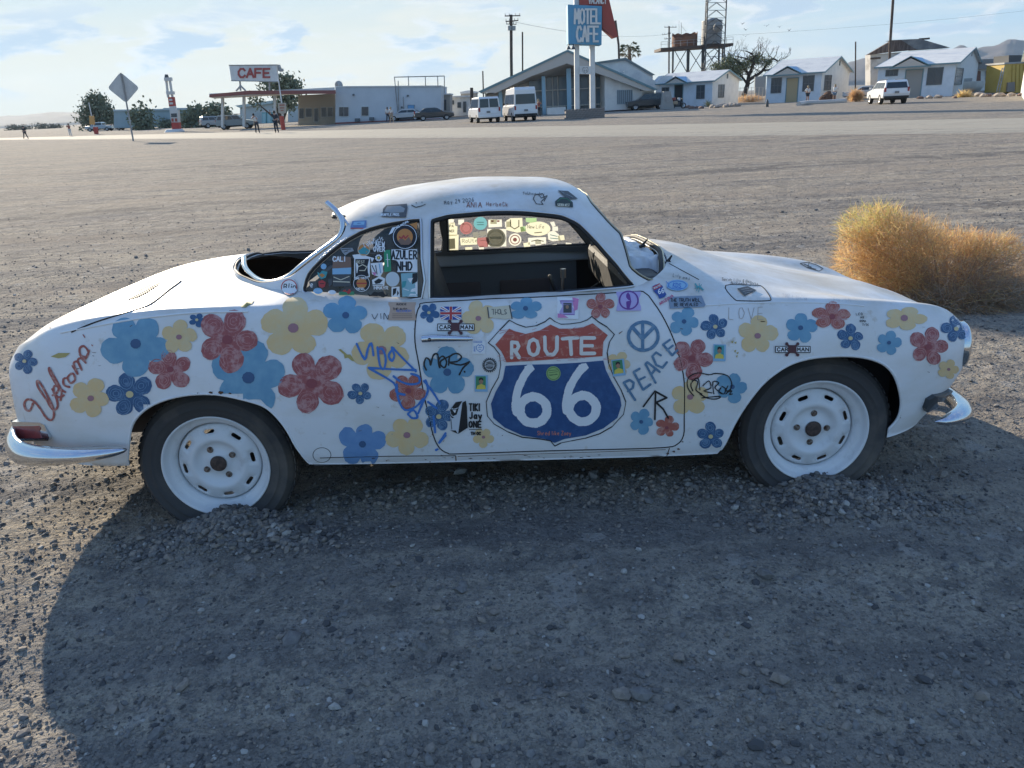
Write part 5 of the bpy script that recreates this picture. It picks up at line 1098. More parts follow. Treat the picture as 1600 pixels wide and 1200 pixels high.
sticker([Q((715,640),(740,628),(838,632),(842,705),(712,712))], BR, [([Q((712,712),(842,705),(840,750),(712,752))], LB), (text('CALI', 521, 402, 7, 4.6, lw=1.6), W_), ([Q((715,752),(840,750),(838,835),(715,835))], DG), (stroke(Q((720,770),(770,790),(830,765)), 1.2)+stroke(Q((720,800),(830,805)), 1.6), CR_)], name='postcard_sticker')
sticker([Q((765,572),(850,570),(860,590),(830,600),(800,622),(780,600))], GY, [(stroke(Q((775,582),(840,578)), 1.)+stroke(Q((790,600),(820,590)), 1.), K_)])
sticker([Q((862,640),(972,638),(970,770),(862,790))], W_, [([Q((870,647),(964,645),(962,765),(870,770))], K_), (text('REST', 558, 408, 4, 2.6, lw=.8)+stroke(Q((890,700),(920,685),(950,700),(935,725),(900,725)), 1.3), CR_)], name='poster_sticker')
sticker([circ(565.5, 443, 13.3)], K_, [([circ(565.5, 443, 8)], OR), (stroke(circ(565.5, 443, 12.5)+[circ(565.5, 443, 12.5)[0]], .8)+text('RETRO', 557, 433.5, 3, 2.4, lw=.8, gap=.4)+text('DIESEL', 557.5, 450, 3, 2, lw=.8), W_), (stroke([(558,443),(573,443)], 2), RD)], name='round_sticker')
sticker([circ(592, 403.5, 7, n=14)], K_, [([circ(592+4*math.cos(a), 403.5+4*math.sin(a), 1.6, n=6) for a in np.linspace(0, 5.6, 9)], W_), ([circ(592, 403.5, 1.8, n=8)], YL)], name='daisy_sticker')
sticker([Q((1068,585),(1112,582),(1118,730),(1070,735))], INK('sign_green', (.04, .28, .14)), [(stroke(Q((1090,610),(1095,700)), 1.2)+stroke(Q((1080,650),(1110,650)), .8), W_)])
sticker([Q((975,675),(1060,668),(1062,735),(1040,770),(985,750))], W_, [(stroke(Q((985,690),(1010,740)), 1.3)+stroke(Q((1010,690),(1020,750)), 1.3), K_), (stroke(Q((1035,680),(1045,740)), 1.8), LB), ([Q((985,735),(1015,740),(1005,765))], PK)])
sticker([Q((985,790),(1040,762),(1075,780),(1070,830),(990,832))], W_, [([Q((1000,800),(1030,780),(1060,790),(1040,812),(1010,818))], K_), (stroke(Q((990,823),(1060,823)), 1.), K_)])
sticker([circ(613.6, 436.5, 10.8, 11.5)], INK('pale_disc', (.55, .60, .62)), name='round_sticker')
sticker([Q((1185,745),(1300,738),(1300,900),(1195,905))], INK('sea_blue', (.25, .45, .50)), [([Q((1230,780),(1270,775),(1250,810))], W_), ([Q((1265,745),(1300,740),(1298,800),(1262,820))], K_), (stroke(Q((1200,850),(1240,862)), 1.2), W_), ([Q((1195,800),(1225,795),(1215,835),(1190,845))], TL)], name='poster_sticker')
sticker([Q((1120,840),(1175,835),(1178,908),(1120,908))], W_, [([Q((1130,850),(1155,845),(1150,880),(1128,900)), Q((1160,860),(1172,880),(1158,900))], K_)])
decal('moustache_sticker', [Q((955,880),(975,895),(1000,870),(1028,875),(1060,868),(1080,892),(1098,882),(1090,900),(1062,910),(1035,900),(1028,893),(1018,902),(990,910),(965,902))], K_, 13)
decal('lettering', text('HMAYR', 585, 447.5, 5, 3.4, lw=1.1, gap=.35), W_, 12)
sticker([Q((755,872),(862,868),(862,900),(756,900))], GR, [([Q((780,865),(800,855),(812,870),(830,850),(842,868),(825,888),(800,890))], RD)], name='flag_sticker')
sticker([Q((608,735),(625,745),(640,725),(678,735),(665,775),(635,785),(612,765))], TL, [([Q((620,755),(640,745),(660,758),(640,775))], OR)], name='cat_sticker')
sticker([Q((615,800),(640,790),(665,805),(660,835),(640,845),(618,835))], RD, [(stroke(Q((625,815),(655,815)), 1.2), K_)])
sticker([circ(506.5, 417, 4.5, n=12)], LB, name='round_sticker'); sticker([circ(497.5, 455.5, 7.4, 5.5, 14)], LB, [(stroke([(492,455),(503,455)], .8), W_)], name='round_sticker'); sticker([circ(519.5, 457.5, 6.5, 4.2, 14)], W_, [(stroke(circ(519.5, 457.5, 4.5, 2.6, 12), .9), DG)], name='oval_sticker')
sticker([Q((550,800),(600,798),(605,850),(560,852))], DG, [(text('e', 486, 440, 9, 4, lw=1.1), W_)])
sticker([Q((680,790),(710,780),(708,820),(690,835))], DG); sticker([Q((1100,480),(1125,430),(1180,420),(1120,470))], W_); sticker([Q((1235,410),(1298,392),(1298,445))], OR); sticker([Q((850,618),(900,612),(1000,640),(985,668),(975,640),(860,640))], W_)
sticker([Q((1255,860),(1300,790),(1300,905),(1230,905))], W_)
# ---- far door glass stickers, printed sides turned away (their backs show)
BK = dict(w=mat('sticker_back_white', (.56, .56, .53), .7), y=mat('sticker_back_cream', (.56, .55, .45), .7), g=mat('sticker_back_green', (.28, .42, .24), .7), b=mat('sticker_back_teal', (.12, .30, .36), .7), r=mat('sticker_back_maroon', (.30, .13, .14), .7), k=mat('sticker_back_grey', (.20, .20, .19), .7))
for M_ in BK.values():
    t = M_.node_tree; b = t.nodes['Principled BSDF']; tr = t.nodes.new('ShaderNodeBsdfTranslucent'); q = b.inputs['Base Color'].default_value; tr.inputs[0].default_value = (min(1, q[0]*1.3), min(1, q[1]*1.3), min(1, q[2]*1.2), 1); mx = t.nodes.new('ShaderNodeMixShader'); mx.inputs[0].default_value = .6; t.links.new(b.outputs[0], mx.inputs[1]); t.links.new(tr.outputs[0], mx.inputs[2]); t.links.new(mx.outputs[0], t.nodes['Material Output'].inputs[0])
for sh, bk, pr in (
  ([c3([(228,330),(268,325),(270,345),(285,350),(282,405),(232,408)])], 'y', (text('PA', 702, 349, 4, 3, lw=.9)+text('OVER', 700.5, 357, 4, 1.9, lw=.8), 'k')), ([circ(728.5, 354.5, 10)], 'r', (stroke(circ(728.5,354.5,7)+[circ(728.5,354.5,7)[0]], 1.), 'w')),
  ([circ(750.5, 347, 10.5)], 'b', (stroke([(745,345),(756,345)], 1.)+stroke([(745,349),(756,349)], 1.), 'k')), ([c3([(468,310),(548,308),(550,352),(470,356)])], 'w', ([c3([(485,312),(500,312),(500,322),(485,322)]), c3([(520,312),(535,312),(535,322),(520,322)])], 'r')),
  ([c3([(215,400),(292,400),(290,500),(240,505),(215,470)])], 'y', ([c3([(232,425),(270,422),(272,485),(236,488)])], 'k')), ([c3([(300,420),(400,415),(402,460),(305,465)])], 'y', (text('Route', 722, 372, 6, 4, lw=.7, ang=-.05), 'k')),
  ([c3([(405,420),(468,415),(474,440),(465,475),(415,478),(402,450)])], 'r', (stroke([(750,374),(760,374)], 1.), 'w')), ([circ(774.5, 370.5, 15.5)], 'k', (stroke(circ(774.5,370.5,12)+[circ(774.5,370.5,12)[0]], 1.3)+stroke([(767,370),(782,370)], 4), 'w')), ([rect(761,356,791,384)], 'w', None),
  ([circ(804.5, 373, 10)], 'w', (stroke(circ(804.5,373,7)+[circ(804.5,373,7)[0]], 1.4)+[circ(804.5,373,3.2)], 'r')), ([circ(840, 355.5, 20, 11.5, 24)], 'y', (text('New Life', 824, 349, 6, 3, lw=.7)+stroke([(835,362),(846,361)], 1.5), 'k')),
  ([c3([(575,315),(600,300),(670,298),(672,345),(690,380),(640,388),(575,372)])], 'y', (stroke(c3([(600,310),(602,350),(625,365),(650,350),(650,312)]), 1.6), 'k')), ([c3([(690,298),(755,298),(755,322),(720,328),(692,322)])], 'g', None), ([c3([(415,380),(455,378),(458,400),(435,410),(415,402)])], 'k', None),
  ([c3([(705,420),(810,415),(812,455),(705,462)])], 'w', (stroke(c3([(725,440),(760,432),(795,440)]), 1.6), 'k')), ([c3([(820,385),(860,375),(890,400),(900,435),(850,440),(825,430)])], 'w', (stroke(c3([(835,400),(880,410)]), 1.2)+stroke(c3([(835,420),(885,425)]), 1.2), 'b')),
  ([c3([(835,325),(860,320),(870,345),(850,352)])], 'w', None)):
    o = decal('sticker', sh, BK[bk], 2 if bk != 'w' or pr else 1, far=True, step=9)
    if o and pr: decal('print', pr[0], BK[pr[1]], 5, far=True, parent=o, step=14)
for k, (x, y, w_, h_, bk) in enumerate(((716,341,9,8,'w'),(739,361,9,9,'k'),(766,341,10,7,'y'),(789,344,9,9,'w'),(813,352,8,8,'g'),(818,378,10,7,'y'),(836,374,9,8,'w'),(727,385,11,5,'y'),(748,383,8,6,'w'),(863,352,9,7,'w'),(872,366,10,8,'y'),(884,378,9,5,'w'),(700,340,9,7,'w'),(795,385,11,4,'k'),(858,381,12,4,'w'))):
    decal('sticker', [rect(x, y, x+w_, y+h_, random.uniform(-.2, .2))], BK[bk], 0, far=True, step=9)
# rust around edges
for (x, y, r_) in ((1048,712,3),(1053,705,2.4),(1060,701,2.2),(1043,708,2),(713,722,1.6),(676,679,1.8),(1066,690,1.5),(690,711,1.2),(604,719,1.4),(1406,652,1.8),(345,613,4),(330,613,3),(310,614.5,2),(360,614.5,2.6),(672,721,1.)):
    decal('rust_patch', [[(x+r_*random.uniform(.5, 1.5)*math.cos(a), y+r_*random.uniform(.3, .8)*math.sin(a)) for a in np.linspace(0, 5.7, 9)]], M_rust, 4)
for k in range(26):
    x = random.uniform(575, 1030); y = 716-.011*(x-575)+random.uniform(-3, 3); decal('rust_patch', [[(x, y), (x+random.uniform(1, 9), y+.3), (x+random.uniform(1, 6), y+1.1)]], M_rust, 3)

vt = decal('engine_lid_vent', [[(199,468),(205,461),(224,449.5),(242,441.5),(250,441),(247,446.5),(229,458),(210,467)]], mat('vent_grey', (.16, .16, .16), .7), 3)
decal('vent_slits', sum([stroke([(202+3.1*k, 464.5-1.6*k+.4), (205+3.1*k, 466.5-1.75*k)], .8) for k in range(14)], []), K_, 5, parent=vt)

rr_ = random.Random(9)
for k in range(60):      # chips and scratches down to primer and rust
    x = rr_.uniform(60, 1500); y = rr_.uniform(500, 700); 
    if (180 < x < 500 and y > 600) or (1110 < x < 1420 and y > 545) or x > 1480 or x < 70: continue
    L = rr_.uniform(1.5, 9); a = rr_.uniform(-.5, .5); w_ = rr_.uniform(.4, 1.3)
    decal('paint_chip', [[(x, y), (x+L*math.cos(a), y+L*math.sin(a)-w_*.4), (x+L*.8, y+L*math.sin(a)+w_*.5), (x+L*.2, y+w_)]], M_rust if k % 3 else INK('primer_grey', (.30, .30, .30)), 2)
# ------------------------------------------------------------------ buildings and everything across the road
c1_ = lambda x, y: (x/4, 80+y/4); cB = lambda x, y: (320+x/4, 80+y/4); cC = lambda x, y: (680+x/4, y/4); cD = lambda x, y: (1000+x/5.333, y/5.333); cE = lambda x, y: (1280+x/5, y/5)
M_wb = mat('bluewhite_render', (.60, .66, .72), .8, n1=(1.2, (.52, .58, .63), .45, .7)); M_ww = mat('white_render', (.68, .67, .64), .8, n1=(1.2, (.58, .57, .55), .45, .7))
M_roofw = mat('white_roof_sheet', (.62, .62, .60), .7, n1=(.8, (.48, .49, .50), .45, .7)); M_teal = mat('teal_trim', (.14, .24, .27), .6); M_beige = mat('beige_fascia', (.50, .46, .41), .7)
M_win = mat('dark_window', (.05, .065, .08), .15, spec=.6); M_blu = mat('pale_blue_post', (.26, .42, .52), .6); M_frame = mat('window_frame_dark', (.12, .14, .15), .6); M_framew = mat('window_frame_white', (.6, .6, .58), .6)
M_wood = mat('weathered_pole_wood', (.075, .055, .045), .9, n1=(3, (.11, .085, .07), .4, .6)); M_steel = mat('dark_steel', (.07, .075, .08), .6); M_rusty = mat('rusted_tank_steel', (.26, .12, .07), .9, n1=(.8, (.16, .09, .065), .4, .6)); M_galv = mat('galvanised_steel', (.33, .34, .34), .5, n1=(.9, (.24, .23, .22), .4, .6))
M_redp = mat('sign_red', (.34, .07, .055), .6, n1=(1.5, (.27, .075, .06), .4, .7)); M_sblue = mat('sign_blue', (.10, .30, .47), .6, n1=(1.2, (.14, .34, .49), .4, .7)); M_sw = mat('sign_white', (.66, .66, .64), .6, n1=(2, (.56, .56, .54), .45, .7))
def az_of(u): return math.atan2(ray(u, 160)[0], ray(u, 160)[1])
class Wall:
    """a vertical wall plane in world space, for turning picture points into (s, z)"""
    def __init__(s, O, d): s.O = np.array(O, float); s.d = np.array([d[0], d[1], 0.]); s.d /= np.linalg.norm(s.d); s.n = np.array([s.d[1], -s.d[0], 0])
    def sz(s, u, v):
        r_ = ray(u, v); t_ = ((s.O-c_o)@s.n)/(r_@s.n); P = c_o+r_*t_; return float((P-s.O)@s.d), float(P[2])
def winbox(root, plane, rc, kind='window', m_=None, fm=None, depth=.05, mull=(1, 1), off=0.0, fw=.06, name=None):
    """plane: 'F' (y=0 front, s=x) or 'S' (x=0 side, s=y); rc=(s0,s1,z0,z1)"""
    s0, s1, z0, z1 = rc; 
    if s0 > s1: s0, s1 = s1, s0
    if z0 > z1: z0, z1 = z1, z0
    m_ = m_ or M_win; fm = fm or M_frame
    T = (lambda s_, z, o: (s_, -off-o, z)) if plane == 'F' else (lambda s_, z, o: (off+o, s_, z))
    mb = MB()
    def bx(a, b, c, d, o0, o1):
        p = [T(s_, z, o) for s_ in (a, b) for z in (c, d) for o in (o0, o1)]; mb.add(p, [(0, 1, 3, 2), (4, 6, 7, 5), (0, 4, 5, 1), (2, 3, 7, 6), (0, 2, 6, 4), (1, 5, 7, 3)])
    bx(s0-fw, s0, z0-fw, z1+fw, 0, depth); bx(s1, s1+fw, z0-fw, z1+fw, 0, depth); bx(s0, s1, z0-fw, z0, 0, depth+.02); bx(s0, s1, z1, z1+fw, 0, depth)
    for k in range(1, mull[0]): x = s0+(s1-s0)*k/mull[0]; bx(x-.02, x+.02, z0, z1, .012, depth-.01)
    for k in range(1, mull[1]): z = z0+(z1-z0)*k/mull[1]; bx(s0, s1, z-.02, z+.02, .012, depth-.012)
    f = mb.build(name or kind, fm, root, fix=True); mb = MB(); bx(s0, s1, z0, z1, .002, .010); mb.build('door_panel' if kind == 'door' else 'pane', m_, f, fix=True); return f
def cabin(corner, lx, rx, eave_v, apex, label, phi, fwins, swins, door=None, wm=(M_wb, M_ww), porch=None, rearlen=None):
    O = gnd(*corner); O[2] = 0; ph = R(phi); d = np.array([math.cos(ph), -math.sin(ph), 0]); e = np.array([math.sin(ph), math.cos(ph), 0])
    tl_ = math.tan(az_of(lx)); tr_ = math.tan(az_of(rx))
    a = (O[0]-tl_*O[1])/(d[0]-tl_*d[1]); b_ = (tr_*O[1]-O[0])/(e[0]-tr_*e[1])
    root = empty('motel_cabin', O, -ph, label, 'cabin', 'white motel cabins in a row')
    WF = Wall(O, d); WS = Wall(O, e)
    ez = WF.sz(corner[0], eave_v)[1]; az_ = WS.sz(*apex)[1]
    mb = MB(); mb.add([(-a, 0, 0), (0, 0, 0), (0, 0, ez), (-a, 0, ez)], [(0, 1, 2, 3)], 0); mb.add([(0, 0, 0), (0, b_, 0), (0, b_, ez), (0, b_/2, az_), (0, 0, ez)], [(0, 1, 2, 3, 4)], 1)
    mb.add([(-a, b_, 0), (-a, 0, 0), (-a, 0, ez), (-a, b_/2, az_), (-a, b_, ez)], [(0, 1, 2, 3, 4)], 1); mb.add([(0, b_, 0), (-a, b_, 0), (-a, b_, ez), (0, b_, ez)], [(0, 1, 2, 3)], 0)
    mb.build('wall', list(wm), root)
    o_ = .38; mb = MB(); sl_ = (az_-ez)/(b_/2); za = az_+.10; zl = ez-sl_*o_+.10
    for yy0, yy1 in ((-o_, b_/2), (b_+o_, b_/2)):
        p = [(-a-o_, yy0, zl), (o_, yy0, zl), (o_, yy1, za), (-a-o_, yy1, za)]; q = [(x, y, z-.10) for x, y, z in p]
        mb.add(p+q, [(0, 1, 2, 3), (7, 6, 5, 4), (0, 4, 5, 1), (1, 5, 6, 2), (2, 6, 7, 3), (3, 7, 4, 0)], 0)
    rf_ = mb.build('roof', M_roofw, root, fix=False)
    mb = MB()
    for xx in (o_+.01, -a-o_-.01):
        for yy0, yy1 in ((-o_, b_/2), (b_+o_, b_/2)):
            p = [(xx, yy0, zl+.02), (xx, yy1, za+.02), (xx, yy1, za-.16), (xx, yy0, zl-.16)]; mb.add(p+[(x+.03, y, z) for x, y, z in p], [(0, 1, 2, 3), (7, 6, 5, 4), (0, 4, 5, 1), (2, 6, 7, 3), (1, 5, 6, 2), (0, 3, 7, 4)])
    mb.box((-a/2, -o_-.012, zl-.05), (a+2*o_, .03, .14)); mb.build('bargeboard', M_teal, root, fix=True)
    if porch:
        (l, t_, r_, y0) = porch; s0 = WF.sz(l, y0)[0]; s1 = WF.sz(r_, y0)[0]; zt = WF.sz((l+r_)/2, t_)[1]; zb = ez-.12; sm = (s0+s1)/2; dy = -o_-.35; back = b_*.30
        mb = MB(); P = [(s0, dy, zb), (sm, dy, zt), (s1, dy, zb), (s0, 0, zb), (sm, back, zt), (s1, 0, zb)]
        mb.add(P, [(0, 1, 4, 3)], 0); mb.add(P, [(1, 2, 5, 4)], 1); mb.add([(s0+.3, dy+.02, zb+.02), (s1-.3, dy+.02, zb+.02), (sm, dy+.02, zt-.2)], [(0, 1, 2)], 2)
        mb.tube([(s0, dy-.01, zb), (sm, dy-.01, zt), (s1, dy-.01, zb)], .07, n=4, mi=3); mb.box((sm, dy, zb), (s1-s0, .08, .12), 3)
        mb.build('porch_gable', [M_roofw, mat('blue_right_slope', (.30, .45, .60), .7), M_beige, M_teal], root)  # right porch slope has a bluer, darker tone than the left
    def rc(W_o, r4): s0, z1 = W_o.sz(r4[0], r4[1]); s1, z0 = W_o.sz(r4[2], r4[3]); return (s0, s1, z0, z1)
    for r4, ml in fwins: winbox(root, 'F', rc(WF, r4), mull=ml)
    for r4, ml in swins: winbox(root, 'S', rc(WS, r4), mull=ml)
    if door:
        r4, dm = door; q = rc(WF, r4); winbox(root, 'F', (q[0], q[1], .03, q[3]), 'door', m_=dm, fm=M_teal, fw=.09)
    mb = MB(); 
    if apex: s_, z_ = WS.sz(apex[0], apex[1]+9); mb.box((.03, s_, z_), (.05, .35, .55)); mb.build('gable_vent', M_frame, root)
    return root
r4D = lambda a, b, c, d: cD(a, b)+cD(c, d); r4E = lambda a, b, c, d: cE(a, b)+cE(c, d); r4C = lambda a, b, c, d: cC(a, b)+cC(c, d); r4B = lambda a, b, c, d: cB(a, b)+cB(c, d)
cabin((1112, 165), 1024.5, 1153, 126, (1136.5, 110), 'low white motel cabin left of the bare mesquite tree, dark doorway under a small gable', 38, [(r4D(185, 733, 240, 756), (2, 1)), (r4D(475, 714, 535, 818), (2, 2))], [(r4D(655, 708, 697, 808), (2, 2))], (r4D(292, 712, 352, 885), mat('dark_doorway', (.03, .035, .04), .8)), porch=(cD(215, 0)[0], cD(0, 637)[1], cD(420, 0)[0], 130))
cabin((1281, 158), 1196, 1323, 112.5, (1312, 89.5), 'white motel cabin with a tan door, right of the bare mesquite tree', 36, [(r4D(1100, 655, 1172, 770), (3, 2)), (r4D(1365, 636, 1442, 755), (2, 2))], [(r4E(45, 590, 87, 700), (2, 3))], (r4D(1228, 655, 1305, 850), mat('tan_door', (.42, .33, .20), .7)), porch=(cD(1110, 0)[0], cD(0, 552)[1], cD(1375, 0)[0], 115))
cabin((1487, 150), 1367, 1523, 99, (1518.5, 75), 'white motel cabin behind the parked white SUV with a wide grey garage door', 34, [(r4E(525, 552, 610, 588), (3, 1)), (r4E(855, 535, 952, 656), (2, 1))], [(r4E(1072, 533, 1110, 655), (1, 2))], (r4E(683, 550, 785, 752), mat('grey_shutter', (.30, .29, .27), .7)), porch=(cE(560, 0)[0], cE(0, 440)[1], cE(880, 0)[0], 101))
cabin((1690, 143), 1592, 1735, 92, (1722, 66), 'white motel cabin cut off by the right edge beside the yellow container', 32, [((1610, 105, 1628, 125), (2, 2))], [], None)

def V3(u, v, Y, o): p = at(u, v, Y); return (p[0]-o[0], p[1]-o[1], p[2]-o[2])
def base_loc(o):
    v = Vector((0, 0, 0))
    while o is not None: v = v+o.location; o = o.parent
    return v
# facade helper: everything of one plane given by picture polygons at forward distance Y
def slab(polys, Y, dep, m_, name, parent, Ydir=1, mi=0):
    mb = MB()
    for pl in polys:
        P = [at(u, v, Y) for u, v in pl]; n = len(P); o = base_loc(parent)
        V = [(p[0]-o[0], p[1]-o[1], p[2]-o[2]) for p in P]+[(p[0]-o[0], p[1]-o[1]+dep, p[2]-o[2]) for p in P]
        mb.add(V, [tuple(range(n)), tuple(range(2*n-1, n-1, -1))]+[(i, n+i, n+(i+1) % n, (i+1) % n) for i in range(n)])
    return mb.build(name, m_, parent, fix=True)
# ---- motel office with the swooping gable
YO = gnd(900, 177)[1]; O = at(887, 176, YO); O[2] = 0
off = empty('motel_office', O, 0, 'motel office with a huge swept gable roof, beige fascia and tall glass front', 'building')
slab([[(747, 143), (887, 77.5), (1027, 139), (1024, 141.5), (887, 81), (752, 145)]], YO-.6, 15, M_teal, 'roof', off)
slab([[(752, 145), (887, 81), (1024, 141.5), (1008, 142), (945, 118.5), (886, 99), (830, 119), (775, 145)]], YO-.5, .5, M_beige, 'fascia', off)
mb = MB(); fp_ = [(762, 148), (775, 145), (830, 119), (886, 99), (945, 118.5)]; bp_ = [(762, 150), (775, 148), (830, 126), (886, 117), (945, 120)]
A_ = [V3(u, v, YO-.3, O) for u, v in fp_]; B_ = [V3(u, v, YO+5.2, O) for u, v in bp_]
mb.add(A_+B_+[(x, y, z+.1) for x, y, z in A_+B_], [(i, i+1, 6+i, 5+i) for i in range(4)]+[(10+i, 15+i, 16+i, 11+i) for i in range(4)]); mb.build('soffit', mat('soffit_beige', (.50, .45, .40), .8), off)
slab([[(945, 116), (1022, 140), (1022, 169), (945, 173)]], YO+.3, 8, M_ww, 'wall', off)
gp = empty('glass_front', (0, 0, 0)); gp.parent = off
YG = YO+4.5
slab([[(826, 118), (947, 114), (947, 178), (826, 181)]], YG+.3, 3, mat('dim_interior', (.22, .25, .27), .9), 'inner_wall', gp)
xs = [(826, 849), (853, 863), (864, 871), (872.5, 886), (891, 897), (906, 919), (921, 927), (931, 944)]
for x0, x1 in xs:
    for y0, y1 in ((121, 141.5), (142.5, 166)):
        t0 = y0 if x0 > 850 else y0+6
        s_ = slab([[(x0+.5, t0), (x1-.5, t0-.3), (x1-.5, y1), (x0+.5, y1)]], YG+.18, .06, mat('tinted_glass', (.15, .22, .28), .18, spec=.5), 'pane', gp); s_.location = -Vector((0, 0, 0))
mb = MB()
for x in (849.5, 852.5, 863.5, 871.7, 886.5, 897.5, 905.5, 920, 927.5, 930.5, 944.5):
    a = at(x, 176, YG); b_ = at(x, 119, YG); mb.box(((a[0]+b_[0])/2-O[0], a[1]-O[1], b_[2]/2), (.12, .1, b_[2]))
for v in (142, 167.5): a = at(826, v, YG); b_ = at(945, v-4.6, YG); mb.box(((a[0]+b_[0])/2-O[0], a[1]-O[1]+.01, (a[2]+b_[2])/2), (b_[0]-a[0], .08, .12))
mb.build('mullions', M_framew, gp)
for x, w_ in ((850.5, .42), (889.5, .5), (783, .4)):
    a = at(x, 175, YO+1); tz = at(x, 107 if x > 880 else (119 if x > 800 else 142), YO+1)[2]; mb = MB(); mb.box((a[0]-O[0], a[1]-O[1], tz/2), (w_, w_, tz)); mb.build('post', M_blu, off)
slab([[(758, 146), (775, 143), (829, 119), (829, 181), (758, 184)]], YO+5, 4, mat('recessed_beige_wall', (.52, .49, .44), .8), 'wall', off)  # left wing wall in one even beige
for x0, x1 in ((778, 786), (790, 799), (803, 812), (815, 824)): slab([[(x0, 147), (x1, 146.6), (x1, 166), (x0, 166.4)]], YO+4.9, .08, MATS['tinted_glass'], 'pane', off)
slab([[(855, 168.5), (884, 167), (884, 178.5), (855, 179)]], YO-.8, 1.2, M_ww, 'planter', off)
w_ = slab([[(964, 140.5), (988.5, 140), (988.5, 162.5), (964, 163)]], YO+.24, .05, mat('curtain_blue_grey', (.34, .40, .44), .8), 'window', off)
mb = MB()
for k in range(8): a = at(965.5+k*3, 162, YO+.2); b_ = at(965.5+k*3, 141, YO+.2); mb.box((a[0]-O[0], a[1]-O[1], (a[2]+b_[2])/2), (.06, .06, b_[2]-a[2]))
mb.build('curtain_fold', M_frame, w_)
for r4 in ((1000, 138.5, 1008, 141.5),): slab([[(r4[0], r4[1]), (r4[2], r4[1]), (r4[2], r4[3]), (r4[0], r4[3])]], YO+.25, .05, M_win, 'window', off)
# white building with dark roof edge behind the office
YB2 = YO+14; O2 = at(975, 160, YB2); O2[2] = 0; bb = empty('storage_building', O2, 0, 'white gabled building with a grey roof behind the right half of the motel office', 'building')
slab([[(933, 97), (978, 91), (1020, 116), (1020, 150), (933, 150)]], YB2+.3, 8, M_ww, 'wall', bb); slab([[(930, 97), (978, 90), (1024, 117), (1019, 118), (978, 94), (932, 99.5)]], YB2, 9, mat('grey_roof_edge', (.16, .19, .19), .7), 'roof', bb)
slab([[(975, 111), (998, 109), (1026, 128), (1036, 118), (1052, 118), (1040, 140), (975, 132)]], YB2-4, 3, M_roofw, 'annex_roof', bb)
# ---- tall motel sign
YS = gnd(905, 185)[1]; O = at(914, 185, YS); O[2] = 0
sg = empty('motel_sign', O, 0, 'tall blue motel cafe sign on two white posts with a red arrow above', 'sign')
def V3(u, v, Y, o): p = at(u, v, Y); return (p[0]-o[0], p[1]-o[1], p[2]-o[2])
for x0, x1, xb0 in ((897.5, 905.5, 898.5), (922.5, 930, 922.5)):
    slab([[(x0-1.2, -110), (x1-1.2, -110), (x1, 172), (xb0, 172)]], YS, .5, M_sw, 'post', sg)
bd = slab([[(887, 7), (940.5, 9.5), (940, 70), (888, 68.5)]], YS-.6, 1.7, M_sblue, 'board', sg)
def sign_text(s, x0, y0, x1, y1, lw, Y, m_, parent, slant=0.0, gap=.25, dep=.05):
    n = len(s); w0 = (x1-x0)/(n+(n-1)*gap); mb = MB(); cx = x0; k = 0
    for ch in s:
        if ch == ' ': cx += w0*(1+gap); continue
        for pl in GL[ch]:
            pts = [(cx+pl[i]*w0, y0+pl[i+1]*(y1-y0)+slant*(cx-x0)) for i in range(0, len(pl), 2)]
            for i in range(len(pts)-1):
                a, b_ = np.array(pts[i]), np.array(pts[i+1]); L = np.linalg.norm(b_-a)
                if L < .01: continue
                dd = (b_-a)/L; a = a-dd*lw*.4; b_ = b_+dd*lw*.4; nn = np.array([-dd[1], dd[0]])*lw/2; k += 1
                q = [a+nn, b_+nn, b_-nn, a-nn]; P = [V3(p_[0], p_[1], Y-.003*k, parent.matrix_world.translation if False else base_loc(parent)) for p_ in q]
                mb.add(P+[(x, y+dep, z) for x, y, z in P], [(0, 1, 2, 3), (7, 6, 5, 4), (0, 4, 5, 1), (1, 5, 6, 2), (2, 6, 7, 3), (3, 7, 4, 0)])
        cx += w0*(1+gap)
    return mb.build('lettering', m_, parent)
def base_loc(o):
    v = Vector((0, 0, 0))
    while o is not None: v = v+o.location; o = o.parent
    return v
sign_text('MOTEL', 898, 14.5, 938.5, 36.5, 3.1, YS-.66, M_sw, bd); sign_text('CAFE', 901.5, 41.5, 935, 64.5, 3.3, YS-.66, M_sw, bd)
ar = slab([[(906, 8.5), (905, -95), (962, -120), (938, -60), (965.5, 57), (959, 59), (941, 43), (941, 8.5)]], YS-.35, 1.3, M_redp, 'arrow', sg)
sign_text('VACANCY', 920, -4, 947.5, 5.5, 1.3, YS-.4, M_sw, ar)
sb = slab([[(905.5, 103), (923.5, 103.5), (923.5, 116), (905.5, 115.5)]], YS-.1, .3, M_sw, 'small_board', sg)
mb = MB()
for pl in ([(911.5, 105.5), (914.5, 106.3), (917.8, 105.5), (919, 108), (918.5, 112), (914.7, 114.5), (911, 112), (910.3, 108), (911.5, 105.5)], [(913, 108.5), (912.5, 111), (913.8, 111.5), (913.8, 109.8)], [(916.5, 108.5), (915.6, 111), (917, 111.5), (917, 109.8)]):
    for i in range(len(pl)-1):
        a, b_ = np.array(pl[i]), np.array(pl[i+1]); dd = (b_-a)/np.linalg.norm(b_-a); nn = np.array([-dd[1], dd[0]])*.3; P = [V3(q[0], q[1], YS-.12-.002*i, base_loc(sb)) for q in (a+nn, b_+nn, b_-nn, a-nn)]; mb.add(P, [(0, 1, 2, 3)])
mb.build('shield_emblem', M_frame, sb)
for x in (889, 896): mb = MB(); a = V3(x, 69, YS-.5, O); b_ = V3(x-.5, 72.5, YS-.9, O); mb.cyl(a, b_, .05, n=6); mb.cyl(b_, (b_[0], b_[1], b_[2]-.22), .08, .2, n=10); mb.build('lamp', M_steel, sg)
M_stone = mat('planter_stone', (.27, .22, .19), .9, n1=(1.2, (.18, .15, .14), .4, .6))
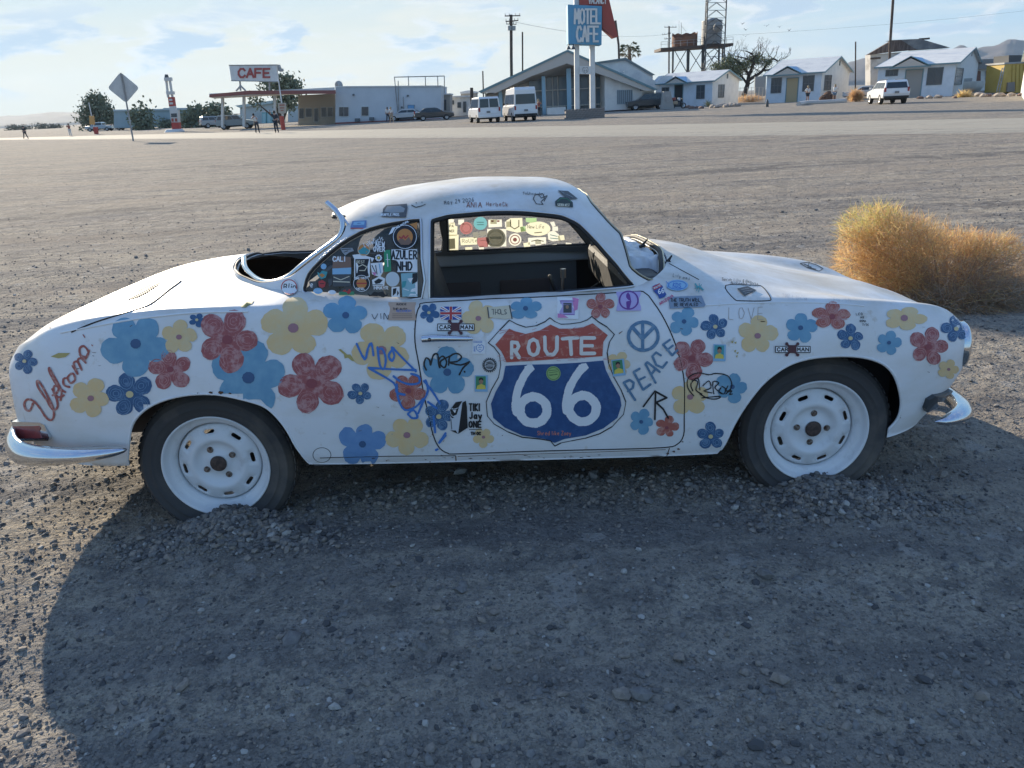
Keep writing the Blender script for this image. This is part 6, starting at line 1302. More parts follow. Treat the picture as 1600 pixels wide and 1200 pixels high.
mb = MB(); a = V3(884, 185, YS-1.2, O); b_ = V3(944, 184, YS-1.2, O); hh = at(914, 169.5, YS-1.2)[2]
mb.box(((a[0]+b_[0])/2, -.6, hh/2-.05), (b_[0]-a[0]-.1, 1.9, hh-.1)); pl_ = mb.build('stone_planter', M_stone, None); pl_.location = tuple(O); tag(pl_, 'low stone block planter around the foot of the motel sign posts', 'planter')
xx0, xx1 = a[0], b_[0]; me_b = None; nb = 11
for row in range(5):
    for k in range(nb+1):
        bw = (xx1-xx0)/nb; xc = xx0+(k+.5*(row % 2))*bw; 
        if xc > xx1: continue
        if me_b is None: m2 = MB(); m2.box((0, 0, 0), (bw*.95, .08, hh/5*.9)); me_b = m2.mesh('stone_block', mat('planter_stone_pale', (.34, .29, .26), .9, n1=(2, (.21, .18, .16), .4, .6)))
        o_ = link('stone_block', me_b, pl_, (min(xc, xx1-bw*.5), -1.56-random.uniform(0, .03), hh/5*(row+.5)))
# ---- cafe / filling station on the left
YC = gnd(600, 190)[1]; O = at(600, 190, YC); O[2] = 0
cf = empty('cafe_building', O, 0, 'long white flat roofed cafe with a red base stripe and blue window', 'building')
slab([[(524, 136), (689, 134.5), (689, 187), (524, 194.5)]], YC, 12, mat('white_cafe_wall', (.56, .59, .62), .85, n1=(.5, (.50, .53, .56), .4, .7)), 'wall', cf)
slab([[(523.5, 134.6), (689.5, 133.4), (689.5, 135.2), (523.5, 136.6)]], YC-.12, 12.2, M_framew, 'parapet', cf)
slab([[(524, 191.5), (689, 184.6), (689, 187), (524, 194.8)]], YC-.1, .09, mat('red_base_paint', (.26, .09, .08), .8), 'base_stripe', cf)
slab([[(466, 149), (523.5, 146), (523.5, 195), (466, 197)]], YC+4, 8, mat('tan_shop_wall', (.42, .38, .32), .85), 'wall', cf)
Yw = YC-.06
def pwin(r4, Y, parent, m_=M_win, fm=M_frame, nm='window', mull=1, fr=.7):
    x0, y0, x1, y1 = r4; f = slab([[(x0-fr, y0-fr), (x1+fr, y0-fr), (x1+fr, y1+fr), (x0-fr, y1+fr)]], Y, .06, fm, nm, parent)
    for k in range(mull):
        a = x0+(x1-x0)*k/mull; b_ = x0+(x1-x0)*(k+1)/mull; g = fr*.5 if mull > 1 else 0
        q = slab([[(a+g*(k > 0), y0), (b_-g*(k < mull-1), y0), (b_-g*(k < mull-1), y1), (a+g*(k > 0), y1)]], Y-.04, .03, m_, 'pane', parent); q.parent = f; q.location = (0, 0, 0)
    return f
pwin(r4B(840, 350, 897, 405), YC-.07, cf, fm=M_framew, mull=2); pwin(r4B(980, 348, 1022, 402), YC-.07, cf, fm=M_framew); pwin(r4B(1270, 338, 1308, 375), YC-.07, cf, m_=mat('blue_shutter', (.16, .35, .58), .6))
for r4 in ((590, 358, 618, 420), (630, 358, 668, 410), (728, 352, 758, 410), (768, 352, 798, 408)): pwin(r4B(*r4), YC+3.9, cf, fm=M_framew)
pwin(r4B(684, 358, 708, 440), YC+3.9, cf, m_=M_win, fm=M_framew, nm='door')
for x, y in ((1230, 350), (1268, 278), (928, 272)): slab([[cB(x-6, y-5), cB(x+6, y-5), cB(x+6, y+6), cB(x-6, y+6)]], YC-.2, .2, M_frame, 'wall_lamp', cf)
for x, y in ((950, 432), (1040, 425)): slab([[cB(x-13, y-12), cB(x+13, y-12), cB(x+13, y+8), cB(x-13, y+8)]], YC-.9, .8, M_frame, 'air_conditioner', cf)
mb = MB(); a = V3(530, 133.5, YC+3, O); mb.cyl((a[0], a[1], a[2]-1.2), a, .05, n=6); c_ = a
mb.lathe([(.02, -.08), (.3, -.05), (.5, .05), (.52, .08)], 16, lambda x, y, h: (c_[0]+x, c_[1]-.3+h*1, c_[2]+.05+y)); mb.build('satellite_dish', M_galv, cf)
def pole(name, pts, r, m_, label=None, cat=None, group=None, n=8, parent=None):
    o = pts[0]; mb = MB(); mb.tube([(p[0]-o[0], p[1]-o[1], p[2]-o[2]) for p in pts], r, n=n); ob = mb.build(name, m_, parent); ob.location = tuple(o)
    if label: tag(ob, label, cat, group)
    return ob
fr_ = empty('roof_antenna_frame', at(655, 135, YC+2), 0, 'thin pipe frame and rods standing on the right end of the cafe roof', 'antenna'); fo_ = fr_.location
mb = MB()
for a, b_ in (((1185, 160), (1205, 380)), ((1497, 155), (1497, 262)), ((1185, 162), (1497, 155)), ((1272, 155), (1274, 215)), ((1378, 160), (1380, 218)), ((1455, 158), (1457, 220)), ((1208, 185), (1212, 380)), ((1240, 285), (1243, 370))):
    mb.cyl(V3(*cB(*a), YC-.3, fo_), V3(*cB(*b_), YC-.3, fo_), .06, n=5)
ob = mb.build('rods', M_galv, fr_)
# canopy
cn = empty('station_canopy', O, 0, 'filling station canopy with a dull red fascia on three white posts', 'canopy')
slab([[(327, 147.5), (388, 141.5), (524, 141), (524, 146.5), (388, 147.5), (327, 152)]], YC-3, .3, mat('faded_red_fascia', (.27, .10, .085), .7), 'fascia', cn)
mb = MB(); P = [at(327.5, 151, YC-2.8), at(524, 146, YC-2.8), at(524, 146, YC+5), at(335, 149, YC+5)]; P = [(p[0]-O[0], p[1]-O[1], at(420, 148.5, YC)[2]) for p in P]
mb.add(P+[(x, y, z+.45) for x, y, z in P], [(3, 2, 1, 0), (4, 5, 6, 7), (0, 1, 5, 4), (1, 2, 6, 5), (2, 3, 7, 6), (3, 0, 4, 7)]); mb.build('canopy_roof', M_ww, cn, fix=True)
for x, yb in ((347, 199), (380.5, 198), (429, 196)): slab([[(x-1.8, 149), (x+1.8, 149), (x+1.8, yb), (x-1.8, yb)]], YC-1.5, .4, M_ww, 'post', cn)
cs_ = empty('cafe_roof_sign', at(395, 140, YC-1.5), 0, 'white board with red cafe lettering raised above the station canopy', 'sign')
bd = slab([[(358, 102), (432.5, 101.5), (434, 127.5), (361.5, 126)]], YC-1.8, .3, M_sw, 'board', cs_); 
slab([[(357.4, 101.2), (433.2, 100.6), (433.2, 102), (357.6, 102.6)]], YC-1.85, .4, M_galv, 'frame', cs_); slab([[(361, 125.6), (434.4, 127), (434.4, 128.2), (361, 126.8)]], YC-1.85, .4, M_galv, 'frame', cs_)
sign_text('CAFE', 372.5, 107.5, 422, 120.5, 3.0, YC-1.86, mat('cafe_lettering_red', (.36, .08, .07), .6), bd)
mb = MB(); so2 = cs_.location
for a, b_ in (((375, 127), (376, 142)), ((376, 134), (369, 142)), ((376, 134), (384, 142)), ((421, 127), (421, 142))): mb.cyl(V3(*a, YC-1.6, so2), V3(*b_, YC-1.6, so2), .12, n=6)
mb.build('struts', M_galv, cs_)
lp_ = empty('station_light_pole', gnd(443, 203), 0, 'leaning light pole with floodlight, red drum and small board before the cafe', 'light pole'); lo_ = lp_.location; YL_ = lo_[1]
mb = MB(); mb.tube([V3(444, 200, YL_, lo_), V3(440, 160, YL_, lo_), V3(432, 103, YL_, lo_)], [.09, .08, .06], n=6); mb.build('pole', M_sw, lp_)
slab([[(433, 101), (436, 101), (438, 108), (441, 107), (441.5, 111), (437, 112), (434, 110)]], YL_-.2, .5, M_galv, 'floodlight', lp_)
slab([[(434, 161), (447, 160.5), (447, 176), (441, 178.5), (435, 176)]], YL_-.15, .1, mat('small_tan_board', (.40, .36, .30), .7), 'notice_board', lp_)
slab([[(436.5, 163.5), (444.5, 163.3), (444.5, 164.8), (436.5, 165)], [(437, 168), (444, 167.8), (444, 169.2), (437, 169.4)], [(438.5, 172), (443, 171.9), (443, 173), (438.5, 173.1)]], YL_-.18, .02, M_redp, 'print', lp_)
mb = MB(); mb.cyl((0, 0, 0), (0, 0, 1.35), .22, n=14); mb.build('drum', mat('drum_red', (.42, .07, .05), .6), lp_)
# low pale house and portable toilets by the canopy
YH = gnd(400, 194)[1]+12; O3 = at(395, 190, YH); O3[2] = 0; hs_ = empty('low_shed', O3, 0, 'low pale shed with a slanted roof seen beneath the station canopy', 'shed')
slab([[(375, 168), (436, 158), (436, 192), (375, 196)]], YH, 5, mat('pale_shed_wall', (.50, .53, .52), .85), 'wall', hs_); slab([[(367, 165), (432, 156), (438, 158), (438, 160), (374, 168.5)]], YH-.6, 6, mat('pale_green_roof', (.42, .50, .48), .7), 'roof', hs_)
slab([[(450, 164), (466, 162), (466, 195), (450, 196)]], YH, 5, MATS['pale_shed_wall'], 'wall', hs_)
for i_, (x0, x1, lb) in enumerate(((409, 416, 'left one of two pale turquoise portable toilets under the canopy'), (416.8, 424, 'right one of two pale turquoise portable toilets under the canopy'))):
    Yt = YH-3; ot = at((x0+x1)/2, 196, Yt); ot[2] = 0; pt = empty('portable_toilet', ot, 0, lb, 'portable toilet', 'portable toilets under the canopy')
    slab([[(x0, 175), (x1, 174.6), (x1, 196), (x0, 196.4)]], Yt, 1.2, mat('turquoise_plastic', (.22, .44, .46), .6), 'cabin', pt); slab([[(x0+1.2, 178), (x1-1.2, 177.8), (x1-1.2, 194.5), (x0+1.2, 194.8)]], Yt-.05, .05, mat('turquoise_plastic_pale', (.36, .54, .55), .6), 'door', pt); slab([[(x0-.4, 173.8), (x1+.4, 173.4), (x1+.4, 175), (x0-.4, 175.4)]], Yt-.1, 1.4, M_ww, 'roof', pt)
# far sheds right of the cafe and the long pale warehouse on the left
for (pl, rf_, lab, Yx, m_) in (([(690, 148), (703, 147), (703, 183), (690, 184)], [(689, 146.5), (704, 145.8), (704, 148), (689, 148.6)], 'narrow tan storage unit just right of the cafe', YC+6, mat('tan_unit', (.34, .33, .31), .8)), ([(703, 152), (735, 151), (735, 180), (703, 182)], [(702, 150), (736, 149), (736, 151.5), (702, 152.5)], 'low white house half hidden between the cafe and the vans', YC+14, M_ww), ([(720, 146), (745, 144), (745, 152), (720, 152)], [(719, 143.5), (732, 141), (746, 143), (746, 145.5), (719, 146.5)], 'tan roofed house showing above the parked vans', YC+22, mat('tan_unit', (.34, .33, .31), .8))):
    ob_ = at(pl[0][0], pl[-1][1], Yx); ob_[2] = 0; e_ = empty('far_building', ob_, 0, lab, 'building'); slab([pl], Yx, 6, m_, 'wall', e_); slab([rf_], Yx-.3, 7, M_roofw, 'roof', e_)
    x0, x1 = pl[0][0], pl[1][0]; pwin((x0+2, pl[0][1]+5, x0+6, pl[0][1]+11) if 'house' in lab else (x0+3, pl[0][1]+8, x0+7, pl[0][1]+24), Yx-.1, e_, fr=.4)
    if 'low white' in lab: pwin((715, 160, 720, 168), Yx-.1, e_, fr=.4); pwin((724, 159, 728, 175), Yx-.1, e_, fr=.4, nm='door')
Yw_ = gnd(250, 203)[1]+25; ow = at(250, 196, Yw_); ow[2] = 0; wh = empty('long_warehouse', ow, 0, 'long low pale blue warehouse behind the shrubs and the stacked pump totem', 'building')
slab([[(178, 173), (328, 170), (328, 197), (178, 200)]], Yw_, 10, mat('pale_blue_metal', (.30, .40, .44), .7, n1=(.3, (.27, .36, .40), .4, .6)), 'wall', wh); slab([[(177, 171.3), (254, 170), (256, 168.6), (329, 168), (329, 171), (177, 174)]], Yw_-.3, 11, mat('pale_roof_edge', (.42, .50, .52), .7), 'roof', wh)
# ---- ruined timber house, motel row, yellow container
YR = YO+12; O5 = at(1420, 150, YR); O5[2] = 0; ru = empty('ruined_house', O5, 0, 'ruined white house with a torn brown timber roof behind the third cabin', 'house')
slab([[cE(400, 425), cE(1010, 380), cE(1010, 700), cE(400, 700)]], YR, 1.5, mat('peeling_white_wall', (.50, .49, .47), .9, n1=(.7, (.34, .32, .30), .5, .65)), 'wall', ru)
slab([[cE(400, 450), cE(480, 445), cE(480, 460), cE(400, 465)]], YR-.06, .05, M_wood, 'broken_board', ru)
slab([[cE(375, 430), cE(570, 315), cE(640, 312), cE(760, 388), cE(520, 412), cE(400, 428)]], YR-.4, .5, mat('brown_timber', (.085, .06, .05), .9, n1=((3, 1, .5), (.16, .12, .10), .45, .6)), 'gable_timber', ru)
slab([[cE(570, 313), cE(790, 303), cE(1025, 372), cE(760, 390), cE(640, 320)]], YR-.2, 2, mat('old_shingles', (.15, .145, .14), .9, n1=(.6, (.24, .22, .20), .45, .6)), 'roof', ru)
mb = MB(); mb.cyl(V3(*cE(780, 306), YR, O5), V3(*cE(862, 300), YR, O5), .12, n=5); mb.build('loose_beam', M_wood, ru)
YM = YO+16; O6 = at(1555, 145, YM); O6[2] = 0; mr = empty('motel_row', O6, 0, 'low motel block with brown doors between the third cabin and the yellow container', 'building')
slab([[cE(1215, 530), cE(1480, 520), cE(1480, 720), cE(1215, 725)]], YM, 2, M_ww, 'wall', mr); slab([[cE(1225, 465), cE(1460, 455), cE(1485, 500), cE(1480, 530), cE(1215, 540)]], YM-.8, 2, mat('brownish_roof', (.24, .23, .22), .8), 'roof', mr)
for a, b_, m_ in ((1228, 1262, mat('brown_door', (.20, .10, .08), .7)), (1303, 1348, MATS['brown_door']), (1378, 1412, M_frame)): pwin(cE(a, 555)+cE(b_, 655), YM-.1, mr, m_=m_, nm='door', fm=M_framew, fr=.4)
YY = gnd(1580, 148)[1]+6; O7 = at(1583, 146, YY); O7[2] = 0; yc_ = empty('yellow_container', O7, 0, 'yellow container with a dark box on top at the right edge', 'container')
slab([[cE(1450, 498), cE(1640, 490), cE(1640, 725), cE(1428, 722)]], YY, 3, mat('container_yellow', (.48, .34, .09), .6, n1=(1, (.42, .29, .06), .5, .7)), 'body', yc_)
slab([[cE(1448, 488), cE(1642, 478), cE(1642, 492), cE(1446, 502)]], YY-.1, 3.2, M_galv, 'rail', yc_); slab([[cE(1482, 432), cE(1640, 430), cE(1640, 478), cE(1480, 486)]], YY+.2, 2.5, M_steel, 'roof_box', yc_)
slab([[cE(1475, 645), cE(1530, 640), cE(1528, 715), cE(1468, 718)]], YY-.2, .2, mat('grey_brown_hatch', (.22, .20, .18), .8), 'hatch', yc_)
for k in range(1, 5): slab([[cE(1478+k*30, 505), cE(1481+k*30, 505), cE(1476+k*30, 715), cE(1473+k*30, 715)]], YY-.05, .06, mat('container_yellow_dark', (.34, .24, .04), .6), 'rib', yc_)
ld = empty('ladder', at(1562, 142, YY-1), 0, 'pale ladder leaning in front of the yellow container', 'ladder'); lo2 = ld.location; mb = MB()
for a, b_ in (((1385, 720), (1430, 530)), ((1405, 722), (1448, 520))): mb.cyl(V3(*cE(*a), YY-1, lo2), V3(*cE(*b_), YY-1, lo2), .05, n=5)
for k in range(8): f = k/8+.06; mb.cyl(V3(*cE(1385+45*f, 720-190*f), YY-1, lo2), V3(*cE(1405+43*f, 722-200*f), YY-1, lo2), .035, n=4)
mb.build('rails_and_rungs', M_galv, ld)
bt = empty('upturned_boat', gnd(1535, 146), 0, 'small pale boat hull lying by the third cabin', 'boat'); mb = MB()
secs = [(-3.2, .15, .5), (-2.4, .75, .3), (-1, 1.0, .15), (1, 1.05, .12), (2.6, .9, .15)]; vs = []
for x, hw, z0 in secs: vs += [(x, -hw, 1.3), (x, -hw*.7, .6+z0*.3), (x, 0, z0), (x, hw*.7, .6+z0*.3), (x, hw, 1.3)]
mb.add(vs, [(i*5+k, i*5+k+1, (i+1)*5+k+1, (i+1)*5+k) for i in range(4) for k in range(4)]+[(20, 21, 22, 23, 24)], 0, True); mb.build('hull', M_ww, bt); mb = MB(); mb.box((0, 0, 1.2), (5, 1.7, .06)); mb.box((.6, 0, 1.45), (1.2, 1.2, .4)); mb.build('deck', M_galv, bt); bt.location[1] += 5
# ------------------------------------------------------------------ mountains
M_mt = mat('bare_desert_rock', (.12, .10, .095), .95, n1=(.004, (.085, .07, .07), .4, .6, 8))
def mountain(name, label, pts, Y, depth, seed):
    P = smooth_poly(pts, 10, False); n = len(P); m_ = 26; V = []
    for i, (u, v) in enumerate(P):
        top = at(u, v, Y); base = at(u, hz(u)+2, Y)
        for k in range(m_):
            f = k/(m_-1); g = f-.5; hgt = max(0, 1-abs(g)*2)
            x = top[0]+g*0; y = Y+g*depth; hh = top[2]*(hgt**.8)
            hh *= 1+.55*float(fbm(np.array(x/180.), np.array(y/180.), 5, seed))*(1 if abs(g) > .02 else .15)
            x = top[0]*(y/Y)
            V.append((x, y, hh-12*(hgt < .05)))
    idx = np.arange(n*m_).reshape(n, m_); q = np.stack([idx[:-1, :-1], idx[1:, :-1], idx[1:, 1:], idx[:-1, 1:]], -1).reshape(-1, 4)
    o = link(name, npmesh(name, V, q, M_mt, smooth=True)); return tag(o, label, kind='structure')
mountain('hills', 'distant low blue mountain range on the left horizon', [(-260, 192), (-120, 190), (-40, 187), (0, 182), (30, 181.5), (55, 178.5), (80, 177), (105, 175.5), (125, 176), (150, 178), (180, 179), (215, 181), (260, 183), (330, 180), (400, 176), (450, 178)], 3700, 1100, 3)
mountain('hills', 'bare brown and blue mountain range behind the cabins on the right', [(1200, 142), (1290, 122), (1320, 101), (1340, 94), (1358, 89), (1390, 92), (1430, 88), (1462, 82), (1486, 73), (1506, 65.5), (1520, 70), (1538, 68), (1554, 65), (1571, 61), (1585, 63), (1604, 66), (1640, 60), (1690, 70), (1780, 85), (1900, 96)], 3100, 1100, 8)
# ------------------------------------------------------------------ vehicles
M_tyr2 = mat('tyre_black', (.03, .03, .03), .8); M_whl = mat('wheel_silver', (.35, .35, .36), .4, metal=.6); M_cglass = mat('car_glass', (.025, .03, .035), .06, spec=.7)
def rounded(prof, hw, taper):
    """side profile (x,z) lofted over the width with pulled-in flanks"""
    secs = [(-hw, .86, .0), (-hw*.97, .95, 0), (-hw*.86, 1, 0), (hw*.86, 1, 0), (hw*.97, .95, 0), (hw, .86, 0)]; cx = sum(p[0] for p in prof)/len(prof); cz = sum(p[1] for p in prof)/len(prof); n = len(prof)
    V = [(cx+(x-cx)*(.985+.015*(s_-.86)/.14), y, cz+(z-cz)*(s_ if abs(z-cz) > 0 else 1)) for y, s_, _ in secs for x, z in prof]
    Fc = [(i*n+k, i*n+(k+1) % n, (i+1)*n+(k+1) % n, (i+1)*n+k) for i in range(5) for k in range(n)]+[tuple(range(n))[::-1], tuple(range(5*n, 6*n))]; return V, Fc
def vehicle(name, label, cat, px, az_, kind, col, group=None):
    D = dict(van=dict(L=5.6, W=2.0, H=2.1, body=[(-2.8,.42),(2.7,.42),(2.8,.62),(2.78,.95),(1.95,1.18),(-2.72,1.22),(-2.8,.8)], cab=[(-2.74,1.2),(2.0,1.17),(1.15,1.95),(1.0,2.05),(-2.5,2.1),(-2.68,1.95)], wh=(-1.75,1.75), wr=.36),
             tall=dict(L=6.2, W=2.05, H=2.75, body=[(-3.1,.42),(3.0,.42),(3.1,.65),(3.05,1.05),(2.35,1.3),(-3.05,1.35),(-3.1,.8)], cab=[(-3.05,1.33),(2.35,1.3),(1.6,2.15),(1.3,2.6),(-2.8,2.72),(-2.98,2.5)], wh=(-1.9,1.95), wr=.37),
             suv=dict(L=4.8, W=1.95, H=1.78, body=[(-2.35,.45),(2.3,.42),(2.4,.62),(2.35,.95),(1.15,1.12),(-2.35,1.16),(-2.42,.8)], cab=[(-2.36,1.13),(1.2,1.1),(.45,1.68),(.2,1.74),(-1.95,1.78),(-2.15,1.66)], wh=(-1.45,1.45), wr=.38),
             sedan=dict(L=4.6, W=1.82, H=1.45, body=[(-2.25,.40),(2.25,.36),(2.3,.55),(2.2,.78),(1.1,.92),(-1.6,.98),(-2.25,.92),(-2.3,.65)], cab=[(-1.75,.96),(1.15,.9),(.35,1.36),(.05,1.42),(-.8,1.43),(-1.15,1.36)], wh=(-1.35,1.38), wr=.33),
             pickup=dict(L=5.4, W=1.9, H=1.75, body=[(-2.7,.5),(2.6,.48),(2.7,.7),(2.65,1.02),(1.45,1.12),(-2.65,1.12),(-2.7,.8)], cab=[(-.9,1.1),(1.5,1.1),(.85,1.66),(.6,1.74),(-.55,1.75),(-.85,1.6)], wh=(-1.7,1.75), wr=.38))[kind]
    P = gnd(*px); root = empty(name, (P[0], P[1], 0), R(90)-az_, label, cat, group); hw = D['W']/2
    V, Fc = rounded(D['body'], hw, 0); mb = MB(); mb.add(V, Fc, 0); pm = mat('car_paint_'+col[0], col[1], .3, spec=.5, coat=.3); bd = mb.build('body', pm, root, fix=True, bevel=.03)
    c = D['cab']; zt = max(z for x, z in c); zb = min(z for x, z in c); V = []; n = len(c); ins = .16 if kind in ('suv', 'sedan', 'pickup') else .10
    for s_ in (-1, 1): V += [(x, s_*(hw*.95-ins*(z-zb)/(zt-zb)), z) for x, z in c]
    mb = MB(); mb.add(V, [tuple(range(n)), tuple(range(2*n-1, n-1, -1))]+[(k, n+k, n+(k+1) % n, (k+1) % n) for k in range(n)]); mb.build('roof', pm, root, fix=True, bevel=.025)
    hy = lambda z: hw*.95-ins*(z-zb)/(zt-zb)
    z0, z1 = zb+.08, zt-(.16 if kind != 'tall' else .55)
    def xr(z, front):   # cabin extent at height z
        xs_ = []
        for k in range(n):
            (xa, za), (xb, zb2) = c[k], c[(k+1) % n]
            if (za-z)*(zb2-z) <= 0 and za != zb2: xs_.append(xa+(xb-xa)*(z-za)/(zb2-za))
        return max(xs_) if front else min(xs_)
    nw = dict(van=4, tall=4, suv=3, sedan=2, pickup=1)[kind]; f0, f1 = xr(z0, True)-.14, xr(z1, True)-.12; r0, r1 = xr(z0, False)+.14, xr(z1, False)+.12
    for s_ in (-1, 1):
        for k in range(nw):
            a, b_ = k/nw+.012, (k+1)/nw-.012; q = [(r0+(f0-r0)*a, z0), (r0+(f0-r0)*b_, z0), (r1+(f1-r1)*b_, z1), (r1+(f1-r1)*a, z1)]
            mb = MB(); vs = [(x, s_*(hy(z)+.012), z) for x, z in q]+[(x, s_*(hy(z)-.02), z) for x, z in q]; mb.add(vs, [(0, 1, 2, 3), (7, 6, 5, 4), (0, 4, 5, 1), (1, 5, 6, 2), (2, 6, 7, 3), (3, 7, 4, 0)]); mb.build('side_window', M_cglass, root, fix=True)
    for front in (True, False):
        xa, xb = xr(z0, front), xr(z1, front); o = .014 if front else -.014
        sp = [(-1, 1)] if (front or kind != 'van') else [(-1, -.05), (.05, 1)]
        for a, b_ in sp:
            q = [(xa+o, a*(hy(z0)-.12), z0), (xa+o, b_*(hy(z0)-.12), z0), (xb+o, b_*(hy(z1)-.10), z1), (xb+o, a*(hy(z1)-.10), z1)]; mb = MB(); mb.add(q+[(x-o*2.5, y, z) for x, y, z in q], [(0, 1, 2, 3), (7, 6, 5, 4), (0, 4, 5, 1), (1, 5, 6, 2), (2, 6, 7, 3), (3, 7, 4, 0)]); mb.build('windscreen' if front else 'rear_window', M_cglass, root, fix=True)
    for x in D['wh']:
        for s_ in (-1, 1):
            wr = D['wr']; mb = MB(); y0 = s_*(hw-.24); y1 = s_*(hw+.012); mb.lathe([(.01, y0), (wr*.95, y0), (wr, y0+s_*.03), (wr, y1-s_*.03), (wr*.95, y1), (wr*.6, y1)], 20, lambda a, b_, h: (x+a, h, wr+b_)); w_ = mb.build('wheel', M_tyr2, root)
            mb = MB(); mb.lathe([(wr*.62, y1-s_*.01), (wr*.5, y1-s_*.04), (.03, y1-s_*.02), (.001, y1)], 16, lambda a, b_, h: (x+a, h, wr+b_)); mb.build('rim', M_whl, w_)
    xb = D['body'][0][0]; zz_ = D['body'][-1][1]+.16
    for s_ in (-1, 1):
        mb = MB(); mb.box((-D['L']/2-.0+.03, s_*(hw-.12), zz_+.12), (.08, .14, .32)); mb.build('tail_light', mat('tail_light_red', (.30, .03, .03), .3), root)
        mb = MB(); mb.box((D['L']/2-.08, s_*(hw-.25), .78), (.14, .30, .14)); mb.build('headlight', mat('headlight_glass', (.5, .5, .5), .2), root)
        mb = MB(); mb.box((D['wh'][1]-.55, s_*(hw+.10), zb+.12), (.12, .18, .15)); mb.build('mirror', pm if kind != 'tall' else M_tyr2, root)
    mb = MB(); mb.box((-D['L']/2-.01, 0, .52), (.14, D['W']*.94, .18)); mb.build('rear_bumper', M_tyr2 if kind in ('suv', 'tall') else pm, root, bevel=.02)
    mb = MB(); mb.box((-D['L']/2-.09 if kind != 'van' else -D['L']/2-.02, .1 if kind == 'van' else 0, .88), (.02, .32, .16)); mb.build('number_plate', mat('plate', (.2, .2, .2), .5), root)
    mb = MB(); mb.box((0, 0, .38), (D['L']*.9, D['W']*.8, .16)); mb.build('underbody', M_tyr2, root)
    for s_ in (-1, 1):
        if kind in ('suv', 'tall'): mb = MB(); mb.box((-.6, s_*hw*.62, zt+.04), (2.2, .04, .04)); mb.build('roof_rail', M_tyr2, root)
    return root
Wp = ('white', (.68, .68, .68))
vehicle('passenger_van', 'white passenger van seen from behind, left one of two parked beside the motel sign', 'van', (757, 191), R(-11), 'van', Wp)
vehicle('high_roof_van', 'tall white high roof van with a wide dark rear window, beside the smaller van', 'van', (812, 188.5), R(-9), 'tall', Wp)
vehicle('parked_suv', 'dark grey SUV parked sideways by the motel office window', 'SUV', (1011, 171.5), R(-88), 'suv', ('dark', (.035, .04, .045)))
vehicle('parked_suv', 'white SUV with black rear glass parked in front of the third cabin', 'SUV', (1385, 162), R(10), 'suv', Wp)
vehicle('parked_car', 'silver car mostly hidden to the left of the white SUV', 'car', (1350, 155), R(-70), 'sedan', ('silver', (.45, .46, .47)))
vehicle('parked_suv', 'grey blue SUV parked in front of the canopy posts', 'SUV', (371, 201.5), R(86), 'suv', ('greyblue', (.22, .27, .30)))
vehicle('parked_suv', 'pale SUV parked beyond the first canopy post', 'SUV', (339, 199.5), R(60), 'suv', ('palegrey', (.30, .33, .35)))
vehicle('pickup_truck', 'pale blue pickup truck in front of the round tree on the left', 'pickup truck', (158, 205), R(-90), 'pickup', ('paleblue', (.35, .42, .46)))
vehicle('parked_car', 'white topped sedan to the right of the pickup truck', 'car', (200, 203), R(90), 'sedan', Wp)
vehicle('parked_car', 'silver sedan parked along the white cafe wall', 'car', (635, 188.5), R(-84), 'sedan', ('silver', (.45, .46, .47)))
vehicle('parked_car', 'dark car parked just right of the silver sedan at the cafe', 'car', (679, 188), R(82), 'sedan', ('dark', (.035, .04, .045)))
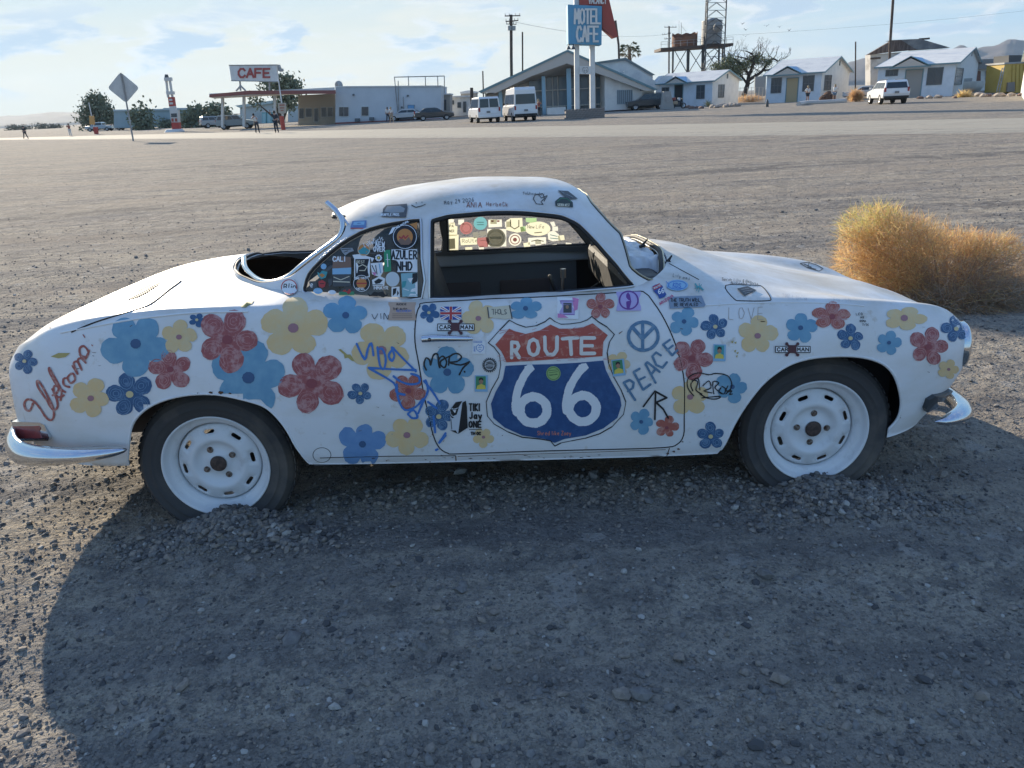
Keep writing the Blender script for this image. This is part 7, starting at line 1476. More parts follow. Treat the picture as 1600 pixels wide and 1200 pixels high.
# ------------------------------------------------------------------ people
def skinmesh(name, verts, edges, rad, m_, parent):
    bm = bmesh.new(); ly = bm.verts.layers.skin.verify(); vv = [bm.verts.new(p) for p in verts]
    for v_, r_ in zip(vv, rad): v_[ly].radius = (r_, r_)
    vv[0][ly].use_root = True
    for a, b_ in edges: bm.edges.new((vv[a], vv[b_]))
    me = bpy.data.meshes.new(name); bm.to_mesh(me); bm.free(); me.materials.append(m_)
    o = link(name, me, parent); a = o.modifiers.new('skin', 'SKIN'); a.use_smooth_shade = True; s_ = o.modifiers.new('sub', 'SUBSURF'); s_.levels = 1; s_.render_levels = 1; return o
def person(px, face, label, top, bottom, hair, arms='down', stance=.12, shorts=False, h=1.72, lean=0.):
    P = gnd(*px); root = empty('person', (P[0], P[1], 0), face, label, 'person'); k = h/1.72; root.scale = (k, k, k); sk = mat('skin_tone', (.36, .22, .16), .6)
    J = dict(pel=(0, 0, .95), sp=(lean*.4, 0, 1.16), ch=(lean*.8, 0, 1.36), nk=(lean, -.01, 1.48), hd=(lean*1.05, -.03, 1.60), tp=(lean*1.1, -.02, 1.69))
    hips = {}
    for s_, n_ in ((-1, 'l'), (1, 'r')):
        J['sh'+n_] = (lean*.9+s_*.18, 0, 1.41)
        if arms == 'down': J['el'+n_] = (lean*.8+s_*.25, .02, 1.14); J['ha'+n_] = (lean*.6+s_*.24, -.06, .88)
        elif arms == 'camera': J['el'+n_] = (lean*.9+s_*.25, -.16, 1.24); J['ha'+n_] = (lean+s_*.07, -.34, 1.50)
        elif arms == 'hips': J['el'+n_] = (s_*.38, .05, 1.16); J['ha'+n_] = (s_*.18, -.06, 1.02)
        elif arms == 'up': J['el'+n_] = (lean*.9+s_*.28, -.1, 1.5) if s_ < 0 else (lean*.9+s_*.25, .02, 1.14); J['ha'+n_] = (lean+s_*.26, -.22, 1.80) if s_ < 0 else (s_*.24, -.08, .90)
        J['hi'+n_] = (s_*.09, 0, .90); J['kn'+n_] = (s_*(.09+stance*.4), -.03, .49); J['an'+n_] = (s_*(.09+stance), .02, .09); J['to'+n_] = (s_*(.10+stance*1.1), -.14, .04)
    names = list(J); ix = {n_: i for i, n_ in enumerate(names)}
    E_ = [('pel', 'sp'), ('sp', 'ch'), ('ch', 'nk'), ('nk', 'hd'), ('hd', 'tp')]+[e for n_ in 'lr' for e in (('ch', 'sh'+n_), ('sh'+n_, 'el'+n_), ('el'+n_, 'ha'+n_), ('pel', 'hi'+n_), ('hi'+n_, 'kn'+n_), ('kn'+n_, 'an'+n_), ('an'+n_, 'to'+n_))]
    RD_ = dict(pel=.13, sp=.12, ch=.13, nk=.055, hd=.095, tp=.07, sh=.06, el=.042, ha=.035, hi=.085, kn=.058, an=.04, to=.035)
    skinmesh('body', [J[n_] for n_ in names], [(ix[a], ix[b]) for a, b in E_], [RD_[n_ if n_ in RD_ else n_[:2]] for n_ in names], sk, root)
    def sub(nm, keys, edges, rad, m_): q = {n_: i for i, n_ in enumerate(keys)}; skinmesh(nm, [J[n_] if n_ in J else n_ for n_ in keys], [(q[a], q[b]) for a, b in edges], rad, m_, root)
    J['pw'] = (0, 0, .99)
    sub('shirt', ['ch', 'sp', 'pw', 'shl', 'ell', 'shr', 'elr'], [('ch', 'sp'), ('sp', 'pw'), ('ch', 'shl'), ('shl', 'ell'), ('ch', 'shr'), ('shr', 'elr')], [.155, .14, .145, .075, .058, .075, .058], top)
    J['lkl'] = tuple((np.array(J['hil'])*.35+np.array(J['knl'])*.65)); J['lkr'] = tuple((np.array(J['hir'])*.35+np.array(J['knr'])*.65))
    if shorts: sub('shorts', ['pel', 'hil', 'lkl', 'hir', 'lkr'], [('pel', 'hil'), ('hil', 'lkl'), ('pel', 'hir'), ('hir', 'lkr')], [.15, .105, .095, .105, .095], bottom)
    else: sub('trousers', ['pel', 'hil', 'knl', 'anl', 'hir', 'knr', 'anr'], [('pel', 'hil'), ('hil', 'knl'), ('knl', 'anl'), ('pel', 'hir'), ('hir', 'knr'), ('knr', 'anr')], [.15, .10, .075, .058, .10, .075, .058], bottom)
    mb = MB(); hx, hy_, hz_ = J['hd']; mb.lathe([(.001, .125), (.06, .11), (.10, .05), (.112, -.01), (.10, -.07)], 12, lambda a, b_, q: (hx+a*.9, hy_+.03+b_, hz_+.02+q)); mb.build('hair', hair, root)
    return root
cl_d = mat('cloth_dark', (.03, .035, .045), .8); cl_w = mat('cloth_white', (.6, .6, .58), .8); cl_r = mat('cloth_red_brown', (.28, .09, .08), .8); cl_b = mat('cloth_denim', (.14, .20, .28), .8); cl_t = mat('cloth_tan', (.35, .28, .20), .8); hr_d = mat('hair_dark', (.03, .022, .018), .7); hr_l = mat('hair_blond', (.35, .27, .16), .7)
person((41, 217.5), 0, 'person in dark clothes standing at the far left edge of the road', cl_d, cl_d, hr_d, stance=.22)
person((111, 213.5), 0, 'person in a red brown top and pale trousers by the road on the left', cl_r, cl_w, hr_d, 'camera', .04)
person((403, 209), .4, 'person in a white top and dark trousers leaning back to take a photo', cl_w, cl_d, hr_d, 'camera', .06, lean=-.14)
person((433, 208.5), -.3, 'person in dark clothes raising one arm near the station light pole', cl_d, cl_d, hr_d, 'up', .04, h=1.85)
person((607, 191.5), .3, 'person in white at the cafe wall, left one of a pair', cl_w, cl_d, hr_d)
person((612.5, 192), -.3, 'person in white at the cafe wall, right one of a pair', cl_w, cl_t, hr_l)
person((842, 184), .2, 'person in brown top holding a phone beside the tall white van', cl_r, cl_d, hr_l, 'camera', .04)
person((949, 172), -.6, 'person in dark clothes with hands on hips right of the motel sign', cl_d, cl_d, hr_d, 'hips', .06)
person((1261, 161), .4, 'person in a white top and dark shorts in front of the second cabin', cl_w, cl_d, hr_l, 'hips', .05, True)
person((1303, 160), 2.2, 'person in a white top and blue shorts raising a phone near the brown cactus', cl_w, cl_b, hr_l, 'camera', .05, True)
# ------------------------------------------------------------------ poles, towers, masts
def upole(pxb, pts, r, label, name='utility_pole', cross=(), extra=None, m_=M_wood):
    B = gnd(*pxb); root = empty(name, (B[0], B[1], 0), 0, label, 'pole'); O_ = root.location; Y = B[1]
    mb = MB(); mb.tube([V3(u, v, Y, O_) for u, v in pts], r, n=7); mb.build('post', m_, root)
    for (u0, v0, u1, v1, w_) in cross:
        mb = MB(); mb.cyl(V3(u0, v0, Y-.15, O_), V3(u1, v1, Y-.15, O_), w_, n=4); ca = mb.build('crossarm', m_, root)
        for f in (.04, .3, .7, .96):
            u, v = u0+(u1-u0)*f, v0+(v1-v0)*f; p = V3(u, v, Y-.15, O_); mb = MB(); mb.cyl(p, (p[0], p[1], p[2]+.28), .06, .035, n=6); mb.build('insulator', M_galv, ca)
    if extra: extra(root, Y, O_)
    return root
def trafo(root, Y, O_):
    for x in (796.5, 802.5): mb = MB(); mb.cyl(V3(x, 47.5, Y-.35, O_), V3(x, 40.5, Y-.35, O_), .26, n=10); mb.build('transformer', M_galv, root)
upole((800, 180), [(800, 172), (798.8, 90), (798.5, 23)], .19, 'tall wooden utility pole with transformers behind the motel office roof', cross=((788.5, 25, 813, 24.5, .08), (790, 33.5, 810, 32, .08), (791, 37.5, 807, 38, .06)), extra=trafo)
upole((816.5, 179), [(816.7, 170), (816.3, 50)], .10, 'plain thin pole just right of the transformer pole')
upole((755, 181), [(756, 175), (754.3, 111)], .09, 'short thin pole behind the left eave of the motel office')
upole((736, 182), [(737.5, 175), (736.8, 137)], .22, 'stubby thick brown post left of the motel office')
upole((969, 170), [(969.5, 160), (966.5, 70), (961.5, 32)], .15, 'leaning wooden pole beside the palm tree')
upole((1335, 150), [(1336.5, 145), (1337, 65)], .10, 'wooden pole between the second and third cabins')
upole((1386, 151), [(1388, 140), (1391, 66), (1397.5, -30)], .16, 'very tall wooden pole rising above the ruined house')
for k in range(3):
    pass
upole((1043, 160), [(1045, 155), (1045.5, 41)], .16, 'wooden utility pole at the left end of the water tank platform', cross=((1038, 42.5, 1057, 42.5, .07), (1034.5, 54.5, 1048, 52.5, .06), (1038, 61, 1048, 60.5, .06)))
# power lines
mb = MB()
def wire(a, b, Y0, Y1, sag, r_=.018):
    A = at(a[0], a[1], Y0); B = at(b[0], b[1], Y1); return [tuple(A+(B-A)*f-np.array([0, 0, sag*4*f*(1-f)])) for f in np.linspace(0, 1, 14)]
Yp = gnd(1043, 160)[1]; A0 = at(1045, 53, Yp)
for nm, a, b, y0, y1, lb in (('power_line', (1045, 53), (798, 33), Yp, gnd(800, 180)[1], 'thin wire strung between the two utility poles'), ('power_line', (1040, 60), (1720, 2), Yp, Yp+40, 'thin wire running from the tank platform off to the right')):
    mb = MB(); mb.tube(wire(a, b, y0, y1, 1.0), .02, n=4); o = mb.build(nm, M_steel); tag(o, lb, 'wire')
# water tank platform
YT = gnd(1095, 160)[1]+10; OT = at(1095, 150, YT); OT[2] = 0; wt = empty('water_tank_platform', OT, 0, 'tall steel trestle platform carrying two water tanks behind the first cabin', 'platform')
mb = MB(); P = [at(1032.5, 75, YT-3), at(1146, 67, YT-3)]; z0 = P[0][2]; z1 = P[1][2]
for (o0, o1) in ((0, 6),):
    q = [(P[0][0]-OT[0], P[0][1]-OT[1], z0), (P[1][0]-OT[0], P[1][1]-OT[1], z1), (P[1][0]-OT[0], P[1][1]-OT[1]+6, z1), (P[0][0]-OT[0], P[0][1]-OT[1]+6, z0)]; mb.add(q+[(x, y, z-.45) for x, y, z in q], [(0, 1, 2, 3), (7, 6, 5, 4), (0, 4, 5, 1), (1, 5, 6, 2), (2, 6, 7, 3), (3, 7, 4, 0)])
mb.build('deck', mat('rusty_dark_steel', (.085, .06, .05), .8), wt, fix=True)
for cdx in (276, 398, 408, 522, 532, 660, 690):
    for dy in (-2.5, 2.5):
        if cdx in (408, 532, 690) and dy < 0: continue
        t_ = at(*cD(cdx, 390), YT+dy); b_ = at(*cD(cdx-4, 600), YT+dy); mb = MB(); mb.cyl((b_[0]-OT[0], dy, 0), (t_[0]-OT[0], dy, t_[2]), .17, n=6); mb.build('leg', M_steel, wt)
for a, b_ in (((285, 415), (388, 598)), ((388, 415), (280, 598)), ((410, 415), (520, 590)), ((520, 415), (408, 600)), ((540, 415), (655, 580)), ((655, 415), (540, 590))):
    mb = MB(); mb.cyl(V3(*cD(*a), YT-2.5, OT), V3(*cD(*b_), YT-2.5, OT), .07, n=5); mb.build('brace', M_steel, wt)
mb = MB()
for f in np.linspace(0, 1, 12): u, v = 1033+112.5*f, 74.5-8*f; mb.cyl(V3(u, v, YT-3, OT), V3(u, v-9, YT-3, OT), .04, n=4)
for d_ in (9, 5): mb.cyl(V3(1033, 74.5-d_, YT-3, OT), V3(1145.5, 66.5-d_, YT-3, OT), .035, n=4)
mb.build('railing', M_galv, wt)
def tank(name, label, c0, c1, vb, vt, m_, cut=None):
    Y = YT-.2; a = at(c0, vb, Y); b_ = at(c1, vb, Y); r_ = (b_[0]-a[0])/2; zt_ = at((c0+c1)/2, vt, Y)[2]; zb_ = a[2]-.4; root = empty(name, ((a[0]+b_[0])/2, Y, zb_), 0, label, 'water tank'); n = 40; V = []; h_ = zt_-zb_; prof = []
    for k in range(n):
        t_ = 2*math.pi*k/n; top_ = h_*(cut(t_) if cut else 1); V += [(r_*math.cos(t_), r_*math.sin(t_), 0), (r_*math.cos(t_), r_*math.sin(t_), top_*.5), (r_*math.cos(t_), r_*math.sin(t_), top_)]
    mb = MB(); mb.add(V, [(3*k+j, 3*((k+1) % n)+j, 3*((k+1) % n)+j+1, 3*k+j+1) for k in range(n) for j in (0, 1)], 0, True); mb.build('shell', m_, root)
    if not cut: mb = MB(); mb.lathe([(r_+.05, h_-.05), (r_+.05, h_+.05), (.01, h_+.5)], 30, lambda x, y, z: (x, y, z)); mb.build('lid', M_galv, root)
    for f in (.33, .66): mb = MB(); mb.tube([(r_*1.01*math.cos(t_), r_*1.01*math.sin(t_), h_*f) for t_ in np.linspace(0, 6.283, 30)[:-1]], .06, n=4, closed=True); (mb.build('hoop', m_, root) if not cut or f < .5 else None)
    return root
tank('water_tank', 'rusted torn open water tank, left one on the platform', 1050, 1089, 70, 51, M_rusty, cut=lambda t_: 1.0-.38*max(0, math.sin(t_*1+3.6))**.6-.05*math.sin(t_*9))
tank('water_tank', 'grey round water tank, right one on the platform', 1096, 1127, 66, 33, M_galv)
mb = MB(); Yd = YT-3.2; root = empty('microwave_dish', at(1122, 43, Yd), 0, 'grey drum antenna hanging on the lattice mast beside the grey tank', 'antenna'); mb.lathe([(.01, .4), (.75, .35), (.8, 0), (.78, -.1), (.01, -.1)], 20, lambda x, y, h: (x, -h, y)); mb.build('drum', M_galv, root)
# lattice mast
YLt = YT-4.5; bL = at(1114, 150, YLt); bL[2] = 0; lt = empty('lattice_mast', bL, 0, 'tall grey lattice radio mast rising out of the frame by the water tanks', 'mast')
legs = [((1101, 112), (1108.5, -60), 0), ((1098.5, 112), (1106, -60), 1.6), ((1131, 110), (1137.5, -60), 0)]
def lerp2(l, v): (a, b_, dy) = l; f = (v-a[1])/(b_[1]-a[1]); return V3(a[0]+(b_[0]-a[0])*f, v, YLt+dy, bL)
for l in legs: mb = MB(); p = lerp2(l, 118); mb.cyl((p[0], p[1], 0), lerp2(l, -60), .11, n=6); mb.build('leg', M_steel, lt)
mb = MB(); vs_ = np.arange(112, -62, -12.)
for i in range(len(vs_)-1):
    for a, b_ in ((0, 2), (1, 2), (0, 1)):
        A_, B_ = lerp2(legs[a], vs_[i]), lerp2(legs[b_], vs_[i]); mb.cyl(A_, B_, .05, n=4); mid = tuple((np.array(lerp2(legs[a], vs_[i+1]))+np.array(lerp2(legs[b_], vs_[i+1])))/2); mb.cyl(A_, mid, .045, n=4); mb.cyl(B_, mid, .045, n=4)
mb.build('lattice_bracing', M_steel, lt)
for u, v0, v1 in ((1061, 52, 33), (1064.5, 52, 36)): pass
an = empty('whip_antennas', at(1063, 53, YT), 0, 'two thin whip antennas standing behind the rusted tank', 'antenna'); mb = MB(); mb.cyl(V3(1061, 54, YT, an.location), V3(1061, 32, YT, an.location), .03, n=4); mb.cyl(V3(1064.6, 54, YT, an.location), V3(1064.4, 35, YT, an.location), .05, n=4); mb.cyl(V3(1064.5, 40, YT, an.location), V3(1072, 49, YT, an.location), .03, n=4); mb.build('rods', M_galv, an)
# ------------------------------------------------------------------ trees and plants
LEAF = [mat('leaf_dusty_green', (.11, .135, .09), .8), mat('leaf_mid_green', (.15, .175, .115), .8), mat('leaf_pale_green', (.21, .23, .15), .8)]
def leaves(name, cents, n, size, mats_, parent, seed, loc):
    r = np.random.default_rng(seed); V = []; k = len(cents); C_ = np.array(cents, float); vol = C_[:, 3]*C_[:, 4]*C_[:, 5]; ch = r.choice(k, n, p=vol/vol.sum())
    d = r.normal(0, 1, (n, 3)); d /= np.linalg.norm(d, axis=1)[:, None]; rad = r.random(n)**.45; p = C_[ch, :3]+d*rad[:, None]*C_[ch, 3:6]
    cl_ = r.normal(0, 1, (n//12+1, 3)); p += cl_[r.integers(0, len(cl_), n)]*size*1.1
    a = r.normal(0, 1, (n, 3)); a /= np.linalg.norm(a, axis=1)[:, None]; b_ = np.cross(a, r.normal(0, 1, (n, 3))); b_ /= np.linalg.norm(b_, axis=1)[:, None]; s = size*r.uniform(.5, 1.3, (n, 1))
    p = p-np.array(loc); p[:, 2] = np.maximum(p[:, 2], .05)
    Q = np.stack([p-a*s*.6, p+b_*s*.33, p+a*s*.6, p-b_*s*.33], 1).reshape(-1, 3); Fc = np.arange(n*4).reshape(n, 4); mi = r.choice(len(mats_), n)
    return link(name, npmesh(name, Q, Fc, mats_, smooth=False, mi=mi), parent)
def tree(name, label, cat, base, ell, n, size, Y=None, mats_=LEAF, trunk=.15, seed=1, group=None, depth=1.0):
    B = gnd(*base); 
    if Y: B = at(base[0], base[1], Y); B[2] = 0
    Y = B[1]; root = empty(name, (B[0], B[1], 0), 0, label, cat, group); C_ = []; px_m = lambda u: 1/(F/(Y*.94))
    for u, v, ru, rv in ell: p = at(u, v, Y); C_.append((p[0], p[1]+random.uniform(-.3, .3)*ru*px_m(0), p[2], ru*px_m(0), ru*px_m(0)*depth, rv*px_m(0)*.95))
    leaves('crown', C_, n, size, mats_, root, seed, (B[0], B[1], 0))
    mb = MB(); 
    for c in C_[:8]:
        e = np.array(c[:3])-np.array([B[0], B[1], 0]); mid = e*.45+np.array([random.uniform(-.1, .1), 0, .1]); mb.tube([(0, 0, 0), tuple(mid), tuple(e)], [trunk, trunk*.6, trunk*.2], n=6)
    mb.build('trunk', M_wood, root); return root
tree('round_tree', 'dense round dark green tree at the far left near the pickup', 'tree', (152, 203.5), [(150, 172, 24, 22), (138, 186, 17, 16), (165, 184, 15, 17), (150, 157, 14, 11), (172, 190, 8, 11), (128, 192, 6, 8)], 4600, .55, seed=2)
tree('scrub_tree', 'small loose tree behind the diamond sign post', 'tree', (222, 198), [(222, 188, 15, 10), (226, 168, 6, 5), (214, 186, 8, 8)], 1200, .6, Y=150, seed=3)
tree('scrub_tree', 'ragged desert tree between the totem and the canopy', 'tree', (300, 198), [(294, 188, 12, 9), (308, 183, 11, 11), (313, 171, 5, 5), (328, 187, 11, 10)], 1700, .6, Y=145, seed=4)
tree('scrub_tree', 'ragged desert tree just left of the first canopy post', 'tree', (338, 197), [(338, 176, 8, 8), (346, 185, 12, 11)], 1100, .6, Y=140, seed=5)
tree('tall_tree', 'tall airy tree behind the station canopy and the cafe roof sign', 'tree', (440, 195), [(432, 128, 13, 9), (450, 133, 15, 12), (462, 140, 10, 9), (420, 135, 10, 8), (448, 158, 16, 9), (396, 156, 9, 6)], 2400, .5, Y=YC+24, trunk=.25, seed=6)
tree('green_bush', 'pale green bush beside the stacked pump totem base', 'bush', (262, 200), [(261, 193, 10, 7), (256, 196, 6, 5)], 900, .35, seed=7)
for i, (u, v, w_, h_, lb) in enumerate(((30, 200.5, 22, 4, 'low dark brush at the far left behind the walking person'), (75, 198.5, 24, 3.5, 'low brown brush left of the round tree'))):
    tree('desert_brush', lb, 'brush', (u, v+2.5), [(u-w_*.5, v, w_*.5, h_), (u+w_*.4, v, w_*.55, h_*.9)], 1100, .7, mats_=[mat('brush_brown', (.16, .13, .09), .9), LEAF[0]], seed=20+i)
# palm
PB = gnd(985, 168); PB = at(985, 160, PB[1]+8); PB[2] = 0; pm_ = empty('palm_tree', PB, 0, 'fan palm with a shaggy trunk behind the motel office', 'palm tree'); YP = PB[1]
ptop = V3(983.5, 74, YP, PB); mb = MB(); mb.tube([(0, 0, 0), V3(984.5, 112, YP, PB), V3(984, 95, YP, PB), ptop], [.42, .40, .32, .2], n=10); mb.build('trunk', mat('palm_trunk', (.20, .14, .10), .95, n1=(3, (.12, .085, .065), .4, .6)), pm_)
for k in range(26):
    a = k*2.399; el_ = random.uniform(-.5, 1.15); L = random.uniform(1.5, 2.1); mb = MB(); pts = []
    for f in np.linspace(0, 1, 6): rr_ = L*f; pts.append((ptop[0]+math.cos(a)*rr_*math.cos(el_), ptop[1]+math.sin(a)*rr_*math.cos(el_), ptop[2]+rr_*math.sin(el_)-1.0*f*f*(.5+max(0, math.cos(el_)))))
    p0 = pts[3]; 
    for j in range(13):
        b_ = (j-6)/6*1.25; d_ = np.array([math.cos(a+b_)*math.cos(el_-.4*abs(b_)), math.sin(a+b_)*math.cos(el_-.4*abs(b_)), math.sin(el_)*.6-.55*abs(b_)*.8]); q = np.array(pts[3]); e = q+d_*.75; n_ = np.array([-d_[1], d_[0], .2])*.05; mb.add([tuple(q-n_), tuple(q+n_), tuple((q+e)/2+n_*1.3), tuple(e+np.array([0, 0, -.15])), tuple((q+e)/2-n_*1.3)], [(0, 1, 2, 3, 4)])
    mb.tube(pts[:4], .03, n=4); mb.build('frond', [LEAF[1], LEAF[2], mat('dry_frond', (.28, .22, .12), .9)][0 if el_ > .2 else (1 if el_ > -.1 else 2)], pm_)
# bare mesquite
MBs = at(1158, 152, gnd(1170, 158)[1]+9); MBs[2] = 0; mq = empty('mesquite_tree', MBs, 0, 'big bare twisted mesquite tree with thin green foliage on its left side', 'tree'); YQ = MBs[1]
mb = MB(); tw = MB()
def q3(u, v, dy=0.): p = V3(u, v, YQ+dy, MBs); return p
main = [([(1162, 150), (1168, 132), (1170, 118), (1174, 108), (1178, 100)], .42), ([(1166, 128), (1178, 120), (1190, 112), (1200, 98), (1208, 92), (1216, 96)], .30), ([(1170, 116), (1160, 104), (1150, 94), (1142, 90), (1134, 94)], .24), ([(1174, 106), (1178, 92), (1174, 84), (1166, 80)], .22), ([(1178, 100), (1186, 90), (1192, 84)], .2), ([(1168, 132), (1158, 118), (1150, 112), (1140, 112)], .2), ([(1192, 110), (1206, 108), (1218, 100)], .18), ([(1176, 96), (1168, 92), (1160, 90), (1150, 88)], .16)]
rq = random.Random(5)
def twig(p, d, L, r_, dep):
    e = [p[i]+d[i]*L for i in range(3)]; mid = [(p[i]+e[i])/2+rq.uniform(-.12, .12)*L for i in range(3)]; (mb if dep > 2 else tw).tube([tuple(p), tuple(mid), tuple(e)], [r_, r_*.8, r_*.55], n=4)
    if dep <= 0: return
    for _ in range(2 if dep > 1 else 3): nd = Vector([d[i]+rq.uniform(-.75, .75) for i in range(3)]); nd.z += .12; nd.normalize(); twig(e, nd, L*rq.uniform(.6, .85), r_*.6, dep-1)
for pts, r_ in main:
    P = [q3(u, v, rq.uniform(-.8, .8)) for u, v in pts]; n = len(P); mb.tube([tuple(p) for p in smooth_poly(P, 3, False)], list(np.linspace(r_, r_*.35, (n-1)*3+1)), n=7)
    for k in range(1, n):
        for _ in range(2): d = Vector((rq.uniform(-1, 1), rq.uniform(-.8, .8), rq.uniform(.1, 1))).normalized(); twig(P[k], d, rq.uniform(.7, 1.3), r_*.26, 3)
mb.build('trunk', mat('dark_bark', (.055, .045, .04), .95), mq); tw.build('twigs', MATS['dark_bark'], mq)
C_ = [(at(u, v, YQ)[0], YQ, at(u, v, YQ)[2], ru*.085, 1.6, rv*.085) for u, v, ru, rv in ((1140, 97, 14, 10), (1152, 108, 14, 11), (1133, 108, 12, 10), (1165, 100, 10, 8), (1120, 106, 8, 8), (1145, 120, 12, 9), (1182, 92, 12, 8), (1198, 98, 10, 6))]
leaves('crown', C_, 5600, .27, [LEAF[0], LEAF[2], mat('mesquite_yellow_green', (.17, .17, .06), .8)], mq, 31, tuple(MBs))
# fence and brush under the mesquite
fn = empty('chain_fence', gnd(1175, 160), 0, 'low wire fence and grey gate between the first and second cabins', 'fence'); yf = fn.location[1]+2; mb = MB()
for u in range(1155, 1197, 6): mb.cyl(V3(u, 157, yf, fn.location), V3(u+1.5, 136, yf, fn.location), .04, n=4)
for v in (137, 146): mb.cyl(V3(1154, v+1, yf, fn.location), V3(1197, v-1, yf, fn.location), .03, n=4)
mb.build('posts_and_rails', M_galv, fn); slab([[(1180, 120), (1197, 118), (1196, 150), (1179, 151)]], yf+4, .3, mat('grey_gate', (.24, .26, .27), .8), 'gate_panel', fn)
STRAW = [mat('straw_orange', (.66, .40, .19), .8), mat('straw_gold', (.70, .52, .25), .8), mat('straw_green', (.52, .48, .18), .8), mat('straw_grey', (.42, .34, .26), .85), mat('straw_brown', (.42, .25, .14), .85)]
for M_ in STRAW:
    t = M_.node_tree; b = t.nodes['Principled BSDF']; tr = t.nodes.new('ShaderNodeBsdfTranslucent'); tr.inputs[0].default_value = b.inputs['Base Color'].default_value; mx = t.nodes.new('ShaderNodeMixShader'); mx.inputs[0].default_value = .6; t.links.new(b.outputs[0], mx.inputs[1]); t.links.new(tr.outputs[0], mx.inputs[2]); t.links.new(mx.outputs[0], t.nodes['Material Output'].inputs[0])
def strand_bush(name, label, ell, base, n, width, L0, parts_seed, pick, stems=True):
    r = np.random.default_rng(parts_seed); C_ = np.array(ell, float); vol = C_[:, 3]*C_[:, 4]*C_[:, 5]; ch = r.choice(len(C_), n, p=vol/vol.sum()); d = r.normal(0, 1, (n, 3)); d /= np.linalg.norm(d, axis=1)[:, None]
    rad = r.random(n)**.38; loc = d*rad[:, None]; p = C_[ch, :3]+loc*C_[ch, 3:6]; base = np.array(base)
    o = p-base; on = o/np.linalg.norm(o, axis=1)[:, None]; g = on*.42+d*.30+r.normal(0, .55, (n, 3))+np.array([0, 0, .15]); g /= np.linalg.norm(g, axis=1)[:, None]
    L = L0*r.uniform(.5, 1.4, (n, 1)); bend = r.normal(0, .28, (n, 3)); bend[:, 2] -= .15
    low = (p[:, 2] < .22); bend[low, 2] -= .55
    pts = [p, p+g*L*.5+bend*L*.12, p+g*L+bend*L*.5]; side = np.cross(g, r.normal(0, 1, (n, 3))); side /= np.linalg.norm(side, axis=1)[:, None]; w_ = width*r.uniform(.6, 1.3, (n, 1))
    for q in pts: q[:, 2] = np.maximum(q[:, 2], .02)
    V = np.stack([pts[0]-side*w_, pts[0]+side*w_, pts[1]+side*w_*.8, pts[1]-side*w_*.8, pts[2]+side*w_*.35, pts[2]-side*w_*.35], 1)
    idx = np.arange(n)[:, None]*6; Fc = np.concatenate([idx+np.array([[0, 1, 2, 3]]), idx+np.array([[3, 2, 4, 5]])]); mi = pick(p, ch, r); mi = np.concatenate([mi, mi])
    root = empty(name, base, 0, label, 'bush'); link('fine_twigs', npmesh('fine_twigs', (V.reshape(-1, 3)-base), Fc, STRAW, smooth=False, mi=mi), root)
    mb = MB(); rr = random.Random(parts_seed)
    for k in range(90 if stems else 12):
        c = C_[rr.randrange(len(C_))]; e = Vector((c[0]+rr.uniform(-.8, .8)*c[3], c[1]+rr.uniform(-.8, .8)*c[4], c[2]+rr.uniform(-.7, .6)*c[5]))-Vector(base); s = Vector((rr.uniform(-.3, .3)*e.length, rr.uniform(-.2, .2), 0)); mid = s*.4+e*.5+Vector((rr.uniform(-.06, .06), rr.uniform(-.06, .06), -.02)); e.z = max(e.z, .03); mb.tube([tuple(s*.3), tuple(mid), tuple(e)], [width*3, width*2, width], n=4)
    mb.build('stems', mat('grey_stem', (.22, .17, .12), .9), root); return root
YBu = 5.75; sB = (YBu*.94)/F*1.02
def el(u, v, ru, rv, dy=0., rd=None): p = at(u, v, YBu+dy); return (p[0], p[1], p[2], ru*sB, (rd or ru*.8)*sB, rv*sB)
BE = [el(1362, 352, 54, 34, .2), el(1352, 405, 48, 44, .1), el(1410, 400, 70, 66), el(1478, 410, 66, 52, .1), el(1548, 414, 60, 50, 0), el(1600, 448, 55, 52, .1), el(1650, 460, 60, 50), el(1432, 368, 30, 24, .1), el(1385, 338, 26, 18, .2), el(1330, 372, 26, 20, .1), el(1322, 410, 22, 26, 0), el(1470, 366, 24, 18, .2), el(1345, 440, 30, 22, -.1), el(1520, 378, 26, 22, .15), el(1568, 384, 22, 20, 0), el(1505, 452, 85, 42, -.1), el(1410, 445, 60, 46, -.1), el(1580, 468, 70, 34, -.15)]
gb = at(1470, 455, YBu); gb[2] = 0.02
def pickB(p, ch, r):
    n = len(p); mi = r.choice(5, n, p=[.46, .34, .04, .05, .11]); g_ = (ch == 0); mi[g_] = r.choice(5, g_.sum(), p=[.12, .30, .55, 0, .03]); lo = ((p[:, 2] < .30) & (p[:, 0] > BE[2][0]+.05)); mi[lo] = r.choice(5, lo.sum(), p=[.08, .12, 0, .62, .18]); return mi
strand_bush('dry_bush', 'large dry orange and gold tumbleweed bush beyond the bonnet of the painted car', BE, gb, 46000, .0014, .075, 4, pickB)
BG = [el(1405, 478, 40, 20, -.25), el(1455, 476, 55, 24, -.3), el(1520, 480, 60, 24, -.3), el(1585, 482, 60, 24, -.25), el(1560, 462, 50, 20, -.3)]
strand_bush('grey_straw_clump', 'grey and tan dead straw sprawling under the right side of the gold bush', BG, at(1510, 480, YBu-.25)*np.array([1, 1, 0])+np.array([0, 0, .02]), 7000, .0019, .15, 14, lambda p, ch, r: r.choice(5, len(p), p=[.06, .08, 0, .66, .20]), True)
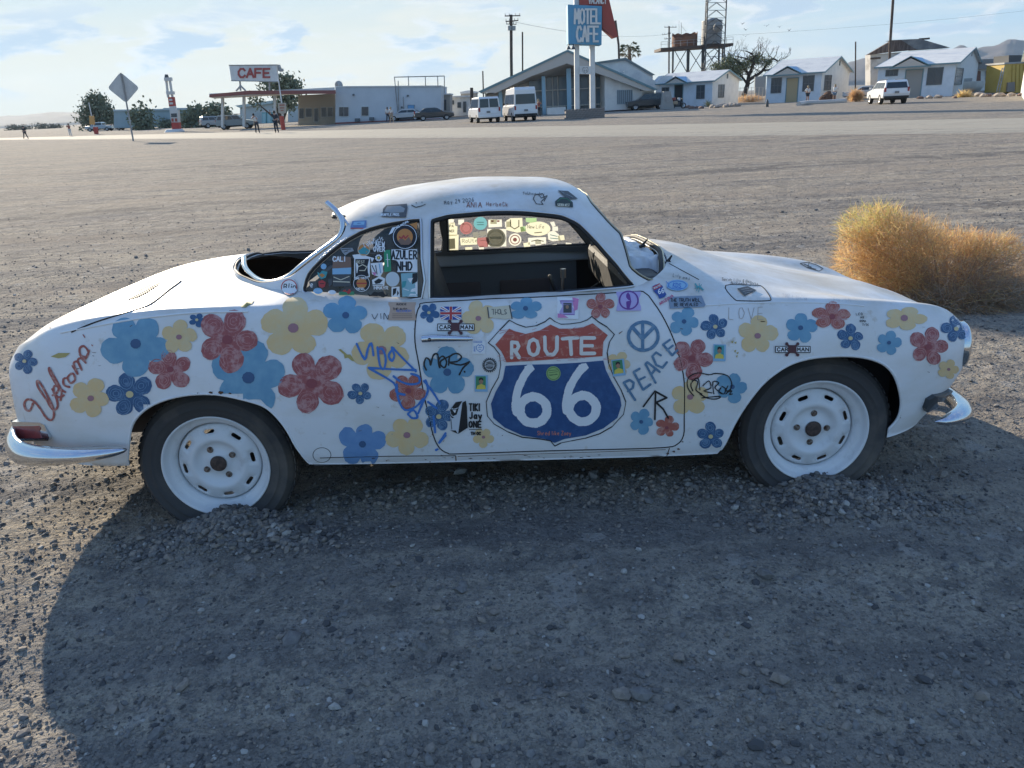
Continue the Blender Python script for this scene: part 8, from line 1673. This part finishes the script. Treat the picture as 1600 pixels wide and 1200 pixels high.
# small bushes and plants across the road
def far_bush(label, u, v, ru, rv, n, mi_p, base_v, seed):
    Y = gnd(u, base_v)[1]; s_ = Y*.94/F; p = at(u, v, Y); b_ = (p[0], Y, 0.)
    strand_bush('dry_bush', label, [(p[0]-ru*s_*.3, Y, p[2], ru*s_*.7, ru*s_*.6, rv*s_), (p[0]+ru*s_*.35, Y, p[2]*.9, ru*s_*.65, ru*s_*.6, rv*s_*.9)], b_, n, .012, .5, seed, lambda p, ch, r: r.choice(5, len(p), p=mi_p), False)
far_bush('tan dry bush to the left of the white SUV', 1338, 151, 9, 7, 1400, [.5, .2, 0, .1, .2], 159, 41)
far_bush('low yellowish shrub at the foot of the third cabin end wall', 1506, 149.5, 9, 3, 900, [.1, .6, .2, .1, 0], 152, 42)
far_bush('dry brush under the mesquite tree by the first cabin', 1172, 155, 20, 4, 1600, [.35, .1, 0, .3, .25], 159.5, 43)
YA = gnd(1106, 167)[1]; rt_ = at(1106, 166, YA); rt_[2] = 0; ag = empty('yucca_plant', rt_, 0, 'spiky pale green yucca among the rocks before the first cabin', 'plant'); 
for k in range(26):
    a = k*2.4; e = random.uniform(.25, 1.3); L = random.uniform(.7, 1.0); d_ = np.array([math.cos(a)*math.cos(e), math.sin(a)*math.cos(e), math.sin(e)])*L; n_ = np.array([-math.sin(a), math.cos(a), 0])*.05; mb = MB(); mb.add([tuple(-n_*.5), tuple(n_*.5), tuple(d_*.5+n_+np.array([0, 0, .05])), tuple(d_), tuple(d_*.5-n_+np.array([0, 0, .05]))], [(0, 1, 2, 3, 4)]); mb.build('leaf', LEAF[2], ag)
ORD = ['first', 'second', 'third', 'fourth', 'fifth', 'sixth', 'seventh', 'eighth', 'ninth', 'tenth', 'eleventh']
def rock(loc, s, m_, name='rock', **k):
    bm = bmesh.new(); bmesh.ops.create_icosphere(bm, subdivisions=2, radius=1); sx = random.uniform(.7, 1.3)
    for v in bm.verts: q = float(fbm(np.array(v.co.x*1.7+loc[0]), np.array(v.co.y*1.7+v.co.z*2+loc[1]), 3, 9)); v.co *= 1+q*.9; v.co.x *= s*sx; v.co.y *= s; v.co.z *= s*.62
    me = bpy.data.meshes.new(name); bm.to_mesh(me); bm.free(); me.materials.append(m_); o = link(name, me, None, (loc[0], loc[1], loc[2] if len(loc) > 2 else s*.25)); return o
M_rk = mat('pale_rock', (.42, .36, .29), .9, n1=(2, (.28, .22, .18), .4, .6)); M_rk2 = mat('red_brown_rock', (.22, .14, .11), .9, n1=(2, (.13, .09, .08), .4, .6))
for k, (u, v, s) in enumerate([(1075, 168.5, .3), (1081, 170, .34), (1088, 169.5, .26), (1096, 169.8, .3), (1113, 168.5, .4), (1120, 168.6, .34), (1127, 167.6, .46), (1134, 167.8, .4), (1141, 167, .45), (1147, 166.8, .4), (1152, 166.4, .34)]):
    tag(rock(tuple(gnd(u, v)[:2]), s, M_rk if k > 3 else M_rk2), ORD[k]+' rock from the left in the low border of stones before the first cabin', 'rock', 'rocks edging the yucca bed')
for k, (u, v, s) in enumerate([(1438, 154.5, .28), (1452, 154, .34), (1466, 153.5, .36), (1492, 153.5, .22), (1530, 150.5, .4), (1537, 151.5, .36), (1544, 151, .3), (1562, 151, .4), (1580, 150.5, .34), (1595, 150, .3)]):
    tag(rock(tuple(gnd(u, v)[:2]), s, M_rk if k % 3 else M_rk2), ORD[k]+' rock from the left on the gravel near the third cabin', 'rock', 'rocks scattered near the right cabin')
for i_, (u, v, s, lb) in enumerate(((1289, 153, .62, 'left ball of the brown cholla cactus clump'), (1293, 150, .60, 'top ball of the brown cholla cactus clump'), (1298, 153.5, .56, 'right ball of the brown cholla cactus clump'))):
    Yc_ = gnd(1292, 159)[1]; p = at(u, v, Yc_+i_*.1); 
cc = empty('cholla_cactus', gnd(1293, 159), 0, 'clump of round brown cholla cactus beside the kerb end', 'cactus'); Yc_ = cc.location[1]
for u, v, s in ((1288.5, 154.5, .50), (1293, 149.5, .52), (1298, 154, .50), (1293, 155.5, .5)):
    o = rock((0, 0), s, mat('cactus_brown', (.10, .055, .04), .95, n1=(8, (.16, .09, .06), .4, .6), bump=(14, 1., .1)), 'cactus_ball'); o.parent = cc; p = at(u, v, Yc_); o.location = (p[0]-cc.location[0], 0, p[2]); o.scale = (1, 1, 1.5)
kb = [gnd(1248, 165.2), gnd(1258, 163.4), gnd(1290, 162.2), gnd(1320, 160)]; mb = MB(); mb.tube([(p[0]-kb[0][0], p[1]-kb[0][1], .12) for p in kb], .24, n=8); o = mb.build('concrete_kerb', mat('pale_concrete', (.48, .46, .43), .85)); o.location = (kb[0][0], kb[0][1], 0); tag(o, 'pale rounded concrete kerb in front of the second cabin', 'kerb')
sp_ = gnd(1198.5, 167); mb = MB(); mb.cyl((0, 0, 0), (0, 0, .5), .16, .12, n=8); mb.cyl((0, 0, .5), (0, 0, .7), .10, .04, n=8); o = mb.build('short_post', M_steel); o.location = (sp_[0], sp_[1], 0); tag(o, 'short dark stub post on the gravel before the second cabin', 'post')
# old pedestal and cluttered cart between SUV and cabin
pd = gnd(1044, 171); pe = empty('old_pedestal', pd, 0, 'grey tapered concrete pedestal with a recessed panel by the dark SUV', 'pedestal'); Yd = pd[1]
slab([[cD(198, 762), cD(256, 760), cD(285, 908), cD(180, 910)]], Yd, .9, mat('grey_concrete', (.30, .30, .29), .85), 'plinth', pe); slab([[cD(215, 790), cD(245, 790), cD(250, 850), cD(212, 850)]], Yd-.05, .05, M_galv, 'panel', pe)
ct = gnd(1059, 170); cte = empty('loaded_motorbike', ct, 0, 'parked motorbike piled with bags beside the grey pedestal', 'motorbike')
for x in (-.62, .62):
    mb = MB(); mb.lathe([(.22, -.05), (.31, -.04), (.31, .04), (.22, .05)], 18, lambda a, b_, h: (x+a, h, .31+b_)); mb.build('wheel', M_tyr2, cte)
mb = MB(); mb.tube([(-.62, 0, .31), (-.2, 0, .62), (.35, 0, .72), (.62, 0, .31)], .05, n=6); mb.box((0, 0, .5), (.4, .25, .3)); mb.build('frame', M_steel, cte); pad_ = MB(); pad_.box((-.25, 0, .85), (.6, .3, .14)); pad_.build('saddle', cl_d, cte, bevel=.03)
for c_, d_, m_ in (((-.5, .0, 1.05), (.45, .5, .3), cl_r), ((-.35, -.28, .65), (.5, .2, .35), cl_t), ((.1, 0, 1.0), (.3, .3, .3), cl_w)): mb = MB(); mb.box(c_, d_); mb.build('bag', m_, cte, bevel=.06)
mb = MB(); mb.tube([(.42, -.34, 1.08), (.5, 0, 1.0), (.42, .34, 1.08)], .025, n=5); mb.cyl((.5, 0, 1.0), (.62, 0, .31), .03, n=5); mb.build('handlebar', M_steel, cte)
# ------------------------------------------------------------------ roadside sign, totem, leaning marker
SBs = gnd(208.5, 220.5); rs = empty('road_sign', SBs, 0, 'blank grey back of a diamond road sign on a leaning post', 'sign'); YSg = SBs[1]; so3 = rs.location
D4 = [(188, 112.5), (217.5, 137), (197, 161), (168, 137.5)]; 
def round4(P, f=.12): 
    o_ = []
    for i in range(4): a, b_, c = np.array(P[i-1]), np.array(P[i]), np.array(P[(i+1) % 4]); o_ += [tuple(b_+(a-b_)*f), tuple(b_+(a-b_)*f*.3+(c-b_)*f*.3), tuple(b_+(c-b_)*f)]
    return o_
slab([round4(D4)], YSg+.08, .03, mat('sign_back_aluminium', (.55, .55, .53), .5, metal=.2, n1=(2, (.47, .47, .46), .4, .6)), 'sign_plate', rs)
mb = MB(); a = V3(188.6, 114, YSg, so3); b_ = V3(208.5, 221, YSg, so3); mb.tube([b_, V3(198, 163, YSg, so3), a], .07, n=6); mb.build('post', M_galv, rs)
tb = gnd(273, 206); tt = empty('pump_totem', tb, 0, 'leaning totem of stacked red and white fuel pump shells on a white disc base', 'sculpture'); Yt = tb[1]; to = tt.location; M_tr = mat('totem_red', (.40, .06, .05), .6); M_twh = mat('totem_white', (.55, .55, .53), .6)
mb = MB(); mb.cyl((0, 0, 0), (0, 0, .35), 1.3, 1.0, n=24); mb.build('base_disc', M_ww, tt)
slab([[c1_(1070, 445), c1_(1116, 445), c1_(1120, 492), c1_(1076, 492)]], Yt-.4, .8, M_tr, 'red_base', tt)
slab([[c1_(1060, 372), c1_(1110, 368), c1_(1116, 445), c1_(1070, 445)]], Yt-.35, .7, M_twh, 'pump_shell', tt)
slab([[c1_(1068, 390), c1_(1104, 388), c1_(1106, 412), c1_(1070, 413)]], Yt-.4, .06, M_win, 'pump_window', tt); slab([[c1_(1070, 420), c1_(1084, 420), c1_(1085, 440), c1_(1072, 440)], [c1_(1092, 420), c1_(1106, 420), c1_(1108, 440), c1_(1094, 440)]], Yt-.4, .06, M_redp, 'pump_mark', tt)
slab([[c1_(1057, 345), c1_(1090, 343), c1_(1096, 370), c1_(1060, 372)]], Yt-.3, .6, M_twh, 'pump_shell', tt)
slab([[c1_(1049, 288), c1_(1082, 286), c1_(1090, 343), c1_(1056, 345)]], Yt-.3, .6, M_tr, 'pump_shell', tt); slab([[c1_(1056, 298), c1_(1076, 297), c1_(1078, 310), c1_(1058, 311)], [c1_(1058, 320), c1_(1080, 319), c1_(1082, 332), c1_(1060, 333)]], Yt-.34, .05, M_twh, 'price_panel', tt)
for pl in ([c1_(1036, 252), c1_(1080, 250), c1_(1083, 270), c1_(1040, 272)], [c1_(1024, 165), c1_(1066, 163), c1_(1068, 185), c1_(1027, 187)]): slab([pl], Yt-.3, .6, M_twh, 'crosspiece', tt)
mb = MB()
for a, b_ in (((1040, 186), (1052, 290)), ((1062, 184), (1078, 288))): mb.cyl(V3(*c1_(*a), Yt, to), V3(*c1_(*b_), Yt, to), .17, n=6)
mb.build('uprights', M_twh, tt); mb = MB(); mb.cyl(V3(*c1_(1042, 165), Yt, to), V3(*c1_(1040, 145), Yt, to), .3, .2, n=8); mb.build('globe', M_steel, tt)
lb_ = gnd(149.5, 209.5); lm = empty('leaning_marker', lb_, 0, 'leaning white pole with an orange box and red barrel at its foot', 'pole'); Yl = lb_[1]; lo4 = lm.location
mb = MB(); mb.cyl(V3(*c1_(592, 500), Yl, lo4), V3(*c1_(555, 320), Yl, lo4), .11, .07, n=6); mb.build('pole', M_twh, lm)
slab([[c1_(556, 405), c1_(582, 405), c1_(588, 458), c1_(560, 458)]], Yl-.2, .35, mat('orange_box', (.55, .30, .10), .7), 'orange_box', lm); slab([[c1_(580, 475), c1_(603, 474), c1_(607, 518), c1_(590, 519)]], Yl-.3, .5, M_tr, 'barrel', lm)
# birds
mbd = None; YBd = 130
for k, (x, y) in enumerate(((853, 200), (882, 250), (880, 303), (1055, 218), (1162, 226), (1243, 254))):
    if mbd is None:
        m3 = MB(); m3.tube([(-.32, 0, -.05), (-.1, 0, 0), (.15, 0, .02), (.32, 0, 0)], [.02, .085, .09, .03], n=6); m3.add([(.08, .05, .05), (-.14, .05, .04), (-.18, .5, .32), (.0, .5, .36), (-.12, .95, .30)], [(0, 1, 2, 3), (3, 2, 4)]); m3.add([(.08, -.05, .05), (-.14, -.05, .04), (-.18, -.5, .32), (.0, -.5, .36), (-.12, -.95, .30)], [(3, 2, 1, 0), (4, 2, 3)]); mbd = m3.mesh('bird', mat('bird_dark', (.03, .03, .03), .9))
    o = link('bird', mbd, None, tuple(at(*cD(x, y), YBd))); o.rotation_euler = (random.uniform(-.3, .3), 0, random.uniform(0, 6)); o.scale = (.55, .55, .55); tag(o, 'dark flying bird, '+('leftmost of the flock', 'middle of the column of three', 'lowest of the flock', 'fourth from the left', 'fifth from the left', 'rightmost of the flock')[k], 'bird', 'birds in flight')
# pale lump on the ground by the bonnet
q_ = gnd(1347, 462); o = rock((q_[0], q_[1]), .10, mat('cream_foam', (.62, .55, .33), .9)); o.location.z = .10; tag(o, 'cream coloured lump of rock at the foot of the dry bush behind the bonnet', 'rock')
# dry twigs on the near ground
# ------------------------------------------------------------------ air
hz_m = bpy.data.materials.new('haze'); hz_m.use_nodes = True; t = hz_m.node_tree; t.nodes.clear(); ho = t.nodes.new('ShaderNodeOutputMaterial'); pv = t.nodes.new('ShaderNodeVolumePrincipled'); pv.inputs['Color'].default_value = (.52, .70, .92, 1); pv.inputs['Density'].default_value = .00008; pv.inputs['Anisotropy'].default_value = .2; t.links.new(pv.outputs[0], ho.inputs['Volume'])
mb = MB(); mb.box((0, 3400, 180), (14400, 7500, 420)); o = mb.build('haze', hz_m); tag(o, 'thin pale desert haze in the air', kind='stuff')
